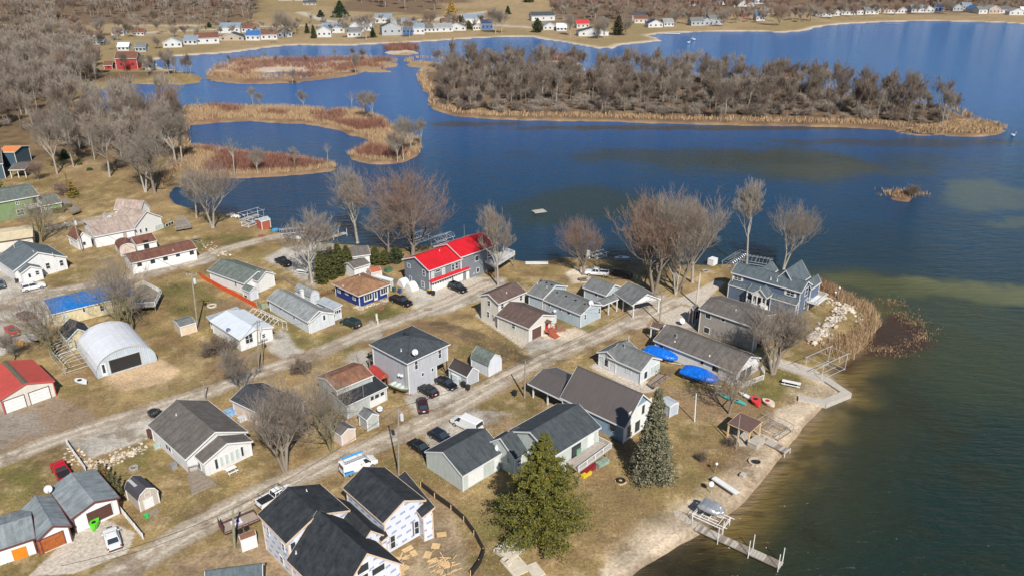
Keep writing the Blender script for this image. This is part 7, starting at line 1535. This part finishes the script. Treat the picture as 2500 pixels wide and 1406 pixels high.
MU=[(452,271),(500,267),(560,267),(620,268),(680,269),(740,272),(790,275),(796,284),(830,277),(870,275),(900,284),(940,300),(960,318),(985,333),(1020,345),(1030,368),(1022,382),(985,398),(940,402),(900,400),(862,392),(852,383),(880,370),(900,358),(903,347),(880,338),(845,327),(799,313),(760,307),(742,304),(700,302),(650,300),(610,297),(560,299),(520,302),(458,305)]
MLo=[(470,366),(520,371),(560,377),(600,384),(640,387),(702,391),(771,402),(826,411),(815,419),(740,428),(640,434),(600,436),(540,436),(500,438),(470,425),(455,395)]
def nz(seed,sc,lo): return lambda p: fbm(p,sc,3,seed)>lo
for nm,pl,n,sd in (('upper marsh',MU,5200,1),('lower marsh strip',MLo,3000,2),('middle marsh island',ISL['marsh_a'],3400,3)):
    pts=scatter(pl,n,sd)
    if sd==3: pts=pts[seg_dist(pts,W_(HOLE))>1]
    k=fbm(pts,16,3,31)
    edge=seg_dist(pts,[tuple(q) for q in poly(pl)])>-3.0
    blades('reeds','straw coloured reeds of the '+nm,pts[(k<.56)|edge],(.9,2.0),(.08,.2),RD,sd,mp=[.5,.35,.15])
    blades('dogwood_scrub','red-stemmed scrub on the '+nm,pts[(k>.47)&~edge],(1.5,3.2),(.08,.25),DW,sd+10,mp=[.45,.3,.25],lean=.35,cat='scrub',spread=1.0)
for nm,key,n,sd in (('small far islet','islet_b',260,5),('reddish islet','islet_c',420,6)): blades('dogwood_scrub','reddish scrub covering the '+nm,scatter(ISL[key],n,sd),(1.5,3.5),(.15,.5),DW,sd,cat='scrub',per=7,mp=[.5,.2,.3])
pts=scatter(ISL['big'],14000,7); d=seg_dist(pts,W_(ISL['big'])); blades('reeds','straw reed fringe round the long wooded island',pts[d>-4.5],(1.0,2.2),(.15,.4),RD,8,mp=[.45,.4,.15])
tip=scatter([(2230,322),(2330,305),(2400,306),(2450,318),(2430,332),(2380,336),(2320,333)],900,9); blades('reeds','reeds on the eastern tip of the long island',tip,(.8,1.6),(.15,.4),RD,9,mp=[.5,.35,.15]); blades('reeds','reed strip off the eastern end of the long island',scatter(ISL['strip'],300,9),(.6,1.3),(.15,.4),RD,10)
blades('grass_fringe','dry reeds fringing the pond and left shore',scatter([(395,470),(430,430),(470,395),(455,330),(480,300),(460,275),(420,285),(440,330),(430,390),(390,440)],1500,12),(.8,1.8),(.12,.3),RD+[DW[2]],13)
RE=[(2000,705),(2035,720),(2078,738),(2116,752),(2142,782),(2142,808),(2120,835),(2098,860),(2075,878),(2046,892),(2020,880),(2010,858),(2040,838),(2075,825),(2100,800),(2105,780),(2080,765),(2050,745)]
blades('reeds','tall straw reeds around the point beyond the boulder wall',scatter(RE,850,14),(.8,1.5),(.05,.12),RD,15,mp=[.45,.3,.25],lean=.15,z=-.1)
blades('reeds','low tangled brown reeds on the bank behind the navy house',scatter([(1985,690),(2030,708),(2080,735),(2075,748),(2030,730),(1985,715)],500,16),(.5,1.2),(.05,.14),RD+DW,17,z=-.1)
for i,(x,y,rx) in enumerate(((2168,742,3),(2180,752,3),(2205,775,3.2),(2220,788,3),(2240,800,3.5),(2255,825,3.2),(2215,850,3),(2190,868,3.2),(2160,862,2.5),(2130,860,3),(2100,862,3),(2245,835,2))):
    c=G(x,y,-.5); rs=np.random.RandomState(i); p=np.stack([c.x+rs.normal(0,rx*.5,32),c.y+rs.normal(0,rx*.35,32)],1); blades('reed_tussock','straw reed tussock standing in the dark weedy shallows off the point',p,(.12,.4),(.05,.12),RD+[DW[2]],40+i,z=-.5,lean=.3)
    bpy.context.scene.collection.objects[-1]['group']='reed tussocks in the shallows'
c=G(2200,485,-.5); rs=np.random.RandomState(4); p=np.stack([c.x+rs.normal(0,3.2,160),c.y+rs.normal(0,1.8,160)],1); blades('reeds','scrubby growth on the tiny islet in the open lake',p,(.3,1.1),(.1,.25),RD+[DW[2]],51)
T('bush','bare shrub on the tiny islet in the open lake',(2225,487),455,W=1.2,name='bare_shrub',cat='shrub')
# dry leaf litter and grass tufts for near lawns
gp=scatter([(600,1180),(1000,1080),(1300,980),(1560,960),(1850,900),(2000,960),(1960,1040),(1700,1220),(1450,1380),(1150,1440),(1100,1250),(900,1150),(600,1300)],5200,60); 
TUF=[mat('dry_tuft',(.34,.26,.13),.95,.2,.5),mat('olive_tuft',(.15,.125,.05),.95,.2,.5),mat('leaf_litter',(.24,.13,.07),.95,.2,.5)]
def okland(p): 
    m=np.ones(len(p),bool)
    for l in ROADS: d,_=line_dist(p,poly(l[0])); m&=d>l[1]+.4
    for L_ in (GRAV,CONCP,SAND,ASPH):
        for l in L_: m&=seg_dist(p,poly(l))>.3
    return m&(seg_dist(p,ML)<-1.5)
gp=np.concatenate([gp,scatter([(0,1230),(300,1100),(420,1200),(700,1090),(620,1000),(900,940),(1200,820),(1480,790),(1450,880),(700,1130),(400,1280),(0,1400)],4200,61),scatter([(0,960),(240,980),(700,820),(1150,680),(1600,680),(1740,650),(1250,640),(1000,640),(600,560),(560,640),(380,700),(300,860)],5200,62),scatter([(120,420),(420,440),(540,560),(700,580),(500,600),(300,500),(120,520)],1800,63)])
gp=gp[okland(gp)]
blades('dry_grass_tufts','rough dry grass and leaf litter over the lawns',gp,(.04,.16),(.04,.12),TUF,64,z=0,lean=.9,cat='grass',mp=[.5,.35,.15],per=6,spread=.8)
# ================================================================ far shore
FW=[mat('far_white_wall',(.50,.50,.50),.7,.08,.5),mat('far_cream_wall',(.52,.47,.40),.7,.08,.5),mat('far_grey_wall',(.32,.34,.36),.7,.08,.5),mat('far_blue_wall',(.07,.13,.26),.7,.08,.5),mat('far_red_wall',(.30,.03,.03),.7,.1,.5),mat('far_tan_wall',(.38,.31,.25),.7,.1,.5)]
FR={'g':SH_GREY,'d':SH_DK,'b':SH_REDB,'m':mat('far_blue_grey_metal',(.20,.25,.31),.5,.1,.5,'rib'),'w':M_WH,'u':mat('far_blue_metal',(.04,.12,.30),.5,.1,.5),'r':mat('far_red_metal',(.42,.04,.04),.5,.1,.5),'t':SH_TAUPE,'n':mat('far_navy_shingle',(.03,.04,.09),.8,.1),'l':SH_LG,'o':mat('far_orange_roof',(.40,.16,.08),.8,.1)}
def fh(label,cx,by,wpx,hpx,rf,wl,depth=8,rise=None,cat='house',ang=0,r=0,name='cottage',nw=3,wing=False):
    """distant house: photo x of its middle, photo y of its base, width and wall height in photo pixels"""
    c=G(cx,by); s=abs(G(cx+wpx/2,by).x-G(cx-wpx/2,by).x); hm=max(2.2,vz((c.x,c.y),by-hpx)); zt=hz_((c.x,c.y))
    a=ang; u=Vector((math.cos(a),math.sin(a),0)); v=Vector((-u.y,u.x,0)); A=c-u*s/2; B=c+u*s/2
    h=House(name,label,cat,(FW[wl],FR[rf])); pa=proj((A.x,A.y,hm)); pb=proj((B.x,B.y,hm)); pc=proj((B+v*depth).to_tuple()[:2]+(hm,))
    h.block(pa,pb,pc,he=hm,rise=rise or min(3.2,.34*(depth if r==0 else s*.8)),r=r,over=.4); h.root.location.z+=zt
    for k in range(nw):
        x0=h.L*(k+.5)/nw; x0=min(max(x0,1.2),h.L-1.2); o_,t_,n_=h._pl(0); mb=MB(); h.slab(mb,0,x0-.9,hm*.38,x0+.5,hm*.38+1.3,0,.06); w_=mb.build('window',GLASS,h.root,h.fr)
    return h
FH=[('white cottage with blue-grey roof nearest the left far beach',428,127,45,12,'l',0),('small pale blue roofed cottage beside the first beach cottage',470,120,34,10,'m',0),('long white house with reddish roof and three dormers on the far beach',512,118,58,14,'b',0),('dark navy roofed house behind the dormered far house',570,110,62,7,'d',5),('blue roofed white cottage on the left far beach',622,110,36,12,'u',0),('reddish roofed cottage right of the blue roofed one',662,108,40,12,'b',0),('grey gabled cottage under the bare far tree',700,102,36,10,'g',2),
 ('white pole barn with blue-grey roof behind the left far beach',565,92,54,14,'m',0),('brown-roofed white garage right of that barn',612,90,38,9,'b',0),('white two-storey cottage with grey roof left of the far spruces',795,102,36,16,'m',0),('big white pole barn with grey metal roof on the far lawn',818,92,54,14,'m',0),('white cottage with brown deck right of the pole barn',868,102,34,12,'g',0),('white barn with blue-grey roof in the middle of the far lawn',872,88,44,13,'m',0),('white garage touching the middle far barn',898,86,26,11,'w',0),
 ('big grey steel barn behind the blue houses',938,68,42,14,'m',0),('dark grey two-storey lake house with white trim on the far shore',960,97,50,20,'d',2),('blue two-storey house right of the dark grey lake house',998,97,28,20,'g',3),('white house with grey roof right of the blue two-storey',1022,95,34,16,'m',0),('wide grey metal roof behind the lake houses',985,76,70,10,'m',2),('low white cottage by the pontoons on the far shore',1050,90,30,9,'t',0),('white cottage with long grey roof near the white van',1085,89,48,10,'l',0),
 ('white cottage with pale roof left of the hedge',1115,86,48,9,'t',0),('flat white building with dark red fascia on the far shore',1102,74,42,9,'b',0),('grey-roofed barn right of the hedge row on the far shore',1160,68,52,12,'m',0),('cream small cottage beside the bright blue one',1165,85,20,9,'t',1),('bright blue two-storey cottage at the end of the far row',1190,84,30,14,'n',3),
 ('long dark-roofed white barn beyond the round cedar',1326,62,60,12,'d',0),('low white cottage right of the round cedar',1342,84,34,8,'l',0),('second low white cottage right of the round cedar',1370,87,26,8,'w',0),('cream cottage with bright red roof on the peninsula',1422,80,32,10,'r',1),('long white house with dark grey roof at the peninsula point',1448,99,76,10,'d',0),
 ('dark brown gabled house behind the peninsula trees',1560,62,40,12,'d',5),('cream gabled cottage below the dark brown house',1562,68,32,10,'b',1),('cottage with solar panels on the bay shore',1598,78,38,9,'n',0),('white cottage right of the solar panels',1630,76,26,9,'l',0),('grey cottage beside the far bay beach',1700,74,34,10,'g',2),('slate cottage right of the grey far bay cottage',1722,73,30,9,'m',2),('two-tone house with porch on the far bay',1745,72,34,14,'g',2),
 ('white gabled house with orange roof on the rise',1690,27,22,8,'o',0),('long white shed on the rise above the far bay',1812,28,50,8,'w',0),('small dark house on the rise left of the long shed',1755,24,28,8,'d',0),('blue roofed boathouse on the eastern far shore',1852,62,22,10,'u',0),('white house above the blue roofed boathouse',1872,46,38,8,'l',0),('small pink barn left of the eastern boathouse',1815,52,20,9,'t',4),('white and black cabin on the rise',1850,22,26,7,'w',0)]
for i,t in enumerate(FH): fh(*t,rise=None,ang=random.Random(i).uniform(-.1,.35),r=1 if i%3==0 else 0,depth=11)
EX=[(2005,52,40,8,'t',0),(2035,50,26,8,'d',0),(2062,48,30,8,'g',0),(2090,47,26,8,'l',0),(2122,46,34,8,'g',0),(2148,44,28,8,'t',5),(2172,44,26,9,'b',0),(2195,44,22,9,'g',0),(2232,42,30,10,'m',0),(2258,42,30,9,'l',0),(2285,38,22,8,'n',3),(2330,38,26,9,'g',2),(2352,34,22,8,'m',2),(2375,42,26,9,'u',0),(2395,45,34,10,'g',0),(2418,45,30,12,'l',5),(2445,44,32,9,'t',0),(2475,48,40,8,'l',0),(2498,46,30,9,'w',0),(2530,50,34,9,'g',0)]
CN={'t':'taupe roofed','d':'dark roofed','g':'grey roofed','l':'pale roofed','b':'brown roofed','m':'metal roofed','n':'navy roofed','u':'blue roofed','w':'white roofed'}
ON=['first','second','third','fourth','fifth','sixth','seventh','eighth','ninth','tenth','eleventh','twelfth','thirteenth','fourteenth','fifteenth','sixteenth','seventeenth','eighteenth','nineteenth','twentieth']
for i,(x,y,w_,hh,rf,wl) in enumerate(EX): fh('%s cottage counted rightwards along the eastern far beach, %s'%(ON[i],CN[rf]),x,y,w_,hh,rf,wl,ang=random.Random(i+90).uniform(-.2,.2),r=i%2,depth=11)
LX=[('white gabled house in the trees behind the red house',295,98,30,9,'t',0),('white trailer home right of the gabled house in the trees',345,98,28,7,'b',0),('grey roofed house deep in the left trees',248,120,28,7,'g',2),('white cottage directly above the red house roof',308,135,28,9,'w',0),('blue-grey cottage above the red house on the right',350,138,26,11,'g',2),('cream flat-roofed shed in the left trees',200,118,26,6,'t',1),
 ('white barn pair building on the hill, left one',702,18,34,6,'m',0),('brown and white hill barn, right one',740,18,32,7,'b',0),('dark open shelter on the hill track',760,27,32,4,'d',5),('long tan building in the trees at the upper left',225,105,50,6,'t',5)]
for i,t in enumerate(LX): fh(*t,ang=.1,r=0,depth=8)
# red house
h=fh('tall red house with rusty roof on the wooded shore at upper left',318,180,52,26,'b',4,depth=10,ang=.12,nw=2,name='red_house')
h=fh('grey octagonal-looking annexe beside the red house',372,181,22,14,'l',2,depth=6,ang=.1,nw=1,name='annexe'); h=fh('low red garage wing left of the red house',272,180,22,9,'b',4,depth=6,ang=.1,nw=1,name='garage')
h=fh('brown cabin hidden in the island trees',1925,215,44,14,'b',5,depth=9,ang=.1,nw=2,name='cabin')
# far trees and evergreens
conifer('big dark pine on the far hill lawn',(833,53),14,9,[F_D,mat('mid_pine_green',(.03,.055,.02),.85,.25)],n=5000,shape='spruce',seed=70,size=1.1); conifer('small pine left of the big dark far pine',(785,53),36,4,[F_D],n=1200,shape='pine',seed=71,size=.9); conifer('left spruce of the pair before the far barns',(752,92),68,2.6,[F_D,F_T],n=1000,shape='spruce',seed=72,size=.6); conifer('right spruce of the pair before the far barns',(768,104),72,3.0,[F_D,F_T],n=1200,shape='spruce',seed=73,size=.6)
conifer('dark spruce between the far white cottages',(912,102),78,3.2,[F_D],n=1200,shape='spruce',seed=74,size=.6); conifer('round dark cedar on the far spit',(1312,90),55,4.6,[F_T,F_D],n=3500,shape='thuja',seed=75,size=.6); conifer('bronze cedar behind the peninsula house',(1508,97),48,4.6,[F_B,F_D],n=2500,shape='thuja',seed=76,size=.7); conifer('golden willow glowing on the far lawn',(1103,52),12,6.5,[F_W,mat('willow_orange',(.32,.19,.045),.85,.2)],n=2600,shape='pine',seed=77,size=.9,name='willow_tree')
conifer('clipped cedar hedge on the far shore',(1145,82),62,3.2,[F_T],n=1500,shape='thuja',seed=78,size=.6,name='hedge'); conifer('narrow cedar beside the hedge on the far shore',(1124,66),48,1.8,[F_T],n=700,shape='thuja',seed=79,size=.6); conifer('dark spruce above the eastern far beach',(2275,30),2,5,[F_D],n=1500,shape='spruce',seed=80,size=1.0); conifer('cluster evergreen on the far hillside',(1290,20),-5,7,[F_D,F_T],n=2000,shape='thuja',seed=81,size=1.1); conifer('small dark evergreen in the far left field',(514,78),66,2.4,[F_D],n=700,shape='thuja',seed=82,size=.6)
conifer('dark pine on the far lawn slope right of the willow',(1240,46),26,4,[F_D],n=900,shape='spruce',seed=83,size=.8)
for i,(x,y,t,k,l) in enumerate(((895,108,38,'tall','big bare tree before the far pole barns'),(1000,102,50,'tall','bare tree before the far blue house'),(850,104,60,'slim','thin bare tree left of the big far bare tree'),(700,104,26,'oak','broad bare tree on the left far shore'),(1050,78,30,'maple','dark rounded bare trees behind the far cottages'),(1210,92,22,'tall','left bare tree on the far spit lawn'),(1225,92,28,'tall','right bare tree on the far spit lawn'),(1392,98,40,'tall','bare tree beside the cream red-roofed cottage'),(1460,106,48,'oak','grey bare tree at the peninsula point'),(1475,104,45,'tall','second grey bare tree at the peninsula point'),(1525,98,45,'oak','dark bare tree right of the bronze cedar'),(1645,72,28,'oak','bare tree by the solar panel cottage'),(1760,76,28,'oak','bare tree by the two-tone far house'),(1900,74,12,'maple','tall bare clump on the eastern far spit'),(1975,62,20,'tall','bare tree right of the far spit clump'),(2080,52,14,'maple','reddish bare tree on the eastern far beach'),(2180,48,12,'maple','second reddish bare tree on the eastern far beach'),(2310,46,0,'oak','pale bare tree on the eastern far beach'),(2235,46,12,'oak','dark bare tree on the eastern far beach'),(390,130,92,'oak','bare tree on the left far beach'),(430,100,72,'maple','reddish bare tree above the left far beach'),(120,112,55,'oak','broad bare tree in the left valley'),(245,100,42,'oak','bare tree in the valley above the red house'))): T(k,l,(x,y),t,W=1.2)
rs=random.Random(99)
a=scatter([(640,100),(760,70),(900,62),(1000,56),(1030,75),(880,80),(700,105)],10,90); plant(a,'scattered bare tree among the far cottages','bare trees among the far cottages',8,14,['wood4','wood1'],91)
a=scatter([(1560,66),(1750,60),(1960,62),(2100,45),(2450,38),(2450,32),(1960,45),(1560,50)],16,92); plant(a,'bare tree among the eastern far cottages','bare trees among the eastern far cottages',10,15,['wood3','wood1'],93)
a=scatter([(270,198),(330,195),(400,198),(470,196),(480,186),(430,180),(330,184),(270,190)],16,94); plant(a,'bare tree on the shore before the red house','bare trees before the red house',9,15,['wood1','wood2','wood4'],95)
a=scatter([(560,160),(680,155),(760,155),(900,150),(960,155),(860,176),(700,170),(560,175)],12,96); plant(a,'small bare tree on the middle marsh island','small bare trees on the middle marsh island',5,9,['wood4','wood2'],97)
for o in list(S.objects):
    if o.type=='EMPTY' and not o.children: bpy.data.objects.remove(o)
